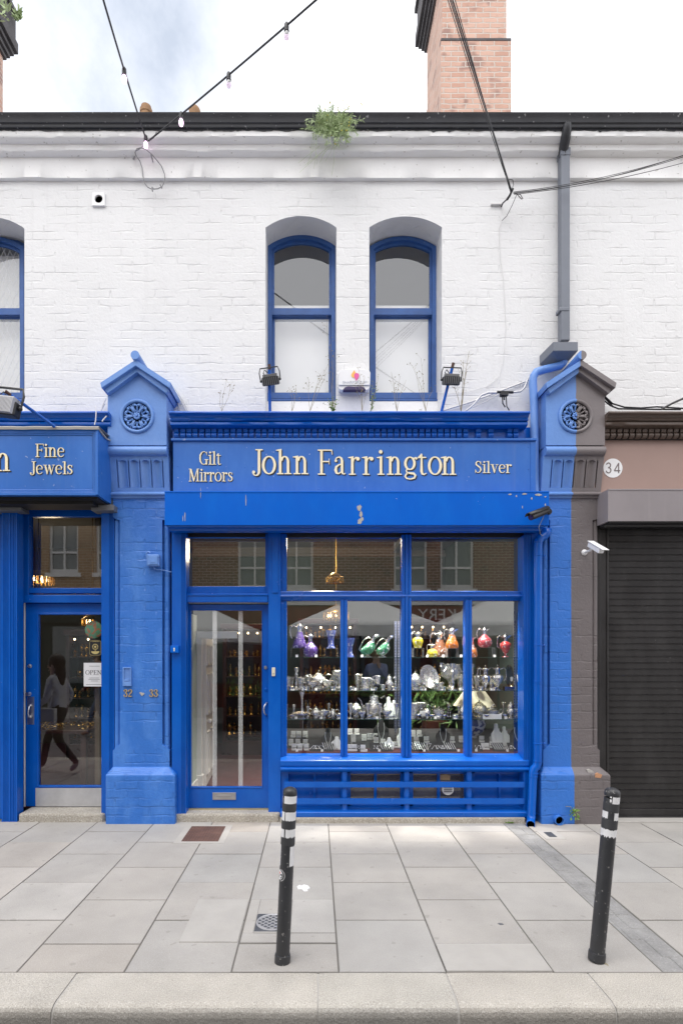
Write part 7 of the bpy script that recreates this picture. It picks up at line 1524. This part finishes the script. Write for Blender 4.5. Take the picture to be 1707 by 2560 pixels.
for kind, prof, pxs, hp, sh_i, lab in (('silver_goblet', CUP, (727, 770, 838, 895, 930, 1010, 1052, 1090, 1150, 1192, 1228, 1300), 30, 1, 'silver goblet in the back row of the middle shelf'),
                                  ('silver_vase', FLUTE, (716, 735, 770, 822, 862, 908, 962, 1025, 1084, 1120, 1146, 1186, 1258, 1306), 30, 2, 'small silver vase in the back row of the lower shelf'),
                                  ('silver_saucer', BOWL, (730, 800, 845, 925, 1045, 1077, 1110, 1165, 1215, 1262, 1302), 10, 2, 'shallow silver saucer along the front of the lower shelf'),
                                  ('silver_salt', BOX_, (728, 765, 832, 880, 935, 985, 1055, 1105, 1158, 1200, 1234), 11, 1, 'little silver salt cellar along the front of the middle shelf')):
    t0 = None
    for px in pxs:
        Yq_ = (6.0 if hp > 20 else 5.79)
        if t0 is None:
            t0 = silver(kind, lab, 'silverware', px, sh_i, hp, prof, Y=Yq_, wk=1.0 if hp > 20 else 1.1, mat=m_silver); t0['group'] = lab.replace('silver', 'silver pieces,', 1); x0_ = px
        else:
            r2 = t0.copy(); C.objects.link(r2); r2.location.x = PX(px, Yq_)
            for ch in t0.children: c_ = ch.copy(); C.objects.link(c_); c_.parent = r2; c_.location = ch.location
            r2.scale = (1, 1, rnd.uniform(.8, 1.25))
tag(MB().box(PX(1206, 5.78), PX(1253, 5.78), 5.775, 5.78, ZS[2], ZS[2] + .048).build('notice_card', m_ivory, bevel=.001), 'long white notice card on the lower shelf before the low teapot', 'card')
def bust(px, base, hpx, wpx, mat, label, Y, neck='chain', z=None):
    z = ZB if z is None else z; x = PX(px, Y); h = hpx * Y / F; w2 = wpx * Y / F / 2; z += (0 if base is None else 0); t = thing('necklace_bust', (x, Y, z), label, 'necklace stand', 'necklace stands in the window')
    o_ = [(-.75, 0), (.75, 0), (1, .45), (.95, .58), (.55, .70), (.34, .80), (.30, 1.0), (-.30, 1.0), (-.34, .80), (-.55, .70), (-.95, .58), (-1, .45)]
    b = MB().ext([(a * w2, c_ * h) for a, c_ in o_], -.018, .018).xf(Matrix.Translation((x, Y, z)) @ Matrix.Rotation(R(-14), 4, 'X')); b.build('bust', mat, t, bevel=.01)
    n_ = MB(); pts = [(-.36, .80), (-.42, .60), (-.30, .38), (-.08, .22), (0, .19), (.08, .22), (.30, .38), (.42, .60), (.36, .80)]
    n_.tube([(a * w2, -.024, c_ * h) for a, c_ in pts], .0042 if neck == 'pearl' else .0028, 6).ball((0, -.028, .13 * h), .009, n=8).xf(Matrix.Translation((x, Y, z)) @ Matrix.Rotation(R(-14), 4, 'X')); n_.build('necklace', m_chain, t, smooth=60)
bust(972, None, 50, 24, m_ivory, 'white necklace stand on the lower shelf near the slotted upright', 5.95, z=ZS[2]); bust(985, None, 40, 22, m_ivory, 'white necklace stand just behind the bud vase by the upright', 6.0, z=ZS[2])
bust(820, None, 52, 34, m_velvet, 'black velvet bust with pearl necklace in the first pane', 5.92, 'pearl'); bust(842, None, 34, 30, m_ivory, 'white necklace stand beside the black bust in the first pane', 5.85); bust(953, None, 72, 40, m_velvet, 'tall black velvet bust with long pearl string in the second pane', 6.1, 'pearl')
bust(973, None, 32, 26, m_ivory, 'low white necklace stand at the front of the second pane', 5.84); bust(1108, None, 58, 36, m_velvet, 'black velvet bust with silver collar in the third pane', 6.0, 'pearl'); bust(1243, None, 62, 28, m_ivory, 'tall white necklace stand in the fourth pane', 5.95)
bust(1263, None, 54, 24, m_ivory, 'white necklace stand behind a ring box in the fourth pane', 5.97); bust(1296, None, 64, 44, m_velvet, 'wide black velvet bust with beaded string at the right end', 5.98, 'pearl'); bust(1002, None, 50, 20, m_ivory, 'white necklace stand peeping from behind the thick mullion', 5.95)
# ring boxes in rows: one built, the rest copied
def ringbox():
    t = thing('ring_box', (0, 0, 0), 'x', 'ring box', 'white ring boxes in rows on the black velvet')
    MB().box(-.026, .026, -.02, .02, 0, .022).build('tray', m_ivory, t, bevel=.002); MB().box(-.026, .026, .014, .020, .024, .066).build('lid', m_ivory, t, bevel=.002); MB().box(-.022, .022, -.016, .012, .022, .0235).build('pad', m_velvet, t); MB().tube([(.010 * math.cos(k * pi / 5), -.008, .026 + .010 * math.sin(k * pi / 5)) for k in range(10)], .0022, 5, closed=True).build('ring', m_chain, t); return t
proto = ringbox(); first = True
SPOTS = [(733, 1842, 'first', 0), (747, 1842, 'second', 0), (763, 1842, 'third', 0), (728, 1862, 'first', 1), (745, 1862, 'second', 1), (763, 1862, 'third', 1), (735, 1874, 'first', 2), (750, 1874, 'second', 2), (766, 1874, 'third', 2),
 (875, 1836, 'first', 0), (892, 1836, 'second', 0), (883, 1850, 'first', 1), (910, 1850, 'second', 1), (924, 1848, 'third', 1), (938, 1848, 'fourth', 1), (884, 1860, 'first', 2), (940, 1858, 'second', 2), (957, 1862, 'third', 2), (875, 1876, 'first', 3), (886, 1876, 'second', 3), (907, 1879, 'third', 3), (990, 1868, 'fourth', 3),
 (1033, 1840, 'first', 0), (1048, 1840, 'second', 0), (1041, 1856, 'first', 1), (1066, 1856, 'second', 1), (1113, 1860, 'third', 1), (1130, 1856, 'fourth', 1), (1153, 1854, 'fifth', 1), (1072, 1874, 'only', 2),
 (1204, 1854, 'first', 0), (1230, 1856, 'second', 0), (1181, 1872, 'first', 1), (1203, 1872, 'second', 1), (1216, 1872, 'third', 1), (1230, 1868, 'fourth', 1), (1259, 1870, 'fifth', 1)]
paneof = lambda px: 'first' if px < 860 else 'second' if px < 1014 else 'third' if px < 1168 else 'fourth'
rowof = ['back row', 'second row', 'third row', 'front row']
for px, py, nth, row in SPOTS:
    # distance so that the box stands on the sloping velvet
    Y = 5.74
    for _ in range(30):
        z = ZB + max(0, (Y - 5.95)) * .157 / .35; yp = CY + (H - z) * F / Y; Y += (yp - (py + 2)) * .002; Y = min(max(Y, 5.76), 6.28)
    z = ZB + (max(0, (Y - 5.95)) * .159 / .35) + .003
    if first: b_, first = proto, False
    else:
        b_ = proto.copy(); C.objects.link(b_)
        for ch in proto.children: c_ = ch.copy(); C.objects.link(c_); c_.parent = b_
    b_.location = (PX(px, Y), Y, z); b_.rotation_euler = (0, 0, R(rnd.uniform(-8, 8)))
    b_['label'] = '%s white ring box in the %s behind the %s pane' % (nth, rowof[row], paneof(px))
# earring cards, bracelets and loose chains
for px, py, lab, kd in ((1125, 1882, 'tilted row of silver bracelets on black in the third pane', 'b'), (1052, 1872, 'upright row of silver bracelets in the third pane', 'b'), (1098, 1870, 'crossed silver pendants on black cloth in the third pane', 'c'), (790, 1872, 'small silver brooches lying in the first pane', 'c'), (938, 1874, 'silver chain pendants on a black pad in the second pane', 'c'), (820, 1880, 'silver bracelets hanging below the black bust', 'b'), (1112, 1884, 'pair of drop earrings on a low black pad', 'c'), (800, 1880, 'tangle of fine silver chains left of the pearl necklace', 'c'), (895, 1880, 'black pad of small pendants at the left of the second pane', 'c'), (1040, 1880, 'slanting silver bracelets beside the thick mullion', 'b'), (1085, 1880, 'pearl drops on black velvet in the middle of the third pane', 'c'), (1190, 1880, 'fine chains on black velvet at the left of the fourth pane', 'c'), (1245, 1880, 'slanting silver bracelets in the fourth pane', 'b'), (1285, 1880, 'scattered silver brooches at the right end', 'c'), (965, 1880, 'silver bracelets beside the low white necklace stand', 'b')):
    Y = 5.80; t = thing('jewellery_pad', obj_at(px, Y, ZB), lab, 'jewellery'); x = PX(px, Y); MB().add([(x - .06, Y - .03, ZB + .004), (x + .06, Y - .03, ZB + .004), (x + .06, Y + .06, ZB + .075), (x - .06, Y + .06, ZB + .075)], [(0, 1, 2, 3)]).build('pad', m_velvet, t, solid=.006)
    j = MB(); q = random.Random(px)
    for k in range(5):
        u = -.045 + .0225 * k
        if kd == 'b': j.tube([(x + u - .012, Y + .05, ZB + .078), (x + u, Y + .015, ZB + .048), (x + u + .010, Y - .02, ZB + .020)], .0036, 6)
        else:
            a = Vector((x + q.uniform(-.05, .05), Y + .02, ZB + .056)); e = a + Vector((q.uniform(-.04, .04), -.03, -.03)); j.tube([a, a.lerp(e, .5), e], .0016, 5).ball(e, .006, n=6)
    j.build('jewels', m_chain, t, smooth=60)
er = thing('earring_stand', obj_at(1121, 5.80, ZS[2]), 'black stand with pearl earrings on the lower shelf', 'earring stand'); x = PX(1121, 5.80)
MB().box(x - .024, x + .024, 5.79, 5.81, ZS[2], ZS[2] + .085).build('stand', m_velvet, er, bevel=.003); j = MB()
for s_ in (-1, 1): j.ball((x + s_ * .012, 5.788, ZS[2] + .065), .005, n=6).tube([(x + s_ * .012, 5.788, ZS[2] + .06), (x + s_ * .012, 5.788, ZS[2] + .03)], .0016, 5).ball((x + s_ * .012, 5.788, ZS[2] + .024), .008, n=8)
j.build('pearl_earrings', m_chain, er, smooth=60)
for px, lab in ((1057, 'open white jewel case with pendant on the lower shelf, third pane'),):
    Y = 5.79; x = PX(px, Y); t = thing('jewel_case', obj_at(px, Y, ZS[2]), lab, 'jewel case'); MB().box(x - .028, x + .028, Y - .03, Y + .03, ZS[2], ZS[2] + .022).build('tray', m_velvet, t, bevel=.002); MB().box(x - .028, x + .028, Y + .022, Y + .03, ZS[2] + .023, ZS[2] + .075).build('lid', m_ivory, t, bevel=.002)

# ------------------------------------------------------------------ people in the street, seen in the glass
def person(label, base, yaw, joints, cols, hair, bag=None):
    t = thing('person', base, label, 'person')
    names = list(joints); idx = {n: i for i, n in enumerate(names)}
    E = [('pelvis', 'waist'), ('waist', 'chest'), ('chest', 'neck'), ('neck', 'head'), ('head', 'crown')]
    for s_ in 'lr': E += [('pelvis', s_ + 'hip'), (s_ + 'hip', s_ + 'knee'), (s_ + 'knee', s_ + 'ankle'), (s_ + 'ankle', s_ + 'toe'), ('chest', s_ + 'sho'), (s_ + 'sho', s_ + 'elb'), (s_ + 'elb', s_ + 'wri'), (s_ + 'wri', s_ + 'hand')]
    rad = dict(pelvis=.145, waist=.13, chest=.15, neck=.058, head=.095, crown=.085, hip=.10, knee=.06, ankle=.042, toe=.038, sho=.07, elb=.047, wri=.033, hand=.036)
    me = bpy.data.meshes.new('body'); me.from_pydata([joints[n] for n in names], [(idx[a], idx[b]) for a, b in E], []); o = bpy.data.objects.new('body', me); C.objects.link(o)
    sk = o.modifiers.new('skin', 'SKIN'); sb_ = o.modifiers.new('sub', 'SUBSURF'); sb_.levels = sb_.render_levels = 2
    for n, v_ in zip(names, me.skin_vertices[0].data):
        k = n if n in rad else n[1:]; r = rad[k]; v_.radius = (r * (1.25 if k in ('chest', 'pelvis', 'waist') else 1), r * (.85 if k in ('chest', 'waist') else 1))
    me.skin_vertices[0].data[idx['pelvis']].use_root = True
    bpy.context.view_layer.update(); m2 = bpy.data.meshes.new_from_object(o.evaluated_get(bpy.context.evaluated_depsgraph_get())); o.modifiers.clear(); o.data = m2; m2.name = 'body'
    for m_ in cols: m2.materials.append(m_)                          # skin, top, trousers, shoes
    segs = [(a, b, (0 if b in ('head', 'crown') or b.endswith('hand') else 2 if b[1:] in ('hip', 'knee', 'ankle') and b not in ('chest',) else 3 if b[1:] == 'toe' else 1)) for a, b in E]
    for p in m2.polygons:
        c_ = p.center; best = (9, 1)
        for a, b, k in segs:
            A, B = Vector(joints[a]), Vector(joints[b]); d = B - A; u = max(0, min(1, (c_ - A).dot(d) / d.length_squared)); q_ = (c_ - A - d * u).length
            if q_ < best[0]: best = (q_, k)
        p.material_index = best[1]; p.use_smooth = True
    o.parent = t; t.rotation_euler = (0, 0, R(yaw))
    hd = Vector(joints['head']) ; cr = Vector(joints['crown']); hb = MB().ball(hd.lerp(cr, .6) + Vector((-.018, 0, .01)), .115, (1.0, .92, 1.05), 16)
    if hair[1]: hb.ball(hd + Vector((-.07, 0, -.10)), .10, (.7, .95, 2.0), 14)
    h_ = hb.build('hair', hair[0], t, smooth=80); h_.location = (0, 0, 0)
    if bag:
        b = MB().box(-.08, .16, -.30, -.20, .62, .90).tube([(.0, -.25, .9), (.0, -.10, 1.35), (-.02, .05, 1.38)], .012, 6).build('bag', bag, t, bevel=.03); b.location = (0, 0, 0)
    f_ = MB().ball(hd + Vector((.092, 0, .0)), .018, (1, .7, 1.4), 8)
    for s_ in (-1, 1): f_.ball(hd + Vector((.078, .035 * s_, .025)), .012, (.6, 1, .6), 8).ball(hd + Vector((-.01, .095 * s_, .0)), .028, (.8, .35, 1.2), 8)
    f_.ball(hd + Vector((.082, 0, -.045)), .02, (.4, 1.2, .35), 8)
    q_ = f_.build('face', cols[0], t, smooth=80); q_.location = (0, 0, 0)
    return t
def walker(h=1.0, stride=.32, hand=None):
    j = dict(pelvis=(0, 0, .92), waist=(.01, 0, 1.06), chest=(.02, 0, 1.26), neck=(.03, 0, 1.44), head=(.045, 0, 1.56), crown=(.035, 0, 1.66),
             lhip=(.0, .09, .86), lknee=(stride * .62, .09, .49), lankle=(stride * .85, .09, .09), ltoe=(stride * .85 + .15, .09, .05), rhip=(0, -.09, .86), rknee=(-.05, -.09, .47), rankle=(-stride, -.09, .15), rtoe=(-stride + .10, -.09, .04),
             lsho=(.02, .18, 1.36), lelb=(-.10, .23, 1.12), lwri=(.02, .23, .92), lhand=(.06, .22, .85), rsho=(.02, -.18, 1.36), relb=(.06, -.24, 1.10), rwri=(.22, -.22, .98), rhand=(.29, -.21, .95))
    if hand: j.update(hand)
    return {k: (x * h, y * h, z * h) for k, (x, y, z) in j.items()}
m_skin = M('skin', (.52, .33, .25), .6, var=.05); m_denim = M('blue_denim', (.10, .16, .28), .85, var=.2); m_blk = M('black_cloth', (.02, .02, .022), .9); m_gryc = M('grey_jacket', (.58, .58, .59), .85, var=.15); m_redc = M('dark_red_hoodie', (.17, .025, .022), .85, var=.2)
m_shoe = M('pale_trainers', (.42, .36, .37), .7); m_hairb = M('dark_hair', (.018, .012, .010), .6); m_hairl = M('fair_hair', (.24, .14, .07), .6); m_shirt = M('pale_blue_shirt', (.32, .38, .62), .8)
m_tan2 = M('tan_shoe', (.2, .1, .05), .6)
person('person in a grey jacket and black trousers walking, reflected in the left door', (-3.55, 3.75, 0), 180, walker(.93), [m_skin, m_gryc, m_blk, m_shoe], (m_hairb, True), m_gryc)
person('person in a dark red hoodie and jeans walking, reflected in the left door', (-4.45, -.1, -.13), 180, walker(1.03), [m_skin, m_redc, m_denim, m_tan2], (m_hairb, False))
up_ = dict(relb=(.13, -.20, 1.10), rwri=(.17, -.06, 1.34), rhand=(.14, -.02, 1.44))
person('person in a pale blue shirt with hand raised to mouth, reflected in the shop window', (1.36, -1.35, -.13), 90, walker(1.05, .04, up_), [m_skin, m_shirt, m_blk, m_blk], (m_hairl, False))
